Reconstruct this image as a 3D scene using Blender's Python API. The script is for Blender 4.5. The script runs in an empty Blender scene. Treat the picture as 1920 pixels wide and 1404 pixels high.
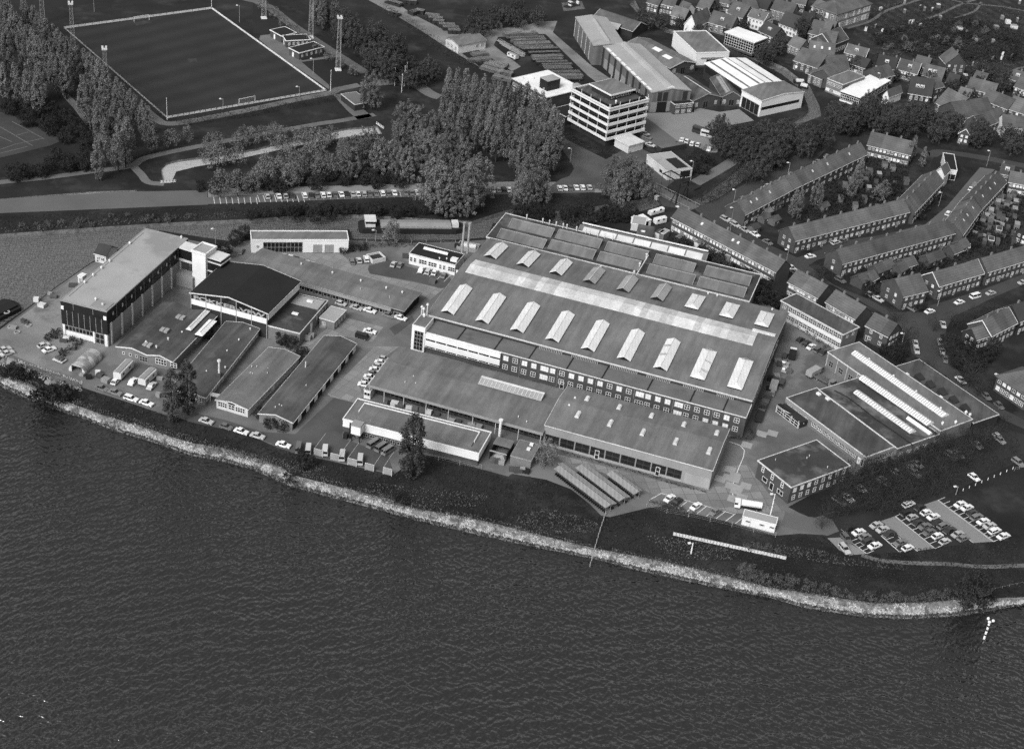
import bpy, math, random
import numpy as np
from mathutils import Vector, Matrix
from mathutils.geometry import tessellate_polygon
random.seed(7); RNG = np.random.default_rng(7)
SC = bpy.context.scene
COL = SC.collection
# ---------------------------------------------------------------- camera
CAMH = 255.0
FPX, DEP, ROLL = 2905.5, math.radians(32.444), math.radians(6.371)
_cd, _sd = math.cos(DEP), math.sin(DEP)
FW = Vector((0, _cd, -_sd)); _rt = Vector((1, 0, 0)); _up = Vector((0, _sd, _cd))
RT = math.cos(ROLL)*_rt + math.sin(ROLL)*_up
UP = -math.sin(ROLL)*_rt + math.cos(ROLL)*_up
cam_d = bpy.data.cameras.new('camera'); cam = bpy.data.objects.new('camera', cam_d); COL.objects.link(cam)
cam_d.sensor_width = 36; cam_d.lens = FPX/1920*36; cam_d.clip_start = 1; cam_d.clip_end = 20000
_m = Matrix((RT, UP, -FW)).transposed().to_4x4(); _m.translation = (0, 0, CAMH)
cam.matrix_world = _m
SC.camera = cam
# ---------------------------------------------------------------- light: pale autumn overcast with a soft sun
SUN_AZ, SUN_EL = math.radians(-150), math.radians(42)      # azimuth from straight ahead of the camera, to the left
w = bpy.data.worlds.new('World'); SC.world = w; w.use_nodes = True
nt = w.node_tree; nt.nodes.clear()
sky = nt.nodes.new('ShaderNodeTexSky'); sky.sky_type = 'NISHITA'; sky.sun_disc = False
sky.sun_elevation = SUN_EL; sky.sun_rotation = SUN_AZ; sky.dust_density = 4.0; sky.air_density = 1.0
bw = nt.nodes.new('ShaderNodeRGBToBW'); bg = nt.nodes.new('ShaderNodeBackground'); bg.inputs[1].default_value = 0.13
out = nt.nodes.new('ShaderNodeOutputWorld')
nt.links.new(sky.outputs[0], bw.inputs[0]); nt.links.new(bw.outputs[0], bg.inputs[0]); nt.links.new(bg.outputs[0], out.inputs[0])
sd = bpy.data.lights.new('sun', 'SUN'); sd.energy = 1.6; sd.angle = math.radians(24); sd.color = (1, 1, 1)
sun = bpy.data.objects.new('sun', sd); COL.objects.link(sun)
sdir = Vector((math.sin(SUN_AZ)*math.cos(SUN_EL), math.cos(SUN_AZ)*math.cos(SUN_EL), math.sin(SUN_EL)))
sun.rotation_euler = sdir.to_track_quat('Z', 'Y').to_euler()
sun.location = (0, 400, 300)
SC.view_settings.view_transform = 'Standard'; SC.view_settings.look = 'None'
SC.view_settings.exposure = 0.76; SC.view_settings.gamma = 1
SC.cycles.max_bounces = 5
SC.cycles.use_denoising = False; SC.cycles.sample_clamp_indirect = 4; SC.cycles.use_adaptive_sampling = False
# ---------------------------------------------------------------- survey helpers
TILE = {'a1': (0, 0, 3.51), 'a2': (480, 0, 3.51), 'a3': (840, 0, 3.51), 'a4': (1200, 0, 4.68), 'a5': (1560, 0, 4.68),
        'a6': (1200, 250, 4.68), 'a7': (1560, 250, 4.68), 'b1': (0, 400, 4.68), 'b2': (340, 400, 4.68), 'b3': (640, 400, 4.68),
        'b4': (940, 400, 4.68), 'b5': (1240, 500, 4.68), 'b6': (1560, 500, 4.68), 'c1': (0, 620, 4.68), 'c2': (340, 600, 4.68),
        'c3': (620, 650, 4.68), 'c4': (960, 700, 4.68), 'c5': (1240, 750, 4.68), 'c6': (1560, 750, 4.68), 'c7': (1440, 1000, 3.475),
        'c8': (300, 800, 2.808), 'F': (0, 0, 1.0)}
def pt(t, x, y):
    a = TILE[t]; return (a[0]+x/a[2], a[1]+y/a[2])
def pts(t, *v):
    return [pt(t, v[i], v[i+1]) for i in range(0, len(v), 2)]
def G(p, z=0.0):
    """map point (metres) seen at survey point p, at height z"""
    v = FW + RT*((p[0]-960)/FPX) - UP*((p[1]-702)/FPX)
    k = (z-CAMH)/v.z
    return Vector((v.x*k, v.y*k, z))
# ---------------------------------------------------------------- materials
def mat(name, g, stain=.18, ss=.12, grain=.12, gs=2.2, rough=.85, spec=.25, g2=None, patch=None, extra=None, metal=0.0, objrand=0.0):
    """grey procedural surface: broad stains + fine grain; patch=(scale, lo, hi, grey) adds hard-edged weathered patches"""
    m = bpy.data.materials.new(name); m.use_nodes = True
    n = m.node_tree.nodes; L = m.node_tree.links; b = n['Principled BSDF']
    b.inputs['Roughness'].default_value = rough; b.inputs['Specular IOR Level'].default_value = spec; b.inputs['Metallic'].default_value = metal
    geo = n.new('ShaderNodeNewGeometry'); pos = geo.outputs['Position']
    def noise(sc, det=3, ro=.6):
        t = n.new('ShaderNodeTexNoise'); t.inputs['Scale'].default_value = sc; t.inputs['Detail'].default_value = det
        t.inputs['Roughness'].default_value = ro; L.new(pos, t.inputs['Vector']); return t.outputs[0]
    def math_(op, a, c=None, cl=False):
        t = n.new('ShaderNodeMath'); t.operation = op; t.use_clamp = cl
        for i, v in enumerate((a, c)):
            if v is None: continue
            if isinstance(v, (int, float)): t.inputs[i].default_value = v
            else: L.new(v, t.inputs[i])
        return t.outputs[0]
    def rng(v, lo, hi, a, c):
        t = n.new('ShaderNodeMapRange'); L.new(v, t.inputs[0])
        for i, x in enumerate((lo, hi, a, c)): t.inputs[i+1].default_value = x
        return t.outputs[0]
    val = rng(noise(ss), .3, .7, 1-stain, 1+stain)
    val = math_('MULTIPLY', val, rng(noise(gs*1.25, 3, .8), .28, .72, 1-min(.75, grain*1.9), 1+min(.9, grain*1.9)))
    val = math_('MULTIPLY', val, g)
    if patch:
        f = rng(noise(patch[0], 4, .65), patch[1], patch[2], 0, 1)
        mx = n.new('ShaderNodeMix'); L.new(f, mx.inputs[0]); L.new(val, mx.inputs[2]); mx.inputs[3].default_value = patch[3]
        val = mx.outputs[0]
    if objrand:
        oi = n.new('ShaderNodeObjectInfo'); val = math_('MULTIPLY', val, rng(oi.outputs['Random'], 0, 1, 1-objrand, 1+objrand))
    if extra: val = extra(n, L, pos, val, math_, rng)
    cmb = n.new('ShaderNodeCombineColor')
    for i in range(3): L.new(val, cmb.inputs[i])
    L.new(cmb.outputs[0], b.inputs['Base Color'])
    return m
def stripes(period, axis, depth, ang=0.0):
    """ribs, boards or sheet joints running along the ground direction ang (degrees)"""
    def f(n, L, pos, val, math_, rng):
        mp = n.new('ShaderNodeMapping'); mp.inputs['Rotation'].default_value[2] = math.radians(ang); L.new(pos, mp.inputs[0])
        sp = n.new('ShaderNodeSeparateXYZ'); L.new(mp.outputs[0], sp.inputs[0])
        s = math_('SINE', math_('MULTIPLY', sp.outputs[axis], 2*math.pi/period))
        return math_('MULTIPLY', val, rng(s, -1, 1, 1-depth, 1+depth))
    return f
def slabs(sx, ang, dark=.55, var=.12):
    """square concrete slabs with dark joints, each slab its own tone"""
    def f(n, L, pos, val, math_, rng):
        mp = n.new('ShaderNodeMapping'); mp.inputs['Rotation'].default_value[2] = math.radians(ang); L.new(pos, mp.inputs[0])
        b = n.new('ShaderNodeTexBrick'); b.offset = 0; L.new(mp.outputs[0], b.inputs[0]); b.inputs['Scale'].default_value = 1
        b.inputs['Brick Width'].default_value = sx; b.inputs['Row Height'].default_value = sx; b.inputs['Mortar Size'].default_value = .07
        b.inputs['Color1'].default_value = (1-var,)*3+(1,); b.inputs['Color2'].default_value = (1+var,)*3+(1,); b.inputs['Mortar'].default_value = (dark,)*3+(1,)
        return math_('MULTIPLY', val, b.outputs[0])
    return f
def panels(period, lo, hi, ang=0.0, axis=0):
    """sheets of differing age side by side: one tone per sheet"""
    def f(n, L, pos, val, math_, rng):
        mp = n.new('ShaderNodeMapping'); mp.inputs['Rotation'].default_value[2] = math.radians(ang); L.new(pos, mp.inputs[0])
        sp = n.new('ShaderNodeSeparateXYZ'); L.new(mp.outputs[0], sp.inputs[0])
        w_ = n.new('ShaderNodeTexWhiteNoise'); w_.noise_dimensions = '1D'
        L.new(math_('FLOOR', math_('DIVIDE', sp.outputs[axis], period)), w_.inputs['W'])
        return math_('MULTIPLY', val, rng(w_.outputs[0], 0, 1, lo, hi))
    return f
def weather(period, lo, hi, ang, amp=.16):
    """felt strips plus rain streaks running down the slope"""
    base = panels(period, lo, hi, ang)
    def f(n, L, pos, val, math_, rng):
        val = base(n, L, pos, val, math_, rng)
        mp = n.new('ShaderNodeMapping'); mp.inputs['Rotation'].default_value[2] = math.radians(ang); L.new(pos, mp.inputs[0])
        m2 = n.new('ShaderNodeMapping'); m2.inputs['Scale'].default_value = (.42, .05, .1); L.new(mp.outputs[0], m2.inputs[0])
        t = n.new('ShaderNodeTexNoise'); t.inputs['Scale'].default_value = 1; t.inputs['Detail'].default_value = 4; t.inputs['Roughness'].default_value = .65; L.new(m2.outputs[0], t.inputs['Vector'])
        return math_('MULTIPLY', val, rng(t.outputs[0], .32, .68, 1-amp, 1+amp))
    return f
def own_panels(period, lo, hi):
    """each dwelling along a roof has tiles of its own age"""
    def f(n, L, pos, val, math_, rng):
        tc = n.new('ShaderNodeTexCoord'); sp = n.new('ShaderNodeSeparateXYZ'); L.new(tc.outputs['Object'], sp.inputs[0])
        w_ = n.new('ShaderNodeTexWhiteNoise'); w_.noise_dimensions = '2D'; cb = n.new('ShaderNodeCombineXYZ')
        L.new(math_('FLOOR', math_('DIVIDE', sp.outputs[0], period)), cb.inputs[0]); oi = n.new('ShaderNodeObjectInfo'); L.new(oi.outputs['Random'], cb.inputs[1]); L.new(cb.outputs[0], w_.inputs['Vector'])
        rows = math_('SINE', math_('MULTIPLY', sp.outputs[1], 2*math.pi/.7))
        return math_('MULTIPLY', math_('MULTIPLY', val, rng(w_.outputs[0], 0, 1, lo, hi)), rng(rows, -1, 1, .9, 1.1))
    return f
def water(name, g, sc, strength, rough, stretch=2.2, ang=20):
    m = bpy.data.materials.new(name); m.use_nodes = True
    n = m.node_tree.nodes; L = m.node_tree.links; b = n['Principled BSDF']
    b.inputs['Base Color'].default_value = (g, g, g, 1); b.inputs['Roughness'].default_value = rough; b.inputs['IOR'].default_value = 1.5
    geo = n.new('ShaderNodeNewGeometry')
    prev = None
    def add(o_, amp):
        nonlocal prev
        mu = n.new('ShaderNodeMath'); mu.operation = 'MULTIPLY'; mu.inputs[1].default_value = amp; L.new(o_, mu.inputs[0])
        if prev is None: prev = mu.outputs[0]; return
        ad = n.new('ShaderNodeMath'); L.new(prev, ad.inputs[0]); L.new(mu.outputs[0], ad.inputs[1]); prev = ad.outputs[0]
    # crossing wave trains of bounded steepness, plus fine wind ripple
    for lam, k, a, dist in ((4.2, 1.0, ang, 7.0), (3.0, .9, ang+52, 7.0), (2.0, .8, ang-30, 7.0), (11.0, .5, ang+20, 5.0)):
        lam *= sc
        mp = n.new('ShaderNodeMapping'); mp.inputs['Rotation'].default_value[2] = math.radians(a); L.new(geo.outputs['Position'], mp.inputs[0])
        t = n.new('ShaderNodeTexWave'); t.wave_type = 'BANDS'; t.bands_direction = 'X'; t.wave_profile = 'SIN'; t.inputs['Scale'].default_value = .314/lam
        t.inputs['Distortion'].default_value = dist; t.inputs['Detail'].default_value = 2; t.inputs['Detail Scale'].default_value = 1.6; t.inputs['Detail Roughness'].default_value = .5
        L.new(mp.outputs[0], t.inputs['Vector']); add(t.outputs['Fac'], .085*lam*k)
    mp = n.new('ShaderNodeMapping'); mp.inputs['Rotation'].default_value[2] = math.radians(ang); mp.inputs['Scale'].default_value = (1.3, .8, 1); L.new(geo.outputs['Position'], mp.inputs[0])
    t = n.new('ShaderNodeTexNoise'); t.inputs['Scale'].default_value = 1.1/sc; t.inputs['Detail'].default_value = 1; L.new(mp.outputs[0], t.inputs['Vector']); add(t.outputs[0], .2*sc)
    b.inputs['Specular IOR Level'].default_value = .85
    gust = n.new('ShaderNodeTexNoise'); gust.inputs['Scale'].default_value = .016; gust.inputs['Detail'].default_value = 3; L.new(geo.outputs['Position'], gust.inputs['Vector'])
    gr = n.new('ShaderNodeMapRange'); L.new(gust.outputs[0], gr.inputs[0])
    for i, x in enumerate((.32, .68, .6, 1.1)): gr.inputs[i+1].default_value = x
    bp = n.new('ShaderNodeBump'); bp.inputs['Distance'].default_value = strength; L.new(gr.outputs[0], bp.inputs['Strength'])
    L.new(prev, bp.inputs['Height']); L.new(bp.outputs[0], b.inputs['Normal'])
    return m
M = {}
M['white'] = mat('white_paint', .57, .06, .3, .05, rough=.6)
M['offwhite'] = mat('weathered_white', .45, .12, .3, .08)
M['whiteroof'] = mat('white_roofing', .6, .12, .15, .06, patch=(.16, .60, .75, .5))
M['trim'] = mat('white_trim', .46, .15, .5, .1)
M['roof'] = mat('bitumen_roof', .115, .2, .09, .14, patch=(.06, .52, .72, .085), extra=weather(1.15, .94, 1.05, 16, .2))
M['roof2'] = mat('dark_bitumen_roof', .055, .3, .09, .18, patch=(.1, .52, .7, .085), extra=weather(1.15, .92, 1.07, 16, .28))
M['roofd'] = mat('black_bitumen_roof', .011, .2, .1, .2)
M['rooflt'] = mat('pale_gravel_roof', .25, .1, .1, .12, patch=(.045, .54, .62, .19))
M['roofmot'] = mat('mossy_roof', .035, .3, .1, .2, patch=(.11, .5, .66, .11))
M['tile'] = mat('roof_tiles', .07, .25, .2, .2, gs=3, objrand=.22, extra=own_panels(5.6, .82, 1.2))
M['tiled'] = mat('dark_roof_tiles', .032, .15, .2, .2, gs=3, objrand=.3)
M['brick'] = mat('brick', .05, .15, .3, .18, gs=3)
M['brickl'] = mat('pale_brick', .13, .12, .3, .15, gs=3)
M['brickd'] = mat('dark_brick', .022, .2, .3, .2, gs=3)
M['conc'] = mat('concrete', .24, .12, .2, .1)
M['panel'] = mat('grey_panel', .2, .1, .2, .08)
M['cladd'] = mat('dark_cladding', .012, .25, .3, .15, rough=.5)
M['corr'] = mat('corrugated_sheet', .1, .2, .12, .1, extra=stripes(1.2, 1, .22))
M['glass'] = mat('window_glass', .012, .3, .4, .3, rough=.15, spec=.5)
M['blind'] = mat('blind', .62, .12, .5, .06)
M['dark'] = mat('dark_opening', .008, .2, .3, .2)
M['metal'] = mat('grey_metal', .22, .12, .4, .1, rough=.5)
M['light'] = mat('translucent_sheet', .52, .08, .25, .06, extra=stripes(1.0, 0, .06))
M['wood'] = mat('weathered_wood', .08, .25, .4, .2)
M['black'] = mat('black_steel', .012, .2, .4, .2)
M['rubber'] = mat('tyre_rubber', .012, .2, .5, .2)
M['stone'] = mat('riprap_stone', .25, .5, 1.8, .45, gs=4, patch=(.35, .5, .62, .08))
M['stonebed'] = mat('stone_bed', .12, .4, .6, .4, gs=3)
M['grass'] = mat('rough_grass', .0105, .6, .06, .35, gs=1.6, patch=(.07, .52, .74, .034))
M['lawn'] = mat('mown_grass', .011, .3, .04, .22, gs=2.0)
M['pitch'] = mat('pitch_turf', .017, .22, .05, .2, gs=1.8, extra=stripes(10.5, 0, .16, 40))
M['garden'] = mat('garden_ground', .016, .6, .16, .45, gs=1.3, patch=(.22, .58, .72, .05))
M['allot'] = mat('allotment_ground', .015, .55, .14, .5, gs=1.2, patch=(.22, .57, .7, .05), extra=stripes(7, 1, .3, 62))
M['yard'] = mat('yard_paving', .1, .3, .08, .12, patch=(.04, .52, .56, .13))
M['yardd'] = mat('yard_asphalt', .058, .25, .08, .12)
M['sand'] = mat('sandy_ground', .15, .3, .06, .2, patch=(.07, .54, .66, .085))
M['slab'] = mat('concrete_slabs', .17, .1, .1, .1, extra=slabs(3.0, 26, .6, .13))
M['slab2'] = mat('concrete_paving', .155, .15, .1, .1, extra=slabs(3.2, -14, .5, .22))
M['asph'] = mat('asphalt', .085, .12, .06, .12)
M['asphd'] = mat('dark_asphalt', .038, .2, .06, .2)
M['lane'] = mat('pale_asphalt', .17, .08, .08, .14)
M['parkd'] = mat('dark_car_park_asphalt', .018, .3, .08, .2)  # one even asphalt tone, darker than the streets
M['pond'] = water('pond_water_painted_sky', .32, .6, .4, .06)  # base colour raised to stand in for the bright sky reflection
M['path'] = mat('path_gravel', .1, .2, .1, .2)
M['line'] = mat('marking_paint', .5, .2, .5, .1)
M['river'] = water('river_water', .012, .56, .95, .05, 1.9, 60)
M['canal'] = water('canal_water', .085, .46, 1.3, .05)
LEAF = {'p': mat('poplar_leaves', .1, .3, .5, .4, gs=1.4, objrand=.22), 'r': mat('dense_leaves', .038, .35, .4, .4, gs=1.4, objrand=.22),
        's': mat('sparse_autumn_leaves', .1, .3, .4, .35, gs=1.5, objrand=.22), 'd': mat('dark_evergreen', .015, .4, .4, .4, objrand=.3),
        'h': mat('hedge_leaves', .022, .4, .4, .4), 'e': mat('dry_reeds', .06, .4, .3, .4), 'g': mat('grass_tufts', .017, .5, .2, .4)}
M['bark'] = mat('bark', .03, .2, .5, .2)
PAINT = {'w': mat('white_car_paint', .62, .04, .3, .03, rough=.35, spec=.5), 'l': mat('silver_car_paint', .36, .05, .3, .04, rough=.35, spec=.5, objrand=.2),
         'g': mat('grey_car_paint', .13, .05, .3, .04, rough=.35, spec=.5, objrand=.35), 'd': mat('dark_car_paint', .03, .05, .3, .05, rough=.3, spec=.5, objrand=.4)}
CNAME = {'w': 'white', 'l': 'pale grey', 'g': 'mid grey', 'd': 'dark'}
# ---------------------------------------------------------------- mesh builder
class MB:
    def __init__(s): s.v = []; s.f = []; s.m = []; s.T = None
    def add(s, vs, fs, mi=0):
        o = len(s.v)
        s.v += [tuple(s.T @ Vector(p)) for p in vs] if s.T is not None else [tuple(p) for p in vs]
        s.f += [tuple(o+i for i in f) for f in fs]; s.m += [mi]*len(fs); return s
    def box(s, x0, x1, y0, y1, z0, z1, mi=0):
        vs = [(x0, y0, z0), (x1, y0, z0), (x1, y1, z0), (x0, y1, z0), (x0, y0, z1), (x1, y0, z1), (x1, y1, z1), (x0, y1, z1)]
        return s.add(vs, [(0, 3, 2, 1), (4, 5, 6, 7), (0, 1, 5, 4), (1, 2, 6, 5), (2, 3, 7, 6), (3, 0, 4, 7)], mi)
    def prism(s, poly, z0, z1, mi=0):
        """plan polygon extruded upward"""
        k = len(poly); vs = [(p[0], p[1], z0) for p in poly]+[(p[0], p[1], z1) for p in poly]
        return s.add(vs, [tuple(range(k))[::-1], tuple(range(k, 2*k))]+[(i, (i+1) % k, k+(i+1) % k, k+i) for i in range(k)], mi)
    def prof(s, pr, a0, a1, axis='y', mi=0):
        """profile polygon in (x,z) extruded along y, or in (y,z) extruded along x"""
        k = len(pr)
        e = (lambda p, a: (p[0], a, p[1])) if axis == 'y' else (lambda p, a: (a, p[0], p[1]))
        vs = [e(p, a0) for p in pr]+[e(p, a1) for p in pr]
        return s.add(vs, [tuple(range(k)), tuple(range(k, 2*k))[::-1]]+[(i, k+i, k+(i+1) % k, (i+1) % k) for i in range(k)], mi)
    def cyl(s, p0, p1, r0, r1=None, n=8, mi=0):
        r1 = r0 if r1 is None else r1; p0, p1 = Vector(p0), Vector(p1); d = (p1-p0).normalized()
        a = d.orthogonal().normalized(); b = d.cross(a)
        vs = [p0+(a*math.cos(t)+b*math.sin(t))*r0 for t in [2*math.pi*i/n for i in range(n)]]+[p1+(a*math.cos(t)+b*math.sin(t))*r1 for t in [2*math.pi*i/n for i in range(n)]]
        return s.add(vs, [tuple(range(n))[::-1], tuple(range(n, 2*n))]+[(i, (i+1) % n, n+(i+1) % n, n+i) for i in range(n)], mi)
    def bar(s, p0, p1, w, mi=0): return s.cyl(p0, p1, w*.7, n=4, mi=mi)
    def mesh(s, name, mats):
        me = bpy.data.meshes.new(name); me.from_pydata(s.v, [], s.f)
        for m in mats: me.materials.append(m)
        me.polygons.foreach_set('material_index', s.m); me.update()
        return me
    def build(s, name, mats, parent=None, loc=None, rz=0.0):
        if not isinstance(mats, (list, tuple)): mats = [mats]
        return link(name, s.mesh(name, mats), parent, loc, rz)
def link(name, me, parent=None, loc=None, rz=0.0):
    o = bpy.data.objects.new(name, me); COL.objects.link(o)
    if parent is not None: o.parent = parent
    if loc is not None: o.location = loc
    o.rotation_euler = (0, 0, rz); return o
def tag(o, label, cat, group=None, kind=None):
    o['label'] = label; o['category'] = cat
    if group: o['group'] = group
    if kind: o['kind'] = kind
    return o
def thing(name, label, cat, loc=(0, 0, 0), rz=0.0, group=None):
    o = bpy.data.objects.new(name, None); COL.objects.link(o); o.location = loc; o.rotation_euler = (0, 0, rz)
    o.empty_display_size = 1; return tag(o, label, cat, group)
def copy_tree(o, parent=None):
    c = o.copy(); COL.objects.link(c)
    if parent is not None: c.parent = parent
    for ch in list(o.children): copy_tree(ch, c)
    return c
_ones = 'hundredth first second third fourth fifth sixth seventh eighth ninth tenth eleventh twelfth thirteenth fourteenth fifteenth sixteenth seventeenth eighteenth nineteenth'.split()
def ordw(k):
    if k >= 100: return 'hundred-and-'+ordw(k-100)
    if k < 20: return _ones[k]
    t, u = divmod(k, 10); T_ = ['', '', 'twent', 'thirt', 'fort', 'fift', 'sixt', 'sevent', 'eight', 'ninet']
    return T_[t]+'ieth' if u == 0 else T_[t]+'y-'+_ones[u]
def sheet(name, poly, z, m, holes=(), kind='structure', skirt=None):
    """flat sheet of ground from survey points (or map points), with optional holes and a skirt down to a lower level"""
    conv = lambda q: [(p.copy() if isinstance(p, Vector) else G(p)) for p in q]
    rings = [conv(poly)]+[conv(h) for h in holes]
    for r in rings:
        for p in r: p.z = z
    flat = [p for r in rings for p in r]
    fs = [list(t) for t in tessellate_polygon(rings)]
    b = MB()
    tri = []
    for t in fs:
        a, c, d = (flat[i] for i in t)
        if (c-a).cross(d-a).z < 0: t = t[::-1]
        tri.append(tuple(t))
    b.add(flat, tri)
    if skirt is not None:
        for r in rings:
            k = len(r); b.add([tuple(p) for p in r]+[(p.x, p.y, skirt) for p in r], [(i, (i+1) % k, k+(i+1) % k, k+i) for i in range(k)], 1)
    o = b.build(name, [m, M['stonebed']]); o['kind'] = kind
    return o
def strip(name, line, width, z, m, close=False):
    """road or path of given width along survey points"""
    q = [G(p) if not isinstance(p, Vector) else p for p in line]; b = MB(); L_, R_ = [], []
    for i, p in enumerate(q):
        d = (q[min(i+1, len(q)-1)]-q[max(i-1, 0)]); d.z = 0; d.normalize(); nrm = Vector((-d.y, d.x, 0))*width/2
        L_.append(p+nrm); R_.append(p-nrm)
    vs = [(p.x, p.y, z) for p in L_]+[(p.x, p.y, z) for p in R_]; k = len(q)
    b.add(vs, [(i, k+i, k+i+1, i+1) for i in range(k-1)])
    o = b.build(name, m); o['kind'] = 'structure'; return o
def smooth(line, n=4):
    q = [G(p) for p in line]; r = []
    for i in range(len(q)-1):
        p0, p1, p2, p3 = q[max(i-1, 0)], q[i], q[i+1], q[min(i+2, len(q)-1)]
        for j in range(n):
            t = j/n
            r.append(.5*((2*p1)+(p2-p0)*t+(2*p0-5*p1+4*p2-p3)*t*t+(3*p1-p0-3*p2+p3)*t**3))
    return r+[q[-1]]
# ================================================================ GROUND AND WATER
STONE_TOP = [(-160, 645), (0, 698)]+pts('c1', 380, 520, 560, 615, 900, 740, 1250, 840, 1500, 930)+[(360, 831), (415, 839), (468, 855), (528, 876)]+pts('c8', 700, 255, 1000, 330, 1200, 380, 1340, 430, 1685, 490)+[(1000, 1000), (1110, 1027), (1200, 1044), (1300, 1065), (1400, 1090)]+pts('c7', 0, 350, 450, 420, 700, 455, 1000, 452, 1250, 430, 1400, 425, 1668, 415)+[(2080, 1090)]
WATER_EDGE = [(-160, 668), (0, 725)]+pts('c1', 340, 650, 700, 760, 1000, 880, 1400, 1000, 1685, 1100)+[(415, 865), (468, 879)]+pts('c8', 700, 320, 1000, 400, 1300, 480, 1685, 575)+[(1000, 1026), (1110, 1047), (1200, 1071), (1300, 1093), (1400, 1113)]+pts('c7', 0, 415, 250, 490, 600, 545, 900, 562, 1200, 545, 1400, 515, 1668, 465)+[(2080, 1112)]
WZ = -1.6
top = [G(p) for p in STONE_TOP]
land_poly = top+[Vector((3500, 300, 0)), Vector((3500, 4000, 0)), Vector((-3500, 4000, 0)), Vector((-3500, 500, 0)), Vector((-400, 480, 0))]
# canal: harbour arm at the left, past the works, under the lift bridge and on between the yards
CANAL = [(-90, 660), (-40, 650), (0, 613)]+pts('b1', 400, 715, 480, 652, 800, 430, 1000, 330)+[(300, 432), (380, 445), (430, 452), (468, 436), (655, 430)]+pts('b3', 100, 225, 640, 232, 1000, 232, 1270, 212, 1330, 90)+pts('b4', 150, 70, 440, 140, 650, 178, 720, 105, 860, 68)+[(1180, 402)]+pts('a6', 130, 650, 235, 604, 480, 665, 730, 545, 830, 470, 1010, 340)+pts('a4', 1200, 1230, 1430, 1080, 1590, 1020, 1575, 930, 1490, 760, 1280, 600, 1000, 470, 740, 400, 240, 250, 0, 90)+[(1190, 0), (1176, 4)]+pts('a4', 0, 140, 230, 290, 700, 400, 960, 510, 1240, 650, 1430, 800, 1480, 960, 1440, 1000, 1250, 1110, 960, 1180)+pts('a6', 860, 300, 700, 420, 590, 500, 420, 590, 215, 500)+[(1215, 372), (1130, 385), (1075, 395), (1000, 398), (958, 392), (925, 402), (885, 415), (760, 408), (660, 402), (560, 404), (480, 410), (420, 413), (330, 417), (200, 425), (100, 432), (0, 439), (-120, 452)]
POND = pts('a1', 1075, 1205, 1055, 1110, 1090, 1075, 1170, 1055, 1400, 1025, 1685, 980)+pts('a2', 300, 905, 600, 845, 800, 830, 830, 880, 620, 900, 300, 955, 0, 1020)+pts('a1', 1560, 1050, 1280, 1100, 1160, 1130, 1125, 1205)
BASIN2 = pts('a2', 1600, 990, 1640, 955, 1700, 990, 1690, 1030, 1630, 1040)
STREAM = pts('a1', -40, 1318, 0, 1310, 330, 1283, 600, 1262, 900, 1252, 900, 1262, 600, 1276, 330, 1297, -40, 1334)
BASINFAR = pts('a3', 745, 20, 880, 10, 900, 60, 760, 75)
sheet('ground', land_poly, 0.0, M['grass'], [CANAL, POND, BASIN2, STREAM, BASINFAR], skirt=-2.2)
rw = MB(); rw.add([(-4000, -600, WZ), (4000, -600, WZ), (4000, 900, WZ), (-4000, 900, WZ)], [(0, 1, 2, 3)])
o = rw.build('river', M['river']); o['kind'] = 'structure'
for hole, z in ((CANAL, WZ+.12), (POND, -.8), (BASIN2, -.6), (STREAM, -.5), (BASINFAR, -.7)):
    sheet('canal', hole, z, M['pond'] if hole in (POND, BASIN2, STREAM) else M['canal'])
# stone revetment: a sloping bed with thousands of loose stones on it
def resample(q, k):
    d = [0]
    for i in range(len(q)-1): d.append(d[-1]+(q[i+1]-q[i]).length)
    out_, j = [], 0
    for i in range(k):
        t = d[-1]*i/(k-1)
        while j < len(d)-2 and d[j+1] < t: j += 1
        f = (t-d[j])/max(1e-6, d[j+1]-d[j]); out_.append(q[j].lerp(q[j+1], min(max(f, 0), 1)))
    return out_
NB = 340
bt = resample([G(p, .0) for p in STONE_TOP], NB); bw_ = resample([G(p, WZ) for p in WATER_EDGE], NB)
bed = MB(); vs = []
for i in range(NB):
    for j in range(7):
        t = j/6; p = bt[i].lerp(bw_[i], t); vs.append((p.x, p.y, .05+(WZ-.25)*t**1.15+random.uniform(-.06, .1)))
bed.add(vs, [(i*7+j, i*7+j+1, i*7+j+8, i*7+j+7) for i in range(NB-1) for j in range(6)])
o = bed.build('stone_bank', M['stonebed']); o['kind'] = 'structure'
OCT = np.array([(1, 0, 0), (-1, 0, 0), (0, 1, 0), (0, -1, 0), (0, 0, 1), (0, 0, -1)], float)
OF = np.array([(0, 2, 4), (2, 1, 4), (1, 3, 4), (3, 0, 4), (2, 0, 5), (1, 2, 5), (3, 1, 5), (0, 3, 5)])
def rubble(name, centres, smin, smax, m, label, cat):
    k = len(centres); s = RNG.uniform(smin, smax, (k, 1, 1))*RNG.uniform(.6, 1.25, (k, 1, 3))
    a = RNG.uniform(0, 6.283, k); V = OCT[None]*RNG.uniform(.75, 1.25, (k, 6, 1))*s; c, sn = np.cos(a)[:, None], np.sin(a)[:, None]
    x = V[:, :, 0]*c-V[:, :, 1]*sn; y = V[:, :, 0]*sn+V[:, :, 1]*c
    V = np.stack([x, y, V[:, :, 2]], -1)+centres[:, None, :]
    F = (OF[None]+(np.arange(k)*6)[:, None, None]).reshape(-1, 3)
    me = bpy.data.meshes.new(name); me.from_pydata(V.reshape(-1, 3).tolist(), [], F.tolist()); me.materials.append(m)
    return tag(link(name, me), label, cat, kind='stuff')
cs = []
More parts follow.
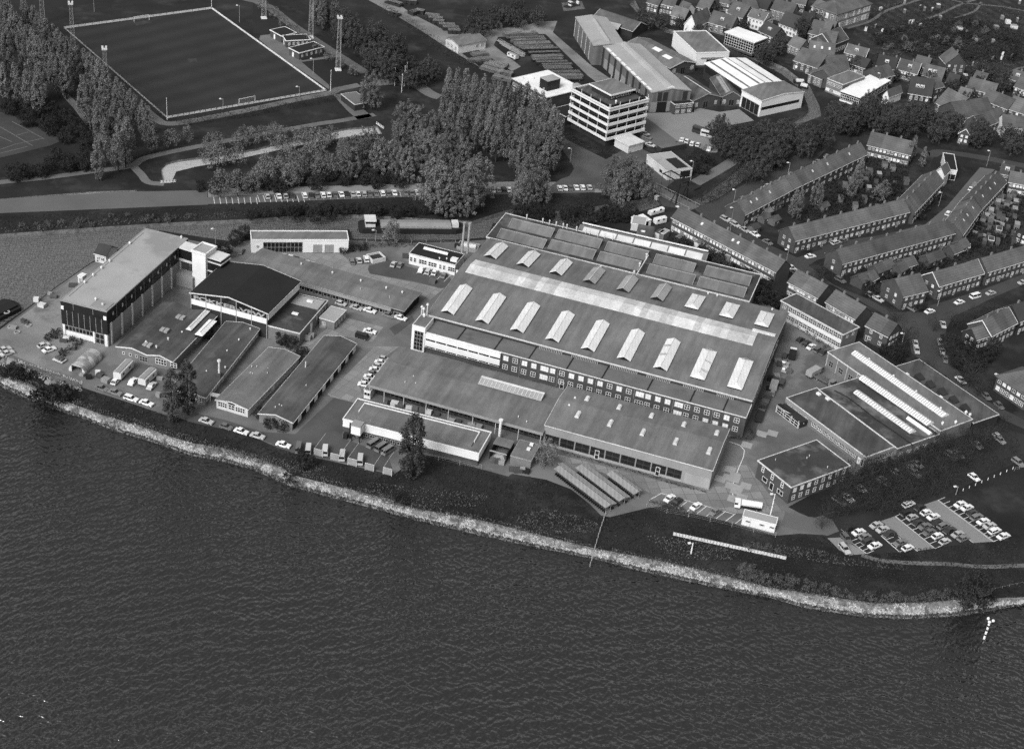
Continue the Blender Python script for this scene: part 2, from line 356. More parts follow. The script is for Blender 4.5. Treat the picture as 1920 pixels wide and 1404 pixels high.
for _ in range(22000):
    i = random.randrange(NB-1); f = random.random(); t = min(1, max(0, random.gauss(.5, .22)))
    # the upper edge of the stones wanders; weeds leave gaps there
    if t < .26+.2*math.sin(i*.33)+.16*math.sin(i*1.1)+random.uniform(-.1, .16): continue
    p = bt[i].lerp(bt[i+1], f).lerp(bw_[i].lerp(bw_[i+1], f), t); cs.append((p.x, p.y, .06+(WZ-.2)*t**1.15))
rubble('riprap_stones', np.array([c for c in cs if c[2] > -1.15]), .16, .42, M['stone'], 'pale loose stones covering the sloping river bank', 'stones')
rubble('wet_stones', np.array([c for c in cs if c[2] <= -1.15]), .16, .45, mat('wet_stone', .028, .4, 1.5, .3, rough=.4), 'dark wet stones along the waterline of the bank', 'stones')
# ---- factory peninsula
YARD = [(-30, 640), (0, 618), (85, 555), (103, 541), (171, 494), (215, 475), (300, 440), (420, 462), (470, 450), (655, 450), (770, 456), (850, 454), (910, 450), (1000, 440), (1250, 560), (1416, 545), (1440, 560), (1462, 590), (1560, 640), (1700, 700), (1700, 845), (1620, 884), (1560, 905), (1478, 950), (1500, 962), (1556, 985), (1552, 1003), (1500, 1000), (1454, 1004), (1357, 976), (1240, 949), (1214, 952), (1144, 969), (1127, 966), (1105, 944), (1071, 917), (1024, 899), (960, 888), (953, 893), (898, 878), (790, 850), (738, 890), (620, 864), (554, 850), (519, 838), (468, 816), (372, 793), (300, 775), (250, 757), (180, 735), (110, 712), (50, 690), (0, 668), (-30, 660)]
sheet('yard', YARD, .02, M['yard'])
sheet('yard', [(0, 655), (0, 622), (85, 560), (103, 546), (171, 500), (230, 478), (118, 600), (205, 650), (150, 700), (80, 690)], .035, M['sand'])
sheet('yard', pts('b2', 620, 350, 1400, 350, 1500, 440, 1640, 450)+pts('b3', 240, 470, 250, 530, 900, 660, 780, 760, 640, 680)+pts('b2', 1680, 590, 640, 360), .035, M['slab'])
sheet('yard', pts('b3', 245, 460, 420, 410, 590, 470, 930, 540, 1000, 620, 870, 660, 560, 580, 250, 530, 232, 490), .05, M['yardd'])
sheet('yard', pts('b2', 1160, 1250, 1050, 1160, 1440, 915)+pts('b3', 0, 905, 370, 1000, 270, 1130, 30, 1080), .035, M['slab'])
sheet('yard', pts('c2', 1280, 650, 1685, 240)+pts('c3', 300, 0, 600, 0, 470, 100, 250, 345, 290, 440, 200, 490, 0, 440), .05, M['slab'])
sheet('yard', pts('c2', 20, 860, 140, 820, 400, 880, 700, 980, 1000, 1000, 1340, 680, 1685, 720)+pts('c3', 110, 680, 100, 800, 500, 950, 560, 1120, 0, 990)+pts('c2', 1000, 1175, 600, 1005, 60, 890), .034, M['yardd'])
sheet('yard', pts('c4', 330, 690, 1560, 1010)+pts('c5', 430, 800, 560, 560, 760, 570, 1060, 980, 860, 1010, 640, 990, 520, 960, 0, 830)+pts('c4', 1240, 1060, 830, 880, 460, 780), .035, M['slab2'])
for i_, (x, y) in enumerate(((750, 395), (605, 610), (645, 665), (585, 680), (640, 695), (610, 755), (670, 775), (740, 755), (655, 800), (630, 870), (705, 855), (865, 940), (515, 695), (880, 300), (975, 295))):
    p = G(pt('c5', x, y)); u = Vector((math.cos(-.28), math.sin(-.28), 0))*1.55; n_ = Vector((-u.y, u.x, 0))
    sheet('yard', [p-u-n_, p+u-n_, p+u+n_, p-u+n_], .075+.006*i_, M['conc'])
b = MB()
for a, c in zip(pts('c5', 600, 365, 690, 395, 730, 440, 720, 500, 680, 590, 640, 700, 615, 780), pts('c5', 690, 395, 730, 440, 720, 500, 680, 590, 640, 700, 615, 780, 635, 860)):
    A_, B_ = G(a, .06), G(c, .06); d = (B_-A_).normalized(); s_ = Vector((-d.y, d.x, 0))*.12; b.add([A_-s_, B_-s_, B_+s_, A_+s_], [(0, 1, 2, 3)])
o = b.build('road_marking', M['line']); o['kind'] = 'structure'
sheet('yard', pts('c5', 560, 330, 690, 350, 810, 350, 850, 200, 900, 0, 960, -130, 1000, -420, 860, -250, 740, 100, 720, 310), .05, M['yardd'])
sheet('yard', pts('c3', 760, 935, 800, 930, 1300, 1060, 1540, 1100, 1400, 1060, 1320, 1050), .04, M['path'])
# car park under and beside the bare trees
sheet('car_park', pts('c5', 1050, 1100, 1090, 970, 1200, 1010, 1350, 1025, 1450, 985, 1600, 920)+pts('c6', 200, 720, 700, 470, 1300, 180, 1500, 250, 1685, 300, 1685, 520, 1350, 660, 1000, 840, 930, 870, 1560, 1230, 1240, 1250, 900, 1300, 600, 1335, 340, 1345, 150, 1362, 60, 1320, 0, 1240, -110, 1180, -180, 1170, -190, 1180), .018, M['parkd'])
sheet('road', pts('c5', 1050, 1100, 1090, 975, 1200, 1012, 1350, 1030, 1420, 1010, 1500, 1050, 1560, 1150, 1455, 1190), .04, M['asph'])
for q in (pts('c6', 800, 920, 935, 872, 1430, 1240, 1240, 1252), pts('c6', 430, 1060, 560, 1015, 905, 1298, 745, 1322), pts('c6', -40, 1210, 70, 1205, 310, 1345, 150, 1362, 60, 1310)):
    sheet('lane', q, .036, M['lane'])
b = MB()
def line(A_, B_, w_=.12, z=.055):
    A_, B_ = G(A_, z), G(B_, z); d = (B_-A_).normalized(); s_ = Vector((-d.y, d.x, 0))*w_; b.add([A_-s_, B_-s_, B_+s_, A_+s_], [(0, 1, 2, 3)])
for a, c, k, dx, dy in (((930, 878), (1415, 1240), 11, 62, -26), ((555, 1018), (905, 1300), 7, 62, -26), ((800, 925), (1240, 1250), 0, 0, 0), ((430, 1185), (600, 1335), 0, 0, 0), ((580, 1195), (750, 1325), 0, 0, 0), ((160, 1240), (305, 1345), 4, 62, -26), ((430, 1190), (590, 1330), 4, 70, -26)):
    line(pt('c6', *a), pt('c6', *c), .09)
    for i in range(k+1):
        if not k: break
        x, y = a[0]+(c[0]-a[0])*i/k, a[1]+(c[1]-a[1])*i/k; line(pt('c6', x, y), pt('c6', x+dx, y+dy), .08)
for i in range(7):   # bays by the office gate
    x, y = 150+i*85, 955+i*21
    line(pt('c5', x-10, y), pt('c5', x+75, y-66), .1)
line(pt('c4', 1205, 1110), pt('c4', 1310, 1050), .1)
line(pt('c4', 1310, 1050), pt('c5', 640, 1000), .1)
for x, y in ((665, 525), (720, 540), (775, 555), (845, 580), (905, 600)):
    line(pt('b3', x-5, y), pt('b3', x+60, y-65), .08)
for x in range(1405, 1686, 40):   # empty bays of the dyke road
    line(pt('a1', x, 1298), pt('a1', x+8, 1342), .1)
for x in range(10, 320, 37): line(pt('a2', x, 1285), pt('a2', x+14, 1330), .1)
for i in range(24): line(pt('a2', 340+i*46.5, 1277-i*1.4), pt('a2', 352+i*46.5, 1315-i*1.4), .06)
o = b.build('road_marking', M['line']); o['kind'] = 'structure'
# ---- dyke road, streets and paths
sheet('road', [(-60, 378), (0, 373.5), (215, 360), (390, 357), (390, 384), (0, 400), (-60, 404)], .02, M['asph'])
sheet('road', [(390, 355), (800, 344), (960, 341), (1115, 342), (1228, 349), (1222, 364), (1110, 361), (960, 364), (740, 370), (480, 380), (387, 383)], .02, M['lane'])
sheet('road', [(387, 370), (480, 365), (800, 357), (960, 352), (1115, 348), (1115, 361), (960, 364), (740, 370), (480, 380), (387, 383)], .035, M['asph'])
sheet('road', pts('a3', 660, 1240, 740, 1180, 800, 1160, 830, 1110, 800, 1050, 760, 1000, 740, 900, 800, 930, 1040, 1050, 1130, 1000, 1230, 960, 1400, 1040, 1500, 1180, 1420, 1250), .03, M['yardd'])
sheet('yard', pts('a3', 1300, 745, 1620, 740)+pts('a4', 470, 940, 700, 985, 870, 960, 1000, 1060, 800, 1100, 690, 1190, 680, 1340, 600, 1340, 480, 1280, 330, 1240, 80, 1060, 0, 1010), .03, M['lane'])
sheet('yard', pts('a4', 0, 1010, 80, 1050, 330, 1240, 180, 1300, 60, 1290, 0, 1200), .04, M['asph'])
sheet('road', pts('a2', 680, -30, 860, -20, 1040, 100, 1220, 190, 1340, 220, 1685, 180)+pts('a3', 420, 150, 720, 140, 690, 215, 950, 440, 1130, 560, 1000, 560, 920, 500, 640, 225, 330, 245, 300, 300, 480, 440, 420, 470, 200, 330, 60, 330)+pts('a2', 1500, 460, 1280, 330, 1080, 200, 900, 90), .03, M['sand'])
sheet('road', pts('a6', 200, 640, 110, 480, 130, 470, 480, 640, 590, 620, 800, 510, 1010, 400, 1210, 290, 1500, 110, 1700, 20, 1720, 60, 1540, 240, 1200, 430, 900, 600, 760, 680, 820, 780, 1060, 930, 1180, 1000, 1380, 1090, 1560, 1030, 1700, 1000, 1700, 1080, 1560, 1110, 1480, 1160, 1700, 1330)+pts('b6', 330, 290, 520, 400, 640, 400, 900, 330, 1300, 210, 1700, 60, 1700, 150, 1440, 260, 1280, 340, 1060, 440, 1000, 560, 1010, 700, 1060, 860, 1200, 1030, 1360, 1180, 1700, 1350, 1700, 1430, 1500, 1340, 1250, 1180, 1000, 960, 800, 830, 700, 760, 670, 620, 560, 470, 330, 350, 0, 160)+pts('a6', 1500, 1310, 1250, 1130, 900, 910, 620, 770, 480, 670, 330, 660), .03, M['asphd'])
sheet('road', pts('a7', 560, 870, 820, 800, 1010, 640, 1230, 380, 1300, 300, 1430, 320, 1180, 570, 1000, 770, 900, 830, 560, 930), .03, M['asph'])
strip('road', smooth(pts('a7', -100, 1000, 200, 960, 560, 900, 820, 820)), 5, .025, M['asphd'])
strip('path', smooth(pts('a7', 690, 120, 860, 190, 960, 165, 1350, 220, 1700, 290)), 5, .025, M['asphd'])
strip('path', smooth(pts('a1', -60, 1205, 0, 1200, 300, 1170, 600, 1130, 860, 1095, 960, 1040, 1300, 965)+pts('a2', 330, 830, 560, 795, 780, 755)), 3.2, .03, M['path'])
strip('path', smooth(pts('a1', 870, 1090, 930, 1150, 975, 1200, 1080, 1212)), 3.2, .035, M['path'])
strip('path', smooth(pts('a1', 860, 1060, 700, 930, 600, 830, 500, 700, 420, 620)), 3.0, .032, M['path'])
strip('path', smooth(pts('a1', -20, 603, 100, 580, 300, 555)), 3.0, .03, M['path'])
strip('path', smooth(pts('a1', 920, 690, 1010, 770, 1100, 815)+pts('a1', 1300, 790, 1685, 715)+pts('a2', 250, 660, 480, 615, 540, 590, 680, 560)), 4.0, .03, M['path'])
strip('path', smooth(pts('a2', -480, -60, 0, 10, 250, 175, 500, 340, 720, 480)), 5.0, .03, M['asph'])
sheet('path', pts('a2', 30, 235, 120, 225, 280, 310, 300, 400, 510, 365, 520, 380, 300, 410, 480, 560, 480, 590, 120, 345, 20, 260), .034, M['path'])
strip('path', smooth(pts('a2', 700, 560, 900, 540, 1050, 560, 1150, 620, 1210, 640)), 6, .03, M['path'])
strip('path', smooth(pts('a2', 560, 620, 650, 720, 720, 780)), 7, .03, M['path'])
strip('path', smooth(pts('a6', 480, 440, 640, 350, 830, 230, 870, 130)), 5, .03, M['path'])
strip('path', smooth(pts('c7', 610, 140, 720, 172, 900, 190, 1180, 198, 1400, 216, 1700, 206)), 1.6, .03, M['path'])
# ---- playing fields
PITCH = [(121, 54), (313, 222), (611, 171), (397, 17)]
sheet('pitch', PITCH, .03, M['pitch'])
for q_ in (pts('a1', 1540, 690, 1690, 665, 1675, 640, 1560, 655), pts('a1', 880, 150, 985, 132, 1000, 150, 900, 172), pts('a1', 1230, 390, 1290, 385, 1300, 410, 1250, 415)): sheet('pitch', q_, .045, mat('worn_turf', .028, .5, .4, .3))
sheet('pitch', pts('a1', 300, 60, 850, -10, 1400, -80, 1100, -300, 150, -100), .03, M['lawn'])
sheet('pitch', pts('a2', 280, 410, 510, 375, 690, 490, 680, 550, 500, 575), .025, M['lawn'])
sheet('pitch', pts('a2', -20, 0, -20, 225, 110, 215, 330, 230, 250, 200), .025, M['lawn'])
sheet('court', pts('a1', -150, 740, 30, 740, 430, 915, 330, 960, 0, 1040, -150, 1080), .03, mat('court_surface', .035, .2, .08, .25))
b = MB()
for a in ((0, 835, 215, 960), (80, 800, 290, 915), (0, 900, 80, 935), (0, 985, 100, 950), (100, 950, 290, 910), (100, 895, 185, 870), (0, 1010, 180, 965)):
    line(pt('a1', *a[:2]), pt('a1', *a[2:]), .12)
o = b.build('court_marking', mat('faded_paint', .13)); o['kind'] = 'structure'
# ---- gardens, allotments and village ground
sheet('garden', pts('a7', -150, 420, 300, 210, 900, 200, 800, 400, 600, 590, 0, 740, -330, 900), .012, M['garden'])
sheet('garden', pts('a7', 100, 1180, 1100, 900, 1400, 640, 1530, 460, 1760, 460, 1760, 1000, 1330, 1080, 900, 1200, 500, 1300), .012, M['garden'])
sheet('allotment', pts('a5', 330, 60, 600, -60, 1900, -80, 1900, 700, 1180, 700, 830, 520, 300, 400, 180, 300), .012, M['allot'])
for q, wd in ((pts('a5', 130, 250, 330, 190, 470, 100, 640, 40, 800, -10), 2.6), (pts('a5', 380, 300, 600, 240, 900, 145, 1130, 40, 1260, 0), 2.2), (pts('a5', 650, 410, 800, 350, 950, 315), 3.2), (pts('a5', 1000, 400, 1240, 300, 1400, 260), 1.2), (pts('a5', 1080, 160, 1250, 100, 1310, 20), 2.0), (pts('a5', 1050, 0, 1180, 30, 1480, 60, 1700, 100), 2.2), (pts('a5', 1220, 320, 1320, 355), 2.2), (pts('a5', 1480, 660, 1640, 600, 1700, 590), 1.8)):
    strip('path', smooth(q), wd*.7, .03, M['path'])
sheet('garden', pts('a4', -100, -80, 1700, -60, 1700, 700, 1500, 700, 1250, 560, 800, 380, 300, 230, 0, 60), .012, M['garden'])
sheet('garden', pts('a5', 0, 300, 400, 400, 1000, 600, 1700, 700, 1700, 1000, 900, 1200, 0, 1000), .01, M['garden'])
# ================================================================ BUILDING KIT
_cache = {}
def window_mesh(w_, h, nx, nz, fr, pane, fw=.16):
    key = ('w', round(w_, 2), round(h, 2), nx, nz, fr, pane, fw)
    if key in _cache: return _cache[key]
    b = MB(); b.box(.02, w_-.02, -.05, .0, .02, h-.02, 1)
    if fr:
        for i in range(nx+1):
            x = i*(w_-fw)/nx; b.box(x, x+fw, -.11, -.052, 0, h, 0)
        for j in range(nz+1):
            z = j*(h-fw)/nz
            for i in range(nx):
                x = i*(w_-fw)/nx; b.box(x+fw, x+(w_-fw)/nx, -.105, -.052, z, z+fw, 0)
    _cache[key] = b.mesh('window', [M[fr or 'trim'], M[pane]]); return _cache[key]
class Bld:
    def __init__(s, name, label, cat, A, B, C=None, h=4.0, D=None, group=None, cz=None, tile=None):
        if tile: A, B = pt(tile, *A), pt(tile, *B); C = pt(tile, *C) if C else None
        a, b_ = G(A, h), G(B, h); u = b_-a; u.z = 0; s.W = u.length; u.normalize(); n_ = Vector((-u.y, u.x, 0))
        s.D = D if D else (G(C, h if cz is None else cz)-a).dot(n_); s.h = h; s.u, s.n = u, n_; s.o = Vector((a.x, a.y, 0))
        s.rz = math.atan2(u.y, u.x); s.root = thing(name, label, cat, s.o, s.rz, group); s.ridge = h
    def part(s, name, mb, mats, parent=None, loc=(0, 0, 0), rz=0.0): return mb.build(name, mats, parent or s.root, loc, rz)
    def local(s, p, z=0.0):
        q = G(p, z)-s.o; return q.dot(s.u), q.dot(s.n)
    def fp(s, face, u, z, off=0.0):
        return {'f': ((u, -off, z), 0), 'r': ((s.W+off, u, z), math.pi/2), 'b': ((s.W-u, s.D+off, z), math.pi), 'l': ((-off, s.D-u, z), -math.pi/2)}[face]
    def flen(s, face): return s.W if face in 'fb' else s.D
    def win(s, face, u, z, w_, h, nx=2, nz=2, fr='trim', pane='glass', name='window', off=0.0, parent=None, fw=.16):
        loc, rz = s.fp(face, u, z, off); return link(name, window_mesh(w_, h, nx, nz, fr, pane, fw), parent or s.root, loc, rz)
    def wins(s, face, u0, u1, k, z, w_, h, nx=2, nz=2, fr='trim', pane='glass', name='window', off=0.0, parent=None, blind=0.0, fw=.16):
        for i in range(k):
            c = u0+(u1-u0)*(i+.5)/k
            s.win(face, c-w_/2, z, w_, h, nx, nz, fr, 'blind' if random.random() < blind else pane, name, off, parent, fw)
    def panel(s, face, u0, u1, z0, z1, m, proud=.06, name='wall_band', parent=None, back=0.0):
        b = MB(); b.box(0, u1-u0, -proud, -back, 0, z1-z0); loc, rz = s.fp(face, u0, z0); return b.build(name, M[m] if isinstance(m, str) else m, parent or s.root, loc, rz)
    def walls(s, m, z1=None, base=None):
        z1 = s.h if z1 is None else z1; b = MB(); b.box(0, s.W, 0, s.D, -.3, z1-.02); s.wall = s.part('wall', b, M[m])
        if base: b = MB(); [b.box(*q) for q in ((-.05, s.W+.05, -.05, -.002, 0, base[0]), (s.W+.002, s.W+.05, 0, s.D, 0, base[0]))]; s.part('plinth', b, M[base[1]])
        return s.wall
    def flat(s, m, edge='trim', eh=.28, ew=.3, over=.12, z=None):
        if edge != 'white': eh *= .7; ew *= .8
        z = s.h if z is None else z; b = MB(); b.box(ew-over, s.W-ew+over, ew-over, s.D-ew+over, z-.015, z+.06); s.roof = s.part('roof', b, M[m])
        if edge:
            e = MB(); x0, x1, y0, y1 = -over, s.W+over, -over, s.D+over
            e.box(x0, x1, y0, y0+ew, z-.18, z+eh); e.box(x0, x1, y1-ew, y1, z-.18, z+eh); e.box(x0, x0+ew, y0+ew, y1-ew, z-.18, z+eh); e.box(x1-ew, x1, y0+ew, y1-ew, z-.18, z+eh)
            s.part('roof_edge', e, M[edge])
        return s.roof
    def gable(s, wall, m, rise, axis='x', over=.35, th=.2, edge='trim', apex=.5, eo=None, base=-.3, bars=True):
        """walls with gable ends and a two-slope roof; ridge along axis"""
        h, W, D = s.h, s.W, s.D; L_, S_ = (W, D) if axis == 'x' else (D, W); eo = over if eo is None else eo
        pr = [(0, base), (S_, base), (S_, h-.03), (S_*apex, h+rise-.03), (0, h-.03)]
        b = MB(); b.prof(pr, 0, L_, 'x' if axis == 'x' else 'y'); s.wall = s.part('wall', b, M[wall]); s.ridge = h+rise
        k0, k1 = rise/(S_*apex), rise/(S_*(1-apex)); ap = (S_*apex, h+rise)
        e0, e1 = (-over, h-over*k0), (S_+over, h-over*k1)
        b = MB(); ax = 'x' if axis == 'x' else 'y'
        b.prof([e0, ap, e1, (e1[0], e1[1]+th), (ap[0], ap[1]+th), (e0[0], e0[1]+th)], -eo, L_+eo, ax); s.roof = s.part('roof', b, M[m])
        if edge:
            b = MB()
            for y0, y1 in (((-eo-.12, -eo-.005), (L_+eo+.005, L_+eo+.12)) if bars else ()):
                b.prof([(e0[0], e0[1]-.1), (ap[0], ap[1]-.1), (e1[0], e1[1]-.1), (e1[0], e1[1]+th+.06), (ap[0], ap[1]+th+.06), (e0[0], e0[1]+th+.06)], y0, y1, ax)
            for q in (e0, e1):
                sg = -1 if q is e0 else 1; x0, x1 = sorted((q[0]+sg*.005, q[0]+sg*.13))
                b.prof([(x0, q[1]-.12), (x1, q[1]-.12), (x1, q[1]+.1), (x0, q[1]+.1)], -eo, L_+eo, ax)
            s.part('roof_edge', b, M[edge])
        return s.roof
    def hip(s, wall, m, rise, over=.4, th=.18):
        h, W, D = s.h, s.W, s.D; b = MB(); b.box(0, W, 0, D, -.3, h-.02); s.wall = s.part('wall', b, M[wall]); s.ridge = h+rise
        o_ = over; r = D/2; z = h
        vs = [(-o_, -o_, z), (W+o_, -o_, z), (W+o_, D+o_, z), (-o_, D+o_, z), (min(r, W*.45), D/2, z+rise), (max(W-r, W*.55), D/2, z+rise)]
        vs += [(a, c, z-th) for a, c, _ in vs[:4]]
        b = MB(); b.add(vs, [(0, 1, 5, 4), (1, 2, 5), (2, 3, 4, 5), (3, 0, 4), (6, 9, 8, 7), (0, 6, 7, 1), (1, 7, 8, 2), (2, 8, 9, 3), (3, 9, 6, 0)])
        s.roof = s.part('roof', b, M[m]); return s.roof
    def roofz(s, y, rise, apex=.5, S=None):
        S = S or s.D; t = y/S; return s.h+rise*(t/apex if t < apex else (1-t)/(1-apex))
    def chimneys(s, xs, y, zb, zt=None, sz=(.7, .55), m='brickl', pot=True):
        for x in xs:
            b = MB(); zt_ = zt or s.ridge+.9; b.box(x-sz[0]/2, x+sz[0]/2, y-sz[1]/2, y+sz[1]/2, zb, zt_); b.box(x-sz[0]/2-.06, x+sz[0]/2+.06, y-sz[1]/2-.06, y+sz[1]/2+.06, zt_+.003, zt_+.12)
            if pot: b.cyl((x, y, zt_+.123), (x, y, zt_+.5), .13, .1, 6)
            s.part('chimney', b, M[m], s.roof)
    def vents(s, ps, z, hgt=.6, r=.25, m='trim', cap=True):
        for x, y in ps:
            b = MB(); b.cyl((x, y, z-.1), (x, y, z+hgt), r*.6, n=8)
            if cap: b.cyl((x, y, z+hgt+.002), (x, y, z+hgt+r), r, r*.5, 8)
            s.part('roof_vent', b, M[m])
def lantern_mesh(L_, w_, rise, up=.35, hipped=False, end='dark', skin='light', rib=1.2):
    """glazed roof lantern: length along y, ridge along y"""
    b = MB(); h0 = up
    b.box(-w_/2+.08, w_/2-.08, .08, L_-.08, -.6, h0-.01, 1)
    a0 = w_*.42 if hipped else 0
    vs = [(-w_/2, 0, h0), (w_/2, 0, h0), (w_/2, L_, h0), (-w_/2, L_, h0), (0, a0, h0+rise), (0, L_-(a0 if hipped else .0), h0+rise)]
    b.add(vs, [(1, 2, 5, 4), (3, 0, 4, 5)], 0)
    b.add([vs[0], vs[1], vs[4]], [(0, 1, 2)], 0 if hipped else 1); b.add([vs[2], vs[3], vs[5]], [(0, 1, 2)], 0)
    if not hipped:   # overhanging verge so the open louvred end is set back
        for sg in (-1, 1):
            b.add([(sg*w_/2, -.45, h0-.05), (0, -.45, h0+rise), (0, 0, h0+rise), (sg*w_/2, 0, h0)], [(0, 1, 2, 3)], 0)
    y = rib
    while y < L_-.3:   # glazing bars
        for sg in (-1, 1):
            b.add([(sg*w_/2, y, h0+.03), (sg*w_/2, y+.1, h0+.03), (0, y+.1, h0+rise+.03), (0, y, h0+rise+.03)], [(0, 1, 2, 3)], 2)
        y += rib
    b.box(-.09, .09, a0, L_-a0, h0+rise-.02, h0+rise+.1, 2)
    return b.mesh('roof_light', [M[skin], M[end], M['offwhite']])
def house(label, t, A, B, h=5.0, D=8.0, rise=3.2, wall='brick', roof='tile', nw=3, chim=(), name='house', group=None, edge='trim', rows=2, ww=1.25, blind=.25, left=0, right=0, dorm=(), back=False, axis='x', C=None, roofwin=(), door=True, zlow=.9, doors=None):
    s = Bld(name, label, 'house', A, B, C, h, None if C else D, group, tile=t)
    s.gable(wall, roof, rise, axis, edge=edge, bars=edge == 'white', over=.3)
    for r in range(rows):
        z = (zlow if r == 0 else h*.5+.75) if rows > 1 else .95
        s.wins('f', .4, s.W-.4, nw, z, ww if r == 0 else ww*.85, 1.35 if r == 0 else 1.15, 2, 1, 'trim', 'glass', blind=blind)
    if door:
        k = doors or max(1, int(s.W//6.2)); st = s.W/k
        for i in range(k): s.win('f', st*i+st*.08+.1, 0.02, .95, 2.1, 1, 1, 'trim', 'wood', 'door', off=.004)
    for face, k in (('l', left), ('r', right)):
        if k:
            for r in range(rows): s.wins(face, s.D*.15, s.D*.85, k, .9 if r == 0 else h*.5+.75, 1.1, 1.25, 2, 1, blind=.4)
    y = s.D/2
    if axis == 'x': s.chimneys([f*s.W for f in chim], y+.2, s.ridge-.5, m='brickl')
    else: s.chimneys([s.W/2+.2 for f in chim], 0, s.ridge-.5) if False else [s.chimneys([s.W/2+.3], f*s.D, s.ridge-.5) for f in chim]
    for f in dorm:
        b = MB(); x = f*s.W; yy = s.D*.2; zz = s.h+rise*.4-.3
        b.box(x-.9, x+.9, yy, s.D*.45, zz, zz+1.5); d = s.part('dormer', b, M['offwhite'], s.roof)
        link('window', window_mesh(1.5, 1.0, 2, 1, 'trim', 'glass'), s.roof, (x-.75, yy-.003, zz+.3))
    for f in roofwin:
        k = rise/(s.D/2); b = MB(); x = f*s.W; y0 = s.D*.22; y1 = s.D*.32
        b.add([(x-.45, y0, h+k*y0+.27), (x+.45, y0, h+k*y0+.27), (x+.45, y1, h+k*y1+.27), (x-.45, y1, h+k*y1+.27)], [(0, 1, 2, 3)]); s.part('roof_window', b, M['offwhite'], s.roof)
    return s
# ================================================================ THE WORKS
# --- clad block on the quay
s = Bld('office_block', 'long dark-clad flat-roofed block with pale roof on the quay', 'building', (113, 563), (200, 585), (282.5, 431), 12.3)
W_, D_ = s.W, s.D
b = MB(); b.box(.5, W_-.5, .5, D_, -.3, 8); s.part('wall', b, M['conc'])
b = MB(); b.box(0, W_, 0, D_, 4.2, 9.4); b.box(.15, W_-.15, .15, D_-.1, 9.4, 10.0); b.box(0, W_, 0, D_, 10.0, 12.25)
s.part('cladding', b, M['cladd'])
b = MB(); b.box(W_-.49, W_-.02, .1, D_-.1, -.2, 4.19); b.box(W_+.005, W_+.1, 1.2, D_-.3, 2.2, 7.3); s.part('lower_wall', b, M['panel'])
s.flat('rooflt', 'metal', .2, .35, .05, 12.3)
for k in range(9): s.panel('r', 1.6+k*6.3, 2.3+k*6.3, 0, 7.6, 'trim', .32, 'column')
for k in range(1, 8): s.panel('f', k*W_/8-.06, k*W_/8+.06, 4.3, 9.3, 'metal', .05, 'panel_joint')
for k in (2.2, 5.6): s.panel('f', k*W_/8-.06, k*W_/8+.06, 10.1, 12.2, 'metal', .05, 'panel_joint')
s.panel('f', .1, 1.0, 9.35, 10.6, 'white', .1, 'sign_box'); s.panel('f', W_-1.2, W_-.2, 9.35, 10.6, 'white', .1, 'sign_box')
for k in range(9): s.win('r', 3.2+k*5.6, 9.4, .7, 1.2, 1, 1, 'metal', 'blind'); s.panel('r', 5.6+k*5.6, 5.72+k*5.6, 7.7, 12.1, 'metal', .04, 'panel_joint')
s.panel('f', .6, 10.5, .2, 1.9, 'white', -.35, 'base_wall', back=-.6); s.win('f', .8, 2.1, 9.5, 1.7, 8, 1, 'metal', 'glass', off=-.42); s.win('f', 11, .1, 4.4, 3.6, 3, 2, 'metal', 'glass', 'entrance', off=-.42)
s.panel('f', .2, .9, 0, 4.15, 'white', -.02, 'column', back=-.4); s.panel('f', W_-1.2, W_-.3, 0, 4.15, 'white', -.02, 'column', back=-.4); s.panel('f', 10.3, 10.8, 0, 4.15, 'white', -.2, 'column', back=-.5)
b = MB(); b.box(W_*.62, W_-.5, .5, 5.2, 12.37, 12.6); s.part('roof_deck', b, M['panel'])
s.vents([(W_*.82, 2.6), (W_*.6, 4.5), (1.2, 12), (1.2, 17), (1.2, 22), (1.2, 27), (1.0, 40), (W_-2, 51)], 12.4, .5, .45)
b = MB(); b.box(.9, 1.15, 3, D_-3, 12.37, 12.5); s.part('roof_rail', b, M['metal'])
# --- stair tower and glazed link
s = Bld('stair_tower', 'white concrete stair tower between the clad block and the dark-roofed hall', 'building', pt('b2', 93, 330), pt('b2', 212, 367), None, 13.4, 6.2)
s.walls('white'); s.flat('rooflt', 'white', .5, .4, .25)
b = MB()
for z in (10.9, 7.6): b.box(s.W+.003, s.W+5.2, .8, 6.8, z-.3, z)
b.box(s.W+.003, s.W+5.0, 1.0, 6.6, 11.9, 12.15); s.part('gallery', b, M['offwhite'])
b = MB(); b.box(s.W+.01, s.W+4.9, 1.2, 6.4, 0, 11.88); s.part('gallery_glazing', b, M['glass'])
b = MB(); b.box(-6.5, -.01, 1.4, 6, 11.9, 12.35); b.box(-6.5, -.01, 1.4, 1.55, 7.6, 8.4); s.part('link_roof', b, M['offwhite'])
b = MB(); b.box(-6.4, -.02, 1.7, 5.8, 8.0, 11.88); s.part('link_bridge', b, M['glass'])
b = MB(); b.box(-6.5, .8, -1.2, 2.5, 0, 4.1); s.part('porch', b, M['panel'])
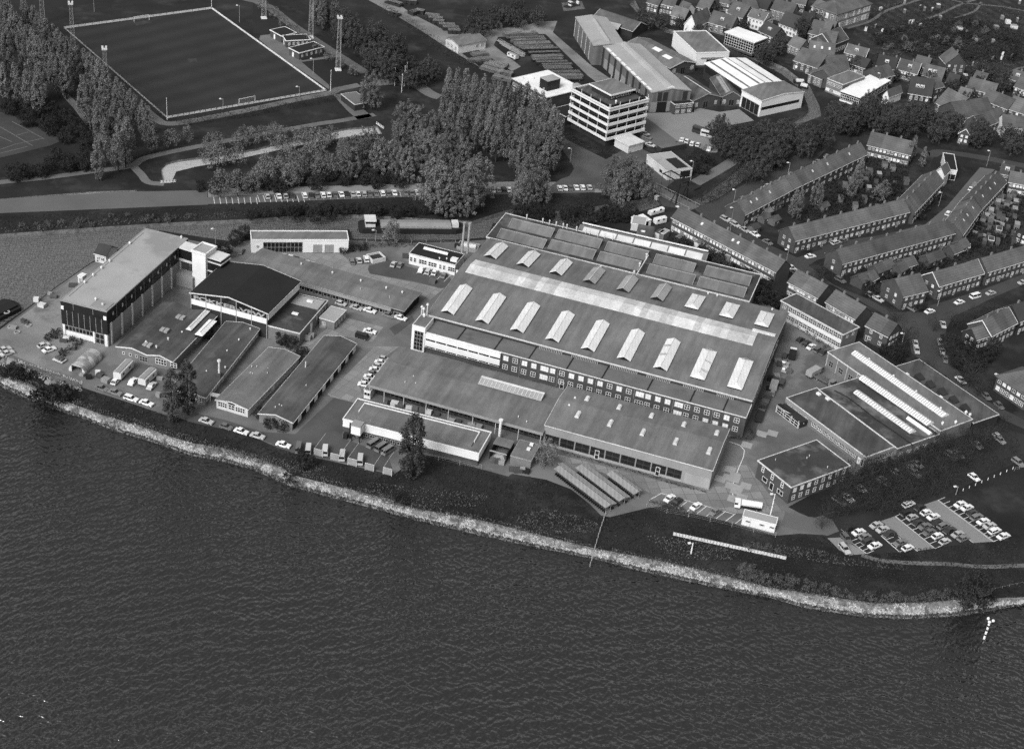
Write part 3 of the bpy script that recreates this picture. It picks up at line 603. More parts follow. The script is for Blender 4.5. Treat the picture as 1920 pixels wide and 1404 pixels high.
# --- exhibition hall with big letters on the gable
s = Bld('exhibition_hall', 'broad hall with black low-pitched roof and big letters on its gable', 'building', pt('b2', 84, 697), pt('b2', 757, 878), pt('b2', 1050, 605), 9.0)
W_, D_ = s.W, s.D
s.gable('brickd', 'roofd', 2.1, 'y', .35, .2, 'trim')
s.panel('f', .2, W_-.2, 5.2, 7.1, 'white', .25, 'white_band'); s.panel('r', .1, D_-.4, 6.6, 8.5, 'white', .25, 'white_band')
b = MB(); b.prof([(.4, 7.1), (W_-.4, 7.1), (W_-.4, 8.7), (W_/2, 10.7), (.4, 8.7)], -.1, -.01, 'y'); s.part('gable_glazing', b, M['glass'])
for k in range(6): s.panel('f', k*(W_-.24)/5, k*(W_-.24)/5+.24, 0, 8.7+(2.0*(1-abs(k/5-.5)*2)), 'metal', .3, 'mullion')
txt = 'FOKKER-VFW'
cu = bpy.data.curves.new('lettering', 'FONT'); cu.body = txt; cu.size = 1.9; cu.extrude = .05; cu.offset = .06; cu.space_character = 1.0
o_ = bpy.data.objects.new('lettering_curve', cu); COL.objects.link(o_); bpy.context.view_layer.update()
me_ = bpy.data.meshes.new_from_object(o_.evaluated_get(bpy.context.evaluated_depsgraph_get())); bpy.data.objects.remove(o_)
o = link('lettering', me_, s.root); o.location = (.9, -.2, 7.2); o.rotation_euler = (math.pi/2, 0, 0); me_.materials.clear(); me_.materials.append(M['rooflt'])
bpy.context.view_layer.update(); k = (W_-1.8)/max(1, o.dimensions.x); o.scale = (k, 1 if k > 1 else k, 1)
# --- brick annex at its foot
s = Bld('brick_annex', 'single-storey brick annex with stained flat roof beside the lettered hall', 'building', pt('b2', 757, 985), pt('b2', 1040, 1055), pt('b2', 1310, 775), 4.5)
s.walls('brickl'); s.flat('roofmot', 'trim', .25, .25); s.win('r', s.D*.36, .05, 1.6, 3.6, 1, 1, 'trim', 'blind', 'door'); s.wins('r', s.D*.55, s.D*.95, 4, 2.4, 1.2, 1.2, 2, 1)
for x, y in ((s.W*.45, s.D*.45), (s.W*.55, s.D*.86)):
    b = MB(); b.box(x-1, x+1, y-.5, y+.5, 4.55, 5.0); s.part('roof_light', b, M['blind'])
b = MB(); b.box(.8, s.W-.8, s.D*.7, s.D-.6, 4.565, 4.6); s.part('gravel_patch', b, M['rooflt'])
s = Bld('brick_annex', 'small brick lean-to with pale roof by the slab-paved yard', 'building', pt('b2', 1212, 917), pt('b2', 1345, 955), pt('b2', 1443, 850), 3.0)
s.walls('brickl'); s.flat('rooflt', 'trim', .2, .25); s.wins('r', .3, s.D-.3, 4, .8, 1.1, 1.6, 2, 2); s.wins('f', .5, s.W*.5, 1, .9, 1.2, 1.2)
# --- long garage shed with cars both sides
s = Bld('garage_shed', 'long low shed with grey roof between two rows of parked cars', 'building', (459, 497), (756.5, 581.6), None, 3.2, 12.5)
s.gable('brickd', 'roof', .5, 'x', .6, .15, 'metal'); s.panel('f', 0, s.W-4, 2.0, 2.9, 'panel', 1.0, 'awning'); s.wins('f', .5, s.W-.5, 18, .1, 2.6, 1.8, 2, 1, 'metal', 'dark', 'bay_door')
s.vents([(s.W*f, 9) for f in (.28, .48, .66, .82, .92)], 3.6, .5, .4); s.vents([(s.W*f, 4) for f in (.7, .88)], 3.6, .7, .12)
# --- white pavilion by the canal
s = Bld('showroom', 'white flat-roofed building with glazed bays and two doors beside the canal', 'building', pt('b2', 613, 238), pt('b2', 1468, 238), None, 4.7, 6.5)
s.walls('white'); s.flat('roof', 'white', .35, .3); k = s.W/855
s.win('f', 104*k, .15, 345*k, 3.9, 10, 2, 'metal', 'glass', fw=.12)
for u in (543, 645): s.win('f', u*k, .1, 78*k, 3.0, 2, 1, 'metal', 'metal', 'door')
b = MB(); b.prism([(57*k+.45*math.cos(a), .45*math.sin(a)) for a in [i*math.pi/5 for i in range(10)]], 0, .06); o = s.part('round_emblem', b, M['metal'], None, (0, -.07, 2.4)); o.rotation_euler = (math.pi/2, 0, 0)
# --- boiler house with twin flues
s = Bld('boiler_house', 'white boiler house with black roof and twin flues beside the great hall', 'building', pt('b3', 597, 352), pt('b3', 1000, 455), pt('b3', 690, 262), 4.0)
s.walls('white'); s.flat('roofd', 'trim', .2, .25)
for u, w_, pn in ((.3, 1.0, 'glass'), (1.7, 1.0, 'glass'), (3.6, 3.0, 'glass'), (7.0, 3.2, 'glass'), (11.0, .9, 'glass'), (12.4, .9, 'glass'), (14.2, 2.6, 'glass')): s.win('f', u, 1.2, w_, 1.7, 3 if w_ > 2 else 1, 2, 'trim', pn)
s.win('f', 17.2, .05, 1.2, 2.4, 1, 1, 'trim', 'blind', 'door')
for x in (3.2, 7.6):
    o = link('roof_light', lantern_mesh(4.0, 1.8, .5), s.root, (x+4.0, s.D*.62, 4.05), math.pi/2)
b = MB(); b.box(s.W-2.5, s.W-.2, 1.6, 3.6, 4.06, 5.0); s.part('roof_vent', b, M['white'])
for p in (('b3', 1058, 345), ('b3', 1105, 352)):
    x, y = s.local(pt(*p), 4.0); b = MB(); b.cyl((x, y, 4.0), (x, y, 15.3), .42, .36, 10); b.cyl((x, y, 15.3), (x, y, 15.6), .5, .5, 10); s.part('chimney', b, M['conc'])
s.vents([(s.W-4, 2.2), (s.W-6.2, 1.2)], 4.05, .4, .3)
s = Bld('tank_bund', 'low concrete tank enclosure behind the twin flues', 'enclosure', pt('b3', 1010, 290), pt('b3', 1190, 325), None, 1.2, 5.0)
b = MB(); b.box(0, s.W, 0, .3, 0, 1.2); b.box(0, s.W, 4.7, 5, 0, 1.2); b.box(0, .3, .3, 4.7, 0, 1.2); b.box(s.W-.3, s.W, .3, 4.7, 0, 1.2); b.box(.3, s.W-.3, .3, 4.7, 0, .25); s.part('wall', b, M['conc'])
b = MB(); b.cyl((1.2, 2.5, 1.0), (6.5, 2.5, 1.0), .9, n=12); s.part('tank', b, M['offwhite'])
# ================================================================ great assembly hall
hall = Bld('assembly_hall', 'huge factory hall with low roof, long translucent ridge strip and eighteen lanterns', 'factory hall', (801, 591), (1409, 752), (911, 446), 8.0)
s = hall; W_, D_ = s.W, s.D; RISE, AP = 2.6, .56
s.gable('brick', 'roof', RISE, 'x', .25, .22, 'metal', apex=AP)
rz_ = lambda y: s.roofz(y, RISE, AP)+.24
y0, y1 = D_*.475, D_*.645
b = MB(); za, zb_, zr = rz_(y0)+.05, rz_(y1)+.05, rz_(D_*AP)+.35
b.add([(2, y0, za), (W_-6, y0, za), (W_-6, D_*AP, zr), (2, D_*AP, zr), (W_-6, y1, zb_), (2, y1, zb_), (2, y0, za-.6), (W_-6, y0, za-.6), (W_-6, y1, zb_-.6), (2, y1, zb_-.6)],
      [(0, 1, 2, 3), (3, 2, 4, 5), (6, 7, 1, 0), (8, 9, 5, 4), (0, 3, 5, 9, 6), (1, 7, 8, 4, 2)])
s.part('ridge_light', b, mat('fibre_sheet', .44, .12, .25, .14, gs=1.2, patch=(.35, .54, .78, .3), extra=panels(2.2, .72, 1.12, 16)))
L1, L2 = lantern_mesh(16.0, 4.4, 1.0), lantern_mesh(12.5, 4.4, 1.0)
LG = lantern_mesh(12.5, 4.4, 1.0, skin='rooflt'); H1, H2 = lantern_mesh(16.0, 4.6, .7, .3, True), lantern_mesh(12.0, 4.6, .7, .3, True)
for i in range(9):
    x = 5.6+i*11.55
    for me, y, mid in ((H1 if i > 6 else L1, 3.2, 11), (H2 if i > 5 else (LG if i in (3, 4, 5) else L2), 41.5, 47)):
        me_rot = math.atan(RISE/(D_*AP)) if y < 20 else -math.atan(RISE/(D_*(1-AP)))
        o = link('roof_light', me, s.root, (x, y, rz_(y)+(.1 if y < 20 else .1))); o.rotation_euler = (me_rot, 0, 0)
for i, y in ((7, 12.0), (7, 7.0), (6, 14), (6, 9)):   # access ladders lying on the lanterns
    b = MB(); x = 5.6+i*11.55
    for dy in (0, .6): b.box(-.1, 2.2, dy, dy+.1, 0, .08)
    for k in range(5): b.box(.1+k*.45, .2+k*.45, .1, .6, 0, .06)
    o = s.part('roof_ladder', b, M['metal'], None, (x+(.1 if i == 7 else -2.2), y, rz_(y)+1.1)); o.rotation_euler = (0, math.radians(18 if i == 7 else -18), 0)
b = MB(); b.box(W_-8, W_-.6, D_*.63, D_*.65, rz_(D_*.64)+.02, rz_(D_*.64)+.5); s.part('roof_beam', b, M['trim'])
s.vents([(40+i*6.2, D_-1.2) for i in (0, 6, 6.5, 9.5)], 8.3, .5, .35)
s.wins('r', 4, D_*.75, 7, 4.2, 4, 2.2, 3, 1, 'trim', 'glass', 'window'); s.panel('r', 1, 22, .2, 2.6, 'panel', .06, 'wall_band')
# stained felt laps running down the roof
# --- two-storey front wing: own frame in the hall's coordinates
fa = s.local(pt('b3', 745, 1043), 7.1); fb = s.local(pt('c5', 748, 147), 7.1)
yb = fa[1]; x0f, x1f = fa[0], fb[0]; HF = 7.1
b = MB(); b.box(x0f, x1f, yb, -.27, -.3, HF-.02); wing = s.part('front_wing', b, M['brick'])
b = MB(); b.box(x0f+.1, x1f-.1, yb+.1, -.3, HF-.015, HF+.08)
s.part('wing_roof', b, mat('felt_roof', .1, .2, .12, .15, patch=(.1, .58, .72, .06)))
b = MB(); b.box(x0f, x1f+.1, yb-.15, yb+.09, HF-.12, HF+.14); b.box(x1f-.09, x1f+.12, yb+.09, -.3, HF-.12, HF+.14); b.box(-.3, W_+.3, -.26, -.02, HF+.9, HF+1.2); s.part('roof_edge', b, M['trim'])
b = MB(); b.box(.2, W_-.2, -.25, -.1, HF+.1, HF+.88); s.part('clerestory_wall', b, M['brickd'])
for f in (.1, .22, .33, .45, .56, .7, .83, .93):
    b = MB(); xx = x0f+(x1f-x0f)*f; b.box(xx-.18, xx+.18, yb+.2, -.35, HF+.085, HF+.26); s.part('roof_joint', b, M['roofd'])
for f, ln in ((.36, 8), (.46, 9), (.58, 9), (.69, 8), (.8, 7), (.9, 6)):
    b = MB(); xx = W_*f
    for k in range(int(ln/.55)): b.box(xx+k*.55, xx+k*.55+.3, -.9, -.28, HF+.085, HF+.75)
    s.part('louvre_bank', b, M['panel'])
xw = s.local(pt('b3', 1408, 1215), HF)[0]
def wwin(x, z, w_, h, nx, nz, pane): link('window', window_mesh(w_, h, nx, nz, 'trim', pane), wing, (x, yb-.01, z))
b = MB(); b.box(x0f+.1, xw, yb-.9, yb-.01, 2.3, 7.0); s.part('white_facade', b, M['white'])
k = int((xw-x0f)/3.2)
for i in range(k): link('ribbon_window', window_mesh((xw-x0f)/k-.3, .55, 3, 1, None, 'glass'), s.root, (x0f+.3+i*(xw-x0f)/k, yb-.905, 4.9))
for i in range(k): link('ribbon_window', window_mesh((xw-x0f)/k-.3, .4, 3, 1, None, 'glass'), s.root, (x0f+.3+i*(xw-x0f)/k, yb-.905, 2.45))
nb = 25
for i in range(nb):
    x = xw+.8+i*(x1f-xw-1.2)/nb; wide = i in (4, 14, 18)
    for z in (4.55, 1.55):
        wwin(x, z, 2.6 if wide else 1.7, 1.75, 3 if wide else 2, 2, 'blind' if random.random() < (.62 if z > 4 else .3) else 'glass')
    if i % 4 == 2:
        b = MB(); b.cyl((x-.45, yb-.12, 0), (x-.45, yb-.12, HF-.2), .07, n=5); b.build('downpipe', M['metal'], wing)
link('door', window_mesh(1.4, 2.6, 1, 1, 'trim', 'dark'), wing, (xw+19.4, yb-.012, .02))
ta = s.local(pt('b3', 625, 973), 9.1)
b = MB(); b.box(ta[0], x0f-.01, yb-.95, yb+6, -.3, 9.1); s.part('stair_tower', b, M['white'])
link('stair_window', window_mesh((x0f-ta[0])*.68, 6.8, 3, 5, 'metal', 'glass', .12), s.root, (ta[0]+.9, yb-.955, .6))
b = MB(); b.box(ta[0]+.25, x0f-.26, yb-.7, yb+5.7, 9.102, 9.2); s.part('tower_roof', b, M['roof'])
s.vents([(ta[0]+1.5, yb+5)], 9.2, .6, .6)
for dx, hh in ((2.2, 4.2), (1.0, 2.4), (.4, 2.9)):
    b = MB(); b.cyl((dx-2, -.8, 8), (dx-2, -.8, 8+hh), .22, .18, 8); b.cyl((dx-2, -.8, 8+hh), (dx-2, -.8, 8.5+hh), .5, .3, 8); s.part('flue', b, M['offwhite'])
# --- stepped rear annex with ridge monitors
s = Bld('rear_annex', 'flat rear annex with rows of sloped white-edged roof monitors behind the great hall', 'building', (912, 445), (1405, 566), None, 6.6, 20.5)
s.walls('brickl'); s.flat('roofmot', 'trim', .35, .3)
def monitor(q, z0=6.66):
    x0, y0_ = s.local(pt(q[0], q[1], q[2]), z0); x1, _ = s.local(pt(q[0], q[3], q[4]), z0); b = MB(); d = 4.6
    b.prof([(y0_, z0), (y0_+d, z0), (y0_+d, z0+1.5)], x0, x1, 'x'); b2 = MB()
    b2.prof([(y0_+d-.16, z0+1.4), (y0_+d+.06, z0+1.4), (y0_+d+.06, z0+1.6), (y0_+d-.16, z0+1.6)], x0-.1, x1+.1, 'x')
    for xx in (x0-.16, x1-.04): b2.prof([(y0_, z0+.02), (y0_+d-.17, z0+1.44), (y0_+d-.17, z0+1.66), (y0_, z0+.24)], xx, xx+.14, 'x')
    m = s.part('roof_monitor', b, M['roof']); b2.build('monitor_edge', M['conc'], m)
for q in (('b4', -40, 215, 370, 303), ('b4', 408, 312, 795, 410), ('b4', 838, 418, 1190, 513), ('b4', 1272, 528, 1675, 628), ('b5', 312, 172, 722, 270), ('b4', 60, 125, 432, 215), ('b4', 472, 220, 852, 312), ('b4', 905, 328, 1262, 412), ('b4', 1330, 440, 1680, 520), ('b5', 372, 75, 765, 172)): monitor(q)
for x in (6, 12, 14.5, 17, 19.6, 21, 24.6, 28, 29.5, 32.5, 35, 38): s.vents([(x+2, s.D-.5)], 6.7, 1.5, .32)
for p in (('b4', 1275, 370), ('b4', 1215, 450), ('b4', 1165, 520)):
    x, y = s.local(pt(*p), 8); s.vents([(x, y)], 6.7, 1.7, .45)
b = MB(); b.bar((s.local(pt('b4', 1290, 370), 8.2)+(8.2,)), (s.local(pt('b4', 1185, 540), 8.2)+(8.2,)), .3); s.part('roof_pipe', b, M['trim'])
# --- glazed-roof gallery shed behind
s = Bld('gallery_shed', 'long narrow shed with whitish glazed roof slope behind the rear annex', 'building', pt('b4', 665, 190), pt('a6', 560, 1145), None, 5.2, 8.5)
s.gable('brickl', 'roof', 1.5, 'x', .25, .18, 'metal', apex=.62)
kk = 1.5/(8.5*.62)
for i in range(7):
    x = 1.2+i*(s.W-2)/7; b = MB(); x2 = x+(s.W-2)/7-.5
    b.add([(x, .4, 5.2+kk*.4+.24), (x2, .4, 5.2+kk*.4+.24), (x2, 4.4, 5.2+kk*4.4+.24), (x, 4.4, 5.2+kk*4.4+.24)], [(0, 1, 2, 3)]); s.part('roof_glazing', b, M['light'] if i % 2 else M['offwhite'])
b = MB(); b.cyl((0, 6.6, 6.95), (s.W, 6.6, 6.95), .3, n=8); s.part('roof_pipe', b, M['trim'])
for f in (.52, .62, .73):
    b = MB(); [b.cyl((s.W*f+d, -.6, 4.0), (s.W*f+d, .8, 6.4), .28, n=8) for d in (0, 1.1)]; s.part('vent_duct', b, M['offwhite'])
b = MB(); b.box(s.W+.5, s.W+4.0, -4.5, -1, 0, 2.6); b.box(s.W+5, s.W+10, -9, -5, 0, 2.4); s.part('tank_housing', b, M['white'])
# ================================================================ sheds in front
s = Bld('open_shed', 'long grey-roofed shed open along its front on thin posts', 'shed', (693.7, 721.6), pt('c4', 280, 525), pt('c3', 600, 8), 4.8)
W_, D_ = s.W, s.D
b = MB(); b.box(.6, W_, 3.2, D_-.3, -.2, 4.7); s.part('wall', b, M['brickd'])
b = MB(); b.prof([(-.3, 4.8), (D_*.55, 5.9), (D_+.3, 5.0), (D_+.3, 5.2), (D_*.55, 6.1), (-.3, 5.0)], -.3, W_-.1, 'x'); s.roof = s.part('roof', b, M['roof'])
b = MB(); b.box(-.3, W_-.1, -.5, -.31, 4.2, 5.05); s.part('fascia', b, M['panel'])
for i, f in enumerate((.0, .085, .2, .33, .46, .6, .73, .86, .985)): b = MB(); b.cyl((W_*f, .1, 0), (W_*f, .1, 4.75), .11, n=6); s.part('post', b, M['offwhite'])
for i in range(9): s.win('f', W_*(.1+.1*i), .6, W_*.075, 2.6, 3, 2, 'wood', 'glass', 'bay_glazing', off=-3.17)
x0, yy = s.local(pt('c3', 1290, 340), 5.6); x1, _ = s.local(pt('c4', 250, 265), 5.6)
b = MB(); kz = 1.1/(D_*.55); ym = yy+3.2
b.prof([(yy, 5.0+kz*yy), (yy+.1, 5.35+kz*yy), (ym, 5.75+kz*ym), (ym+.6, 5.0+kz*ym)], x0, x1, 'x'); rl = s.part('roof_light', b, M['rooflt'])
b = MB()
for i in range(17): xx = x0+.3+i*(x1-x0-.6)/16; b.prof([(yy+.05, 5.38+kz*yy), (ym-.9, 5.72+kz*(ym-.9)), (ym-.9, 5.78+kz*(ym-.9)), (yy+.05, 5.45+kz*yy)], xx, xx+.16, 'x')
b.prof([(ym-.85, 5.68+kz*ym), (ym, 5.77+kz*ym), (ym, 5.84+kz*ym), (ym-.85, 5.75+kz*ym)], x0, x1, 'x'); b.build('glazing_bar', M['trim'], rl)
s.vents([(12, 6), (10, 9), (9, 5), (45, 3.5), (48, 2.2)], 5.4, .35, .2)
xf = s.local(pt('c3', 1470, 740), 4)[0]
b = MB(); b.cyl((xf, -2.2, 0), (xf, -2.2, 6.5), .38, n=10); b.cyl((xf, -2.2, 6.5), (xf, -2.2, 7.0), .62, n=10); s.part('flue', b, M['white'])
s = Bld('kiosk', 'small white glazed porter kiosk at the open end of the grey shed', 'kiosk', pt('c3', 293, 375), pt('c3', 350, 390), None, 3.0, 3.0)
s.walls('white'); s.flat('roof', 'trim', .15, .2); s.wins('f', .1, s.W-.1, 2, 1.1, 1.1, 1.2, 1, 1); s.wins('l', .2, 2.8, 2, 1.1, 1.0, 1.2, 1, 1)
# --- plain workshop with roof domes
s = Bld('workshop_hall', 'pale plain workshop with ten small roof domes and a row of dark glazed bays', 'building', (1022, 797), (1336, 882), (1369, 805), 6.7)
W_, D_ = s.W, s.D
s.gable('panel', 'roof', 1.0, 'x', .12, .2, 'trim', apex=.6)
for i in range(9): s.win('f', .5+i*W_*.092, 1.0, W_*.092-.35, 2.9, 2, 2, 'brick', 'glass', fw=.08)
s.panel('f', .3, W_*.835, .05, .85, 'conc', .05, 'sill_wall'); s.panel('f', W_*.85, W_-.2, .1, 3.6, 'conc', .04, 'wall_band')
for u in (W_*.315, W_*.68): s.win('f', u, .05, 1.3, 3.0, 1, 2, 'trim', 'glass', 'door', off=.03)
for f in (0.11, .31, .53, .76): s.panel('f', W_*f-.05, W_*f+.05, 3.9, 6.5, 'metal', .04, 'panel_joint')
for i in range(10):
    p = [(660, 230), (940, 305), (1223, 380), (1508, 457), (1792, 540), (578, 370), (862, 445), (1148, 525), (1437, 605), (1725, 690)][i]
    if i == 4: x, y = s.local(pt('c5', 485, 300), 7.3)
    elif i == 9: x, y = s.local(pt('c5', 420, 455), 7.3)
    else: x, y = s.local(pt('c4', *p), 7.4)
    b = MB(); L_ = 1.1 if i < 5 else 1.5; z = s.roofz(max(.5, y), 1.0, .6)+.15
    b.box(x-.6, x+.6, y-L_, y+L_, z, z+.45); b.prof([(x-.58, z+.452), (x+.58, z+.452), (x+.3, z+.75), (x-.3, z+.75)], y-L_+.05, y+L_-.05, 'y'); s.part('roof_light', b, M['offwhite'])
s.vents([(4.0, 16), (3.6, 11.5)], 7.3, .4, .4)
# --- white-fronted flat store
s = Bld('store_building', 'long low flat store with bright white upper wall above the river bank', 'building', (643, 786), (898, 851), (671, 748), 4.4)
W_, D_ = s.W, s.D
b = MB(); b.box(.2, W_-.2, .2, D_-.2, -.2, 2.0); s.part('wall', b, M['brick']); b = MB(); b.box(0, W_, 0, D_, 2.0, 4.38); s.part('upper_wall', b, M['white'])
s.flat('roof', 'white', .3, .28)
b = MB(); b.box(3, W_-3, 2.2, D_-2, 4.465, 4.9); s.part('raised_roof', b, M['roof']); b = MB(); b.box(3, W_-3, D_-2, D_-1.75, 4.465, 5.15); b.box(2.75, 3, 5, D_-1.75, 4.465, 5.1); b.box(W_-3, W_-2.75, 4.5, D_-1.75, 4.465, 5.15); s.part('roof_edge', b, M['white'])
s.wins('f', 6, W_*.45, 6, .5, 1.6, 1.1, 2, 1, 'metal', 'dark')
# --- dust collector
s = Bld('dust_collector', 'white dust collector hopper on dark legs at the store corner', 'machine', pt('c3', 180, 690), pt('c3', 262, 712), None, 5.4, 2.6)
b = MB(); b.box(0, s.W, 0, s.D, 2.6, 5.4); s.part('hopper', b, M['white']); b = MB(); b.box(-.1, s.W+.1, -.1, s.D+.1, 5.403, 5.8); s.part('cap', b, M['panel'])
b = MB(); [b.box(x, x+.25, y, y+.25, 0, 2.59) for x in (.1, s.W-.35) for y in (.1, s.D-.35)]; s.part('leg', b, M['black'])
b = MB(); b.add([(.3, .3, 2.59), (s.W-.3, .3, 2.59), (s.W-.3, s.D-.3, 2.59), (.3, s.D-.3, 2.59), (s.W/2, s.D/2, .8)], [(0, 1, 4), (1, 2, 4), (2, 3, 4), (3, 0, 4)]); s.part('cone', b, M['metal'])
b = MB(); b.cyl((-.7, 1.2, 0), (-.7, 1.2, 5.2), .3, n=8); b.cyl((-.7, 1.2, 5.0), (0, 1.2, 5.0), .3, n=8); s.part('duct', b, M['black'])
b = MB(); b.box(-2.4, -1.2, .2, 1.6, 0, 1.6); s.part('fan_box', b, M['black'])
# --- little sheds near the store
s = Bld('scrap_pen', 'open-fronted pen with pale heap inside beside the white store', 'shed', pt('c3', 1395, 905), pt('c3', 1545, 945), None, 3.0, 7.0)
b = MB(); b.box(0, s.W, s.D-.25, s.D, 0, 3); b.box(0, .25, 0, s.D-.25, 0, 3); b.box(s.W-.25, s.W, 0, s.D-.25, 0, 3); b.box(.25, s.W-.25, 0, .2, 0, .6); s.part('wall', b, M['brickd'])
b = MB(); b.box(-.1, s.W+.1, s.D*.45, s.D+.1, 3.003, 3.15); s.part('roof', b, M['roof']); b = MB(); b.box(0, s.W, -.05, .19, 2.7, 3.0); s.part('lintel', b, M['conc'])
b = MB(); b.add([(.5, .5, .0), (s.W-.5, .5, 0), (s.W-.5, 3, 0), (.5, 3, 0), (s.W*.4, 1.6, 1.5), (s.W*.7, 1.9, 1.2)], [(0, 1, 5, 4), (1, 2, 5), (2, 3, 4, 5), (3, 0, 4)]); s.part('heap', b, M['rooflt'])
s = Bld('tool_shed', 'small brick hut with two roof lights beside the bicycle shelters', 'shed', pt('c3', 1580, 955), pt('c4', 168, 768), pt('c4', 255, 630), 3.0)
s.walls('brickl'); s.flat('roof', 'metal', .15, .2)
for p in ((172, 625), (146, 665)):
    x, y = s.local(pt('c4', *p), 3.2); b = MB(); b.box(x-.5, x+.5, y-.5, y+.5, 3.06, 3.6); s.part('roof_light', b, M['white'])
# --- bicycle shelters
def shelter(label, l0, l1, m0, m1, r0, r1):
    h = 2.2; a = G(pt('c4', *l0), h); o = Vector((a.x, a.y, 0)); u = G(pt('c4', *l1), h)-a; L_ = u.length; u.normalize(); n_ = Vector((-u.y, u.x, 0))
    t = thing('bicycle_shelter', label, 'bicycle shelter', o, math.atan2(u.y, u.x), 'bicycle shelters beside the workshop')
    ym = (G(pt('c4', *m0), h)-a).dot(n_); ye = (G(pt('c4', *r0), h)-a).dot(n_); sh = (G(pt('c4', *m0), h)-a).dot(u)
    Lr = (G(pt('c4', *r1), h)-a).dot(u); sg = 1 if ye > 0 else -1
    for y0, y1, za, zb2, xa, xb in ((0, ym-.12*sg, 2.1, 2.5, 0, L_), (ym+.12*sg, ye, 2.5, 2.1, sh, Lr)):
        b = MB(); b.add([(xa, y0, za), (xb, y0, za), (xb, y1, zb2), (xa, y1, zb2), (xa, y0, za+.1), (xb, y0, za+.1), (xb, y1, zb2+.1), (xa, y1, zb2+.1)], [(0, 3, 2, 1), (4, 5, 6, 7), (0, 1, 5, 4), (1, 2, 6, 5), (2, 3, 7, 6), (3, 0, 4, 7)]); b.build('roof', mat('shelter_sheet', .2, .1, .3, .1, extra=stripes(1.1, 0, .1)), t)
    k = int(L_/2.6)
    for i in range(k+1):
        b = MB(); x = .1+i*(L_-.2)/k; b.cyl((x, ym, 0), (x, ym, 2.42), .06, n=5); b.bar((x, .1*sg, 2.05), (x, ye, 2.05), .06); b.build('post', M['metal'], t)
    b = MB()
    for i in range(int(L_/.75)):   # front-wheel racks
        x = .4+i*.75
        for y in (.7*sg, ye-.7*sg): b.box(x, x+.06, y-.5, y+.5, .02, .7); b.box(x+.12, x+.18, y-.25, y+.25, .02, .6)
    b.box(.2, L_-.2, .7*sg-.04, .7*sg+.04, .3, .36); b.box(.2, L_-.2, ye-.7*sg-.04, ye-.7*sg+.04, .3, .36)
    o = b.build('bicycle_rack', M['black'], t); o['kind'] = 'stuff'
shelter('longest paired bicycle shelter roof, nearest the river bank', (368, 835), (822, 1180), (400, 800), (862, 1152), (425, 765), (915, 1142))
shelter('middle paired bicycle shelter roof, between the longest and the shortest', (555, 827), (940, 1122), (605, 800), (985, 1105), (650, 785), (1035, 1082))
shelter('shortest paired bicycle shelter roof, nearest the pale workshop', (828, 882), (1072, 1062), (878, 862), (1105, 1045), (925, 862), (1150, 1022))
# ================================================================ barracks at the left
s = Bld('workshop', 'twin-gabled brick workshop with white bargeboards beside the barrel shed', 'building', pt('c1', 1030, 148), pt('c1', 1510, 270), pt('b2', 405, 930), 3.4)
W_, D_ = s.W, s.D; s.h = 3.4
b = MB(); b.prof([(0, -.2), (W_, -.2), (W_, 3.37), (W_*.78, 4.5), (W_*.55, 3.5), (W_*.28, 4.6), (0, 3.7)], 0, D_, 'y'); s.part('wall', b, M['brickl'])
b = MB(); P_ = [(-.35, 3.7), (W_*.28, 4.62), (W_*.55, 3.52), (W_*.78, 4.52), (W_+.35, 3.3)]; b.prof(P_+[(x, z+.2) for x, z in P_[::-1]], -.3, D_+.3, 'y'); s.roof = s.part('roof', b, M['roof2'])
b = MB(); b.prof([(x, z-.12) for x, z in P_]+[(x, z+.26) for x, z in P_[::-1]], -.42, -.305, 'y'); b.box(W_+.36, W_+.5, -.3, D_+.3, 3.2, 3.5); s.part('bargeboard', b, M['trim'])
for u in (1.6, 3.8, 5.8): s.win('f', u, 1.6, .9, 1.0, 1, 1, 'trim', 'glass')
s.win('f', 7.2, .9, 2.8, 1.7, 3, 2, 'metal', 'glass'); s.win('f', 12.5, 1.3, 3.6, 2.0, 4, 2, 'trim', 'glass'); s.win('f', 17.3, 1.4, 2.2, 1.7, 2, 2, 'trim', 'glass')
for u in (.52, .68, .86): s.win('r', D_*u, .9, 3.4, 1.7, 4, 2, 'trim', 'glass')
for p in ((1590, 905), (1450, 1020), (1300, 1150)):
    x, y = s.local(pt('b1', *p), 4.5); z = 4.62-abs(x-W_*.28)*.1
    for d in (-.9, .5): b = MB(); b.box(x+d-.6, x+d+.55, y-1.0, y+1.0, z-.3, z+.32); s.part('roof_light', b, M['rooflt'])
for q, sk, lg in (((60, 1025), 'light', 13), ((150, 1072), 'blind', 10)):
    x, y = s.local(pt('b2', *q), 4.6); link('roof_light', lantern_mesh(lg, 1.9 if sk == 'light' else 2.6, .5, .3, True, skin=sk), s.root, (x, y, 4.35))
s.vents([(7.0, 4.6), (14, 14), (12, 9), (11, 3.5)], 4.4, .45, .35)
def hut(label, A, B, C, h, rise, roof, wall='brickl'):
    q = Bld('barrack', label, 'building', A, B, C, h, None, 'low barracks by the river track')
    q.gable(wall, roof, rise, 'y', .3, .16, 'trim'); return q
s = hut('low barrack with tall stove chimney, behind the bushy poplar', pt('c2', -95, 612), pt('c2', 210, 680), pt('c2', 790, 105), 2.8, .9, 'roof2')
s.wins('r', .4, s.D-.4, 15, .9, 2.1, 1.5, 3, 2); s.wins('f', 4.5, s.W-.3, 1, .9, 4.5, 1.5, 5, 2)
x, y = s.local(pt('c2', 332, 490), 3.2); b = MB(); b.box(x-.6, x+.6, y-.6, y+.6, 3.0, 4.3); s.part('chimney_base', b, M['brick']); b = MB(); b.cyl((x, y, 4.3), (x, y, 8.3), .33, .3, 10); b.cyl((x, y, 8.3), (x, y, 8.8), .6, .5, 10); s.part('chimney', b, M['offwhite'])
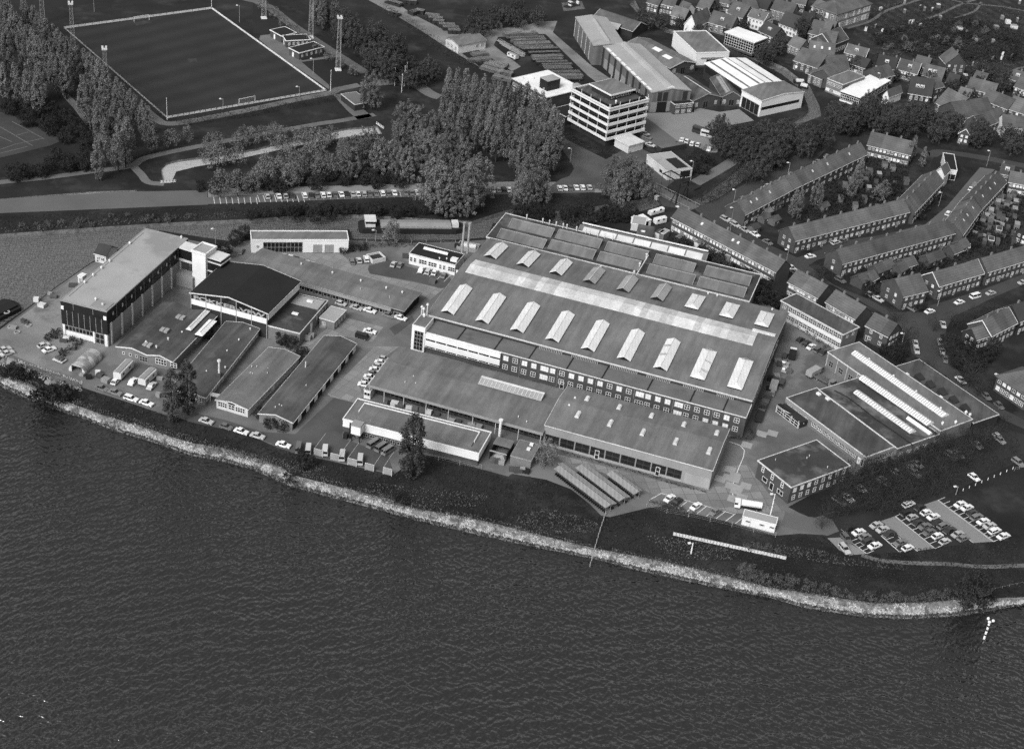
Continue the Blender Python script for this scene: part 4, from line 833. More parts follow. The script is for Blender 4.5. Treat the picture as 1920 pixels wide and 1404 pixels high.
s.vents([s.local(pt('c2', *p), 3.4) for p in ((220, 455), (605, 82), (385, 418), (402, 275), (505, 178))], 3.3, .4, .3)
b = MB(); b.box(s.W+.02, s.W+3.2, 2.2, 3.6, 2.2, 2.5); [b.box(s.W+xx, s.W+xx+.2, 2.3, 2.5, 0, 2.19) for xx in (.4, 2.6)]; s.part('porch', b, M['offwhite'])
s = hut('low barrack with glazed white gable, between the chimney barrack and the garage row', pt('c2', 308, 700), pt('c2', 583, 782), pt('c2', 1022, 320), 2.8, .9, 'roof', 'offwhite')
for u, w_ in ((.5, 3.0), (3.8, 2.1), (6.1, 3.1)): s.win('f', u, .9, w_, 1.7, 4 if w_ > 2.5 else 2, 2, 'trim', 'glass')
s.panel('f', 3.75, 5.95, 2.65, 3.2, 'glass', .05, 'gable_window'); s.wins('r', .3, s.D*.45, 6, .9, 1.9, 1.4, 3, 2); s.wins('r', s.D*.52, s.D-.3, 6, .9, 1.9, 1.4, 3, 2); s.win('r', s.D*.47, .05, 1.2, 2.3, 1, 1, 'trim', 'blind', 'door')
s.vents([s.local(pt('c2', *p), 3.4) for p in ((618, 410), (662, 412), (755, 470), (605, 470), (625, 475), (760, 430))], 3.3, .5, .16)
s = hut('garage row with dark roof and white panels between eight dark doors', pt('c2', 684, 820), pt('c2', 975, 897), pt('c2', 1580, 225), 2.9, 1.2, 'roof2')
k = s.D/8
for i in range(8): s.win('r', i*k+.4, .05, k*.55, 2.5, 2, 1, 'brickd', 'dark', 'garage_door'); s.panel('r', i*k+.4+k*.58, i*k+.2+k, .3, 2.6, 'white', .08, 'white_panel')
s.vents([s.local(pt('c2', *p), 3.8) for p in ((1090, 405), (1095, 580), (825, 770), (880, 760), (860, 750))], 3.6, .6, .2)
b = MB(); x, y = s.local(pt('c2', 1090, 420), 3.4); b.cyl((x, y, 3.3), (x, y, 5.6), .2, n=8); s.part('flue', b, M['offwhite'])
# --- corrugated barrel shed
a, c, d = G(pt('c1', 598, 352)), G(pt('c1', 750, 392)), G(pt('c1', 950, 262)); u = c-a; R_ = u.length/2; u.normalize(); n_ = Vector((-u.y, u.x, 0)); L_ = (d-a).dot(n_)
t = thing('barrel_shed', 'corrugated half-round shed with patched sheets beside the river track', 'shed', a, math.atan2(u.y, u.x))
for k in range(5):
    b = MB(); y0, y1 = L_*k/5+.02, L_*(k+1)/5-.02; q = [(R_-R_*math.cos(math.pi*i/14), .2+R_*.95*math.sin(math.pi*i/14)) for i in range(15)]; q2 = [(R_-(R_-.08)*math.cos(math.pi*i/14), .2+(R_*.95-.08)*math.sin(math.pi*i/14)) for i in range(15)]
    b.prof(q+q2[::-1], y0, y1, 'y'); b.build('roof_sheet', mat('barrel_sheet', (.3, .22, .34, .2, .3)[k], .15, .6, .12, patch=(.35, .5, .56, .17), extra=stripes(.9, 1, .12)), t)
b = MB(); q = [(R_-(R_-.1)*math.cos(math.pi*i/14), .2+(R_*.95-.1)*math.sin(math.pi*i/14)) for i in range(15)]; b.prof(q[:5]+[(q[4][0], -.1), (.1, -.1)], .1, .2, 'y'); b.prof(q[10:]+[(2*R_-.1, -.1), (q[10][0], -.1)], .1, .2, 'y'); b.prof([q[4]]+q[5:11]+[(q[10][0], 2.5), (q[4][0], 2.5)], .1, .2, 'y'); b.build('front_wall', M['offwhite'], t)
b = MB(); b.prof(q+[(2*R_-.1, -.1), (.1, -.1)], L_-.3, L_-.2, 'y'); b.build('rear_wall', M['brickd'], t)
# ================================================================ right-hand works
s = Bld('brick_office', 'square two-storey brick office with stained dark flat roof and white sash windows', 'building', (1483.6, 912.8), (1592.6, 872.9), (1421, 864.3), 5.8)
W_, D_ = s.W, s.D; s.walls('brick'); s.flat('roofmot', 'trim', .25, .28, .3)
for z, k in ((3.4, 8), (.8, 8)): s.wins('f', .4, W_-.4, k, z, 1.25, 1.7, 1, 2, blind=.35, fw=.22)
for u in (.13, .42, .72): s.win('l', D_*(1-u)-.7 if False else D_*u, 3.4, 1.1, 1.8, 1, 2, fw=.22)
s.win('l', D_*.2, .9, 2.0, 1.6, 1, 1, 'trim', 'dark'); s.win('l', D_*.43, .05, 1.6, 2.5, 1, 1, 'trim', 'dark', 'door'); s.win('l', D_*.66, .9, 2.4, 1.5, 2, 1, 'trim', 'dark')
s.vents([(W_*.6, D_*.6), (W_*.66, D_*.63), (W_*.7, D_*.15), (W_*.2, D_*.85)], 5.85, .5, .15)
s = Bld('canteen', 'long flat office with pale cladding band and curved stair porch', 'building', (1475, 746), (1624, 857), (1681, 835.5), 3.9)
W_, D_ = s.W, s.D; s.walls('brickl'); s.flat('roof2', 'trim', .2, .28)
s.panel('f', -.1, W_+.1, 2.7, 3.85, 'panel', .3, 'cladding_band'); s.panel('r', -.05, D_, 2.7, 3.85, 'panel', .3, 'cladding_band')
s.wins('f', W_*.02, W_*.3, 4, 2.2, 2.0, .45, 2, 1); s.wins('f', W_*.34, W_*.9, 8, 1.1, 2.1, 1.55, 3, 2); s.wins('r', .6, D_-.4, 4, 1.0, 2.4, 1.55, 3, 1); s.win('f', W_*.92, .05, 1.4, 2.5, 1, 1, 'trim', 'blind', 'door'); s.win('f', W_*.96, .05, 1.0, 2.5, 1, 1, 'trim', 'dark', 'door')
b = MB(); b.box(.2, W_*.3, -3.6, -.35, 0, 2.2); p_ = s.part('porch', b, M['brickd'])
b = MB(); cv = [(.1, -3.9, 2.3), (3.0, -3.9, 2.3), (4.2, -3.5, 2.2), (5.4, -2.6, 1.8), (6.6, -2.0, 1.4), (W_*.3+.2, -1.9, 1.3)]
vs = [(x, y, z+.4) for x, y, z in cv]+[(x, y+1.6, z+.4) for x, y, z in cv]; k = len(cv); b.add(vs, [(i, i+1, k+i+1, k+i) for i in range(k-1)]); vs2 = [(x, y, z+.1) for x, y, z in cv]
b.add(vs[:k]+vs2, [(i, k+i, k+i+1, i+1) for i in range(k-1)], 1); b.build('porch_roof', [M['roofd'], M['trim']], s.root)
link('porch_glazing', window_mesh(W_*.3-.3, 1.9, 5, 2, 'trim', 'glass'), s.root, (.3, -3.61, .1))
b = MB(); [b.box(xx-.09, xx+.09, -3.8, -3.62, 0, 2.6) for xx in (.2, W_*.1, W_*.2, W_*.29)]; s.part('post', b, M['trim'])
for p in (('b5', 1380, 1118), ('b5', 1460, 1160)): x, y = s.local(pt(*p), 4.1); b = MB(); b.box(x-.7, x+.7, y-.5, y+.5, 3.965, 4.5); s.part('roof_box', b, M['white'])
s2 = Bld('production_hall', 'low hall with two striped roof-light strips behind the canteen', 'building', (1536, 731), (1683, 841), (1764, 816), 4.3)
s = s2; s.walls('brickl'); s.flat('roofmot', 'trim', .2, .25); s.wins('r', .5, s.D-.5, 5, 1.2, 1.8, 1.2, 3, 1)
a, c = s.local(pt('b6', 215, 1090), 4.8), s.local(pt('c6', 715, 275), 4.8)
def strip_light(s, a, c, w_, z, bars=True, m='light', rise=.55):
    L_ = math.hypot(c[0]-a[0], c[1]-a[1]); b = MB(); b.prof([(-w_/2, -.15), (w_/2, -.15), (w_/2, .3), (0, .3+rise), (-w_/2, .3)], 0, L_, 'x', 0)
    if bars:
        x = .7
        while x < L_-.3:
            for sg in (-1, 1): b.add([(x, sg*w_/2, .32), (x+.28, sg*w_/2, .32), (x+.28, 0, .33+rise), (x, 0, .33+rise)], [(0, 1, 2, 3)], 1)
            x += bars
    o = b.build('roof_light', [M[m], M['metal']], s.root, (a[0], a[1], z), math.atan2(c[1]-a[1], c[0]-a[0])); return o
strip_light(s, a, c, 2.6, 4.4, 1.0)
strip_light(s, s.local(pt('c6', 665, 150), 4.8), s.local(pt('c6', 870, 292), 4.8), 1.4, 4.4, 0, 'white')
b = MB(); q = [s.local(pt(*p), 4.5) for p in (('b6', 20, 1085), ('b6', 130, 1140), ('b6', 250, 1230), ('c6', 380, 165), ('c6', 560, 285), ('c6', 710, 395))]
for i in range(5): b.bar(q[i]+(4.5,), q[i+1]+(4.5,), .22)
s.part('roof_pipe', b, M['black'])
s = Bld('production_hall', 'taller flat hall with two long white corrugated roof-light strips', 'building', (1552, 660), (1764, 808), (1801.5, 771), 5.2)
s.walls('brickl'); s.flat('roof', 'trim', .2, .25)
for i in range(4): s.win('f', 1.5+i*4.4, 1.0, 2.0, 2.0, 2, 2, 'metal', 'dark')
for i in range(5): s.panel('f', .4+i*4.4, .55+i*4.4, 0, 5, 'offwhite', .06, 'column')
strip_light(s, s.local(pt('b6', 200, 745), 5.8), s.local(pt('b6', 1000, 1300), 5.8), 3.0, 5.3, .9, 'white', .7)
strip_light(s, s.local(pt('b6', 268, 962), 5.8), s.local(pt('b6', 868, 1370), 5.8), 3.0, 5.3, .9, 'white', .7)
for f in (.2, .42, .62, .83): x = s.W*f; s.vents([(x, s.D*.62)], 5.3, .5, .4)
s.vents([s.local(pt('c6', *p), 5.6) for p in ((970, 205), (1085, 195), (1175, 110), (1210, 130))], 5.3, .5, .5)
s = Bld('storage_annex', 'lower annex with five dark shed roof lights beside the street', 'building', (1677, 688), (1826, 793), (1873, 777), 3.5)
s.walls('brickd'); s.flat('roof2', 'trim', .15, .2)
for p in ((770, 970), (865, 1035), (970, 1100), (1070, 1170), (1170, 1240)):
    x, y = s.local(pt('b6', *p), 4.0); b = MB(); b.prof([(x-1.3, 3.56), (x+1.3, 3.56), (x+1.3, 3.9), (x-1.1, 4.9)], y-1.2, y+1.2, 'y'); b.box(x-1.35, x+1.35, y-1.32, y-1.21, 3.56, 3.8); s.part('roof_light', b, M['brickd'])
for p in ((660, 945), (955, 1145)): x, y = s.local(pt('b6', *p), 3.7); b = MB(); b.box(x-.6, x+.6, y-.4, y+.4, 3.56, 4.0); s.part('roof_box', b, M['white'])
s = Bld('drawing_office', 'two-storey flat office with white spandrel bands and ribbon windows', 'building', pt('b5', 1055, 300), pt('b6', 100, 595), pt('b6', 240, 535), 6.4)
W_, D_ = s.W, s.D; s.walls('brickl'); s.flat('roof2', 'trim', .25, .3, .35)
for z in (4.2, 1.2): s.wins('f', W_*.13, W_-.3, 13, z, W_*.06, 1.7, 2, 2, fw=.14)
s.panel('f', W_*.13, W_-.2, 2.95, 4.1, 'white', .1, 'white_band'); s.panel('f', W_*.13, W_-.2, .1, 1.1, 'offwhite', .1, 'white_band'); s.wins('l', .5, 7, 3, 4.2, 1.4, 1.5); s.wins('r', 1, D_-1, 2, 4.2, 1.2, 1.3); s.wins('f', .3, W_*.12, 1, 4.2, 1.4, 1.4)
s = Bld('gatehouse', 'small white gatehouse with three dark windows by the river fence', 'building', pt('c5', 715, 1018), pt('c5', 1006, 1092), pt('c5', 1035, 1035), 2.9)
s.walls('white'); s.flat('rooflt', 'white', .12, .2); [s.win('f', s.W*f, 1.3, 1.5, .7, 1, 1, 'trim', 'dark') for f in (.1, .52, .82)]; s.panel('f', s.W*.25, s.W*.262, 0, 2.85, 'metal', .03, 'panel_joint')
# ================================================================ VEHICLES
def car_meshes(kind):
    """body with bonnet, boot, bumpers and roof; glass house; wheel"""
    L_, Wd = {'saloon': (4.2, 1.65), 'hatchback': (3.7, 1.55), 'estate': (4.3, 1.65), 'van': (4.3, 1.75)}[kind]
    hl, hw = L_/2, Wd/2; b = MB()
    if kind == 'van':
        low = [(-hl, .3), (hl, .3), (hl+.02, .75), (hl-.08, 1.05), (-hl, 1.1)]; cab = [(-hl+.05, 1.1), (hl-.12, 1.05), (hl-.5, 1.85), (-hl+.1, 1.9)]
    else:
        low = [(-hl, .28), (hl, .28), (hl+.03, .55), (hl-.05, .72), (hl*.42, .86), (-hl*.62 if kind == 'saloon' else -hl*.8, .88), (-hl+.02, .8)]
        cab = {'saloon': [(-hl*.62, .87), (hl*.42, .85), (hl*.1, 1.38), (-hl*.42, 1.38)], 'hatchback': [(-hl*.92, .86), (hl*.46, .85), (hl*.12, 1.36), (-hl*.62, 1.36)], 'estate': [(-hl*.95, .86), (hl*.42, .85), (hl*.12, 1.4), (-hl*.85, 1.4)]}[kind]
    def loft(pr, w0, w1, taper, mi):
        k = len(pr); zs = [p[1] for p in pr]; z0, z1 = min(zs), max(zs); vs = []
        for sg in (-1, 1):
            for x, z in pr: vs.append((x, sg*(w0+(w1-w0)*((z-z0)/max(.01, z1-z0))**taper), z))
        b.add(vs, [tuple(range(k)), tuple(range(k, 2*k))[::-1]]+[(i, k+i, k+(i+1) % k, (i+1) % k) for i in range(k)], mi)
    loft(low, hw, hw*.96, 2, 0)
    # roof panel and pillars over the glass
    rx0, rx1, rz_ = cab[3][0], cab[2][0], cab[2][1]; rw = hw*.8
    b.box(rx0-.03, rx1+.03, -rw, rw, rz_+.003, rz_+.05, 0)
    for (x0, z0), (x1, z1) in ((cab[0], cab[3]), (cab[1], cab[2]), (((cab[0][0]+cab[1][0])/2, cab[0][1]), ((cab[2][0]+cab[3][0])/2, rz_))):
        for sg in (-1, 1): b.bar((x0, sg*hw*.96, z0), (x1, sg*rw*1.01, z1), .05, 0)
    b.box(-hl-.06, -hl-.005, -hw*.95, hw*.95, .35, .5, 1); b.box(hl+.035, hl+.09, -hw*.95, hw*.95, .35, .5, 1)
    body = b; b = MB(); loft(cab, hw*.93, rw*.98, 1, 0); glass = b
    wm = MB(); wm.cyl((0, -.09, 0), (0, .09, 0), .3, n=10); wm.cyl((0, -.1, 0), (0, .1, 0), .17, n=8, mi=1)
    return body.mesh('body', [PAINT['w'], M['metal']]), glass.mesh('windows', [M['glass']]), wm.mesh('wheel', [M['rubber'], M['metal']]), hl, hw
CARM = {k: car_meshes(k) for k in ('saloon', 'hatchback', 'estate', 'van')}
CKIND = ['saloon', 'saloon', 'hatchback', 'estate', 'hatchback', 'saloon']
_used = {}
def car(p, head, col, label, kind='saloon', group=None, z=0.0):
    body, glass, wheel, hl, hw = CARM[kind]; a = G(p); d = G((p[0]+head[0], p[1]+head[1]))-a
    c = thing('parked_van' if kind == 'van' else 'parked_car', label, 'van' if kind == 'van' else 'car', a+Vector((0, 0, .04+z)), math.atan2(d.y, d.x)+random.uniform(-.03, .03), group)
    o = link('body', body, c); o.material_slots[0].link = 'OBJECT'; o.material_slots[0].material = PAINT[col]
    link('windows', glass, c)
    for x in (-hl*.6, hl*.62):
        for y in (-hw+.07, hw-.07): link('wheel', wheel, c, (x, y, .3))
    return c
def row(place, tile, items, head, group, start='left', kinds=None, jit=1.0):
    """items: (x, y, colour[, kind]) in survey tile order from `start`; labels give colour, kind and place in the row"""
    s_ = TILE[tile][2]
    for i, it in enumerate(items):
        kind = it[3] if len(it) > 3 else random.choice(CKIND)
        lab = f"{CNAME[it[2]]} {kind}, {ordw(i+1)} from the {start} {place}"
        car(pt(tile, it[0]+random.uniform(-jit, jit), it[1]), (head[0]/s_, head[1]/s_), it[2], lab, kind, group)
xs = [(75, 'l'), (150, 'w'), (195, 'l'), (235, 'd'), (320, 'w'), (365, 'd'), (400, 'g'), (440, 'w'), (478, 'w'), (520, 'g'), (560, 'w'), (597, 'd'), (635, 'l'), (670, 'w'), (710, 'l'), (748, 'g'), (790, 'g'), (832, 'w'), (870, 'g'), (910, 'w'), (985, 'g'), (1025, 'g'), (1063, 'w'), (1215, 'w'), (1250, 'w'), (1400, 'g'), (1560, 'w'), (1595, 'l'), (1630, 'd'), (1665, 'w'), (1735, 'w'), (1770, 'l'), (1998, 'w'), (2033, 'w'), (2068, 'g'), (2108, 'w'), (2148, 'w'), (2193, 'l')]
row('of the dyke road row', 'a2', [(x, 1302-(x-75)*.0285, c) for x, c in xs], (-14, -40), 'cars parked along the dyke road')
row('behind the long garage shed', 'b2', [(900+i*49, 388+i*15.6, c) for i, c in enumerate('lwdgwlglwgdwgwlw')], (25, -40), 'cars parked behind the garage shed')
row('along the garage shed front', 'b2', [(1400, 805, 'l'), (1535, 842, 'l'), (1655, 866, 'w'), (1820, 906, 'g'), (1924, 930, 'w')], (70, 22), 'cars parked in front of the garage shed')
row('by the white showroom wall', 'b3', [(92, 432, 'g', 'estate'), (155, 426, 'l', 'hatchback'), (218, 412, 'w', 'estate')], (-15, -50), 'cars parked by the showroom')
row('before the boiler house', 'b3', [(457, 460, 'l'), (515, 465, 'g'), (700, 508, 'w'), (762, 522, 'l'), (816, 532, 'w'), (897, 556, 'g')], (30, -45), 'cars parked before the boiler house')
row('by the canal shrubs', 'b2', [(395, 345, 'w', 'saloon'), (525, 345, 'g', 'hatchback')], (20, -35), 'cars by the canal shrubs')
row('on the slab yard', 'b3', [(250, 1048, 'w', 'saloon')], (60, 14), 'cars on the slab yard')
car(pt('b3', 182, 1098), (12, 3.5), 'd', 'dark minibus with pale roof on the slab yard', 'van')
row('end of the open shed side', 'c3', [(300+i*24, 345-i*32, c) for i, c in enumerate('wlwgwlwl')], (45, 8), 'cars parked under the open shed end', 'near')
row('along the river track', 'c2', [(220, 900, 'l', 'saloon'), (393, 950, 'g', 'hatchback'), (527, 990, 'w', 'saloon'), (668, 1030, 'l', 'saloon'), (897, 1108, 'w', 'saloon')], (60, 18), 'cars along the river track')
row('beside the fenced compounds', 'c2', [(1028, 1140, 'g', 'van'), (1115, 1155, 'l', 'van'), (1262, 1165, 'l', 'van'), (1412, 1210, 'l', 'van'), (1568, 1245, 'l', 'van')], (6, -50), 'vans beside the fenced compounds')
row('parked below the white store', 'c3', [(372, 868, 'g', 'van'), (442, 900, 'g', 'van'), (502, 928, 'g', 'van')], (42, -28), 'vans below the white store')
row('on the track below the wagons', 'c1', [(895, 518, 'g'), (1012, 555, 'g'), (1152, 608, 'w', 'estate'), (1286, 648, 'w', 'saloon')], (60, 20), 'cars below the site wagons')
row('around the site wagons', 'c1', [(1015, 458, 'w', 'hatchback'), (1165, 460, 'w', 'saloon'), (1330, 498, 'l', 'saloon')], (35, -40), 'cars around the site wagons')
row('on the sandy quay yard', 'c1', [(42, 180, 'l', 'saloon'), (65, 212, 'l', 'saloon'), (385, 142, 'l', 'hatchback'), (432, 180, 'w', 'saloon')], (55, -18), 'cars on the quay yard')
row('in the bays by the gatehouse', 'c5', [(72, 875, 'w', 'saloon'), (135, 905, 'd'), (303, 945, 'w', 'saloon'), (472, 990, 'g', 'saloon')], (60, -44), 'cars in the bays by the gatehouse')
H_ = (62, -26)
row('in the outermost car park row', 'c6', [(1122, 928, 'w'), (1180, 957, 'w'), (1225, 1003, 'd'), (1266, 1038, 'g'), (1322, 1078, 'w'), (1378, 1115, 'l'), (1422, 1160, 'w'), (1500, 1207, 'w')], H_, 'cars in the river car park', 'top')
row('in the second car park row', 'c6', [(668, 927, 'w'), (768, 955, 'd'), (822, 1000, 'w'), (885, 1037, 'w'), (922, 1090, 'd'), (976, 1115, 'g'), (1030, 1155, 'd'), (1100, 1190, 'l'), (1146, 1226, 'g')], H_, 'cars in the river car park', 'top')
row('in the middle car park row', 'c6', [(652, 1000, 'd'), (700, 1042, 'l'), (752, 1090, 'd'), (812, 1120, 'g'), (852, 1170, 'g'), (920, 1205, 'w'), (985, 1253, 'l')], H_, 'cars in the river car park', 'top')
row('in the fourth car park row', 'c6', [(386, 1110, 'l'), (440, 1147, 'l'), (500, 1186, 'd'), (596, 1262, 'g'), (660, 1310, 'w')], H_, 'cars in the river car park', 'top')
row('in the innermost car park row', 'c6', [(142, 1138, 'd'), (230, 1172, 'w'), (286, 1212, 'g'), (312, 1252, 'd'), (372, 1290, 'w')], H_, 'cars in the river car park', 'top')
row('by the car park entrance', 'c6', [(122, 1228, 'g'), (105, 1318, 'l')], (40, 48), 'cars by the car park entrance', 'top')
row('half hidden under the bare trees', 'c6', [(60, 895, 'g'), (135, 870, 'w'), (250, 792, 'l'), (340, 775, 'g'), (455, 730, 'l'), (570, 655, 'l'), (700, 615, 'l'), (745, 575, 'l'), (720, 655, 'g'), (1040, 500, 'g'), (1105, 490, 'l'), (1272, 408, 'l'), (1450, 335, 'l'), (1470, 365, 'g'), (1242, 690, 'w'), (1630, 560, 'g')], (46, 34), 'cars under the bare trees')
row('against the drawing office hedge', 'b5', [(1215, 655, 'd'), (1267, 685, 'd'), (1312, 716, 'w'), (1372, 738, 'g'), (1422, 762, 'd')], (50, -34), 'cars against the drawing office hedge')
row('beside the great hall wall', 'b5', [(1080, 800, 'd', 'estate'), (1075, 850, 'g', 'saloon'), (1082, 910, 'l', 'saloon'), (1052, 1045, 'd', 'van'), (975, 1120, 'g', 'hatchback')], (20, -45), 'cars beside the great hall')
row('along the bridge street kerb', 'a6', [(748, 765, 'l'), (832, 812, 'l'), (917, 858, 'l'), (1006, 897, 'w'), (1117, 967, 'g'), (1327, 1195, 'w'), (1357, 1232, 'g')], (56, 32), 'cars along the bridge street')
row('along the tree-lined canal street', 'a6', [(905, 583, 'g'), (1120, 475, 'l'), (1270, 405, 'g'), (1327, 372, 'g'), (1560, 260, 'g'), (1640, 213, 'g')], (60, -28), 'cars along the canal street')
row('at the street corner below the terraces', 'a6', [(1492, 1092, 'w')], (56, -10), 'cars at the corner')
row('on the wide street by the brick houses', 'b6', [(855, 405, 'w', 'saloon'), (1115, 324, 'w', 'saloon'), (1252, 275, 'w', 'van'), (1390, 244, 'l', 'saloon'), (1670, 150, 'l', 'saloon')], (60, -18), 'cars on the wide street')
row('on the side street kerbs', 'b6', [(728, 690, 'l'), (740, 745, 'l'), (945, 675, 'l'), (965, 755, 'l'), (990, 825, 'g'), (970, 522, 'l')], (12, 50), 'cars on the side street', 'top')
row('in the lane by the storage annex', 'b6', [(1125, 1008, 'w'), (1350, 1150, 'g'), (1460, 1230, 'g')], (42, 38), 'cars in the lane')
row('along the street behind the terraces', 'b6', [(70, 128, 'g'), (330, 258, 'l'), (400, 296, 'l'), (690, 376, 'g')], (54, 30), 'cars behind the terraces')
row('in the square between the terraces', 'a7', [(1015, 714, 'w'), (1215, 498, 'w'), (1252, 458, 'g')], (34, -38), 'cars in the square')
row('along the front of the brick terraces', 'a7', [(30, 970, 'l'), (100, 955, 'g')], (60, -20), 'cars along the terraces')
row('below the grass strip of the depot yard', 'a4', [(365, 1240, 'w'), (408, 1250, 'w'), (455, 1272, 'w'), (505, 1282, 'w'), (605, 1320, 'w')], (20, -40), 'cars in the depot yard')
row('beside the tower block', 'a3', [(1298, 890, 'l'), (1310, 912, 'g'), (1330, 962, 'l')], (40, 14), 'cars beside the tower block')
# ---- lorries, buses, caravans, wagons
def lorry(p, head, label, load='dark', box=True, Ls=6.5, name='lorry', cab='g'):
    a = G(p); d = G((p[0]+head[0], p[1]+head[1]))-a; t = thing(name, label, name.split('_')[0] if name != 'tank_lorry' else 'tanker', a+Vector((0, 0, .04)), math.atan2(d.y, d.x))
    b = MB(); b.box(Ls/2-1.6, Ls/2, -1.05, 1.05, .5, 2.3); b.build('cab', PAINT[cab], t); b = MB(); b.box(Ls/2-.9, Ls/2+.02, -1.07, 1.07, 1.45, 2.1); b.build('windows', M['glass'], t)
    b = MB(); b.box(-Ls/2, Ls/2-1.62, -.9, .9, .55, .8); b.build('chassis', M['black'], t)
    if load == 'tank':
        b = MB(); b.cyl((-Ls/2, 0, 1.75), (Ls/2-1.8, 0, 1.75), .95, n=14); b.build('tank', M['white'], t)
    else:
        b = MB(); x0, x1 = -Ls/2, Ls/2-1.75
        if box: b.box(x0, x1, -1.15, 1.15, .82, 2.6)
        else:
            b.box(x0, x1, -1.15, 1.15, .82, .95); b.box(x0, x1, -1.15, -1.05, .953, 1.5); b.box(x0, x1, 1.05, 1.15, .953, 1.5); b.box(x0, x0+.1, -1.04, 1.04, .953, 1.5)
        b.build('load_body', M[load], t)
    for x in (-Ls*.33, Ls*.33):
        for y in (-.9, .9): link('wheel', CARM['van'][2], t, (x, y, .42)).scale = (1.4, 1.3, 1.4)
    return t
lorry(pt('b5', 1340, 950), (14, -8), 'dark lorry with pale load by the production hall corner', 'rooflt', True, 7)
lorry(pt('b5', 1430, 1020), (13, 7), 'dark open lorry with small crate by the canteen roof', 'wood', False, 7)
lorry(pt('b5', 1145, 795), (2, -10), 'small black trailer lorry with white tail beside the great hall', 'black', True, 5, cab='w')
lorry(pt('b5', 985, 1065), (3, -9), 'flat lorry with grey tarpaulin beside the great hall', 'panel', True, 5.5, cab='d')
lorry(pt('b5', 900, 1220), (5, -11), 'long dark open lorry near the great hall corner', 'wood', False, 9, cab='d')
lorry(pt('b5', 865, 1310), (4, -11), 'long dark flatbed loaded with steel near the hall corner', 'brickd', False, 9, cab='d')
lorry(pt('c5', 755, 950), (-13, -2), 'white tank lorry standing behind the gatehouse', 'tank', True, 7.5, 'tank_lorry', 'w')
def bus(p, head, label, m='g'):
    a = G(p); d = G((p[0]+head[0], p[1]+head[1]))-a; t = thing('bus', label, 'bus', a+Vector((0, 0, .04)), math.atan2(d.y, d.x))
    b = MB(); b.prof([(-1.2, .35), (1.2, .35), (1.25, 1.5), (1.15, 2.75), (.9, 2.95), (-.9, 2.95), (-1.15, 2.75), (-1.25, 1.5)], -4.6, 4.6, 'x'); b.build('body', PAINT[m], t)
    for y in (-1, 1):
        b = MB(); y0, y1 = sorted((y*1.27, y*1.2)); b.box(-4.3, 4.3, y0, y1, 1.6, 2.4); b.build('windows', M['glass'], t)
    b = MB(); b.box(4.58, 4.63, -1.0, 1.0, 1.5, 2.5); b.build('windscreen', M['glass'], t)
    for x in (-2.8, 2.9):
        for y in (-1.05, 1.05): link('wheel', CARM['van'][2], t, (x, y, .45)).scale = (1.5, 1.4, 1.5)
bus(pt('a4', 550, 1182), (16, 5), 'dark bus parked on the depot yard, left of the pale-roofed bus', 'd')
bus(pt('a4', 625, 1212), (16, 4), 'grey bus with pale roof parked beside a round tree', 'l')
def wagon(p0, p1, label, m, wd=2.4, h=2.9, name='site_wagon', cat='wagon', axle=True, roofm=None, round_=False):
    a, c = G(p0), G(p1); d = c-a; L_ = d.length; t = thing(name, label, cat, a+Vector((0, 0, .04)), math.atan2(d.y, d.x)); b = MB(); w2 = wd/2
    q = [(-w2, .7), (w2, .7), (w2, h-.3), (w2*.6, h), (-w2*.6, h), (-w2, h-.3)] if not round_ else [(-w2, .4), (w2, .4), (w2*1.02, 1.1), (w2*.9, h-.25), (w2*.5, h), (-w2*.5, h), (-w2*.9, h-.25), (-w2*1.02, 1.1)]
    b.prof(q, 0, L_, 'x'); b.build('body', M[m], t)
    b = MB(); b.prof([(-w2*.62-.3, h-.26), (-w2*.6, h+.03), (w2*.6, h+.03), (w2*.62+.3, h-.26), (w2*.6, h+.1), (-w2*.6, h+.1)], -.12, L_+.12, 'x'); b.build('roof', M[roofm or 'panel'], t)
    for f in (.2, .7):
        for y in (-w2, w2): b = MB(); y0, y1 = sorted((y*.99, y*1.03)); b.box(L_*f-.45, L_*f+.45, y0, y1, 1.5, 2.2); b.build('window', M['glass'], t)
    for x in ((.8, L_-.8) if axle and not round_ else (L_*.5,)):
        for y in (-w2+.1, w2-.1): link('wheel', CARM['van'][2], t, (x, y, .32))
    return t
wagon(pt('c1', 1030, 440), pt('c1', 1140, 325), 'long site wagon with pale end beside the barrel shed', 'offwhite', 2.5, 3.0)
wagon(pt('c1', 1245, 495), pt('c1', 1345, 400), 'site wagon with a round mark on its white end, behind the poplar', 'offwhite', 2.5, 3.0)
wagon(pt('a6', 125, 800), pt('a6', 215, 780), 'white caravan at the end of the terrace by the bridge', 'white', 2.1, 2.4, 'caravan', 'caravan', True, 'white', True)
wagon(pt('a6', 80, 725), pt('a6', 195, 690), 'whitish tarpaulined boat trailer beside the bridge landing', 'offwhite', 2.0, 1.9, 'boat_trailer', 'trailer', True, 'white', True)
wagon(pt('a3', 398, 375), pt('a3', 452, 400), 'small pale trailer standing among the stacked steel', 'offwhite', 2.2, 2.4, 'yard_trailer', 'trailer')
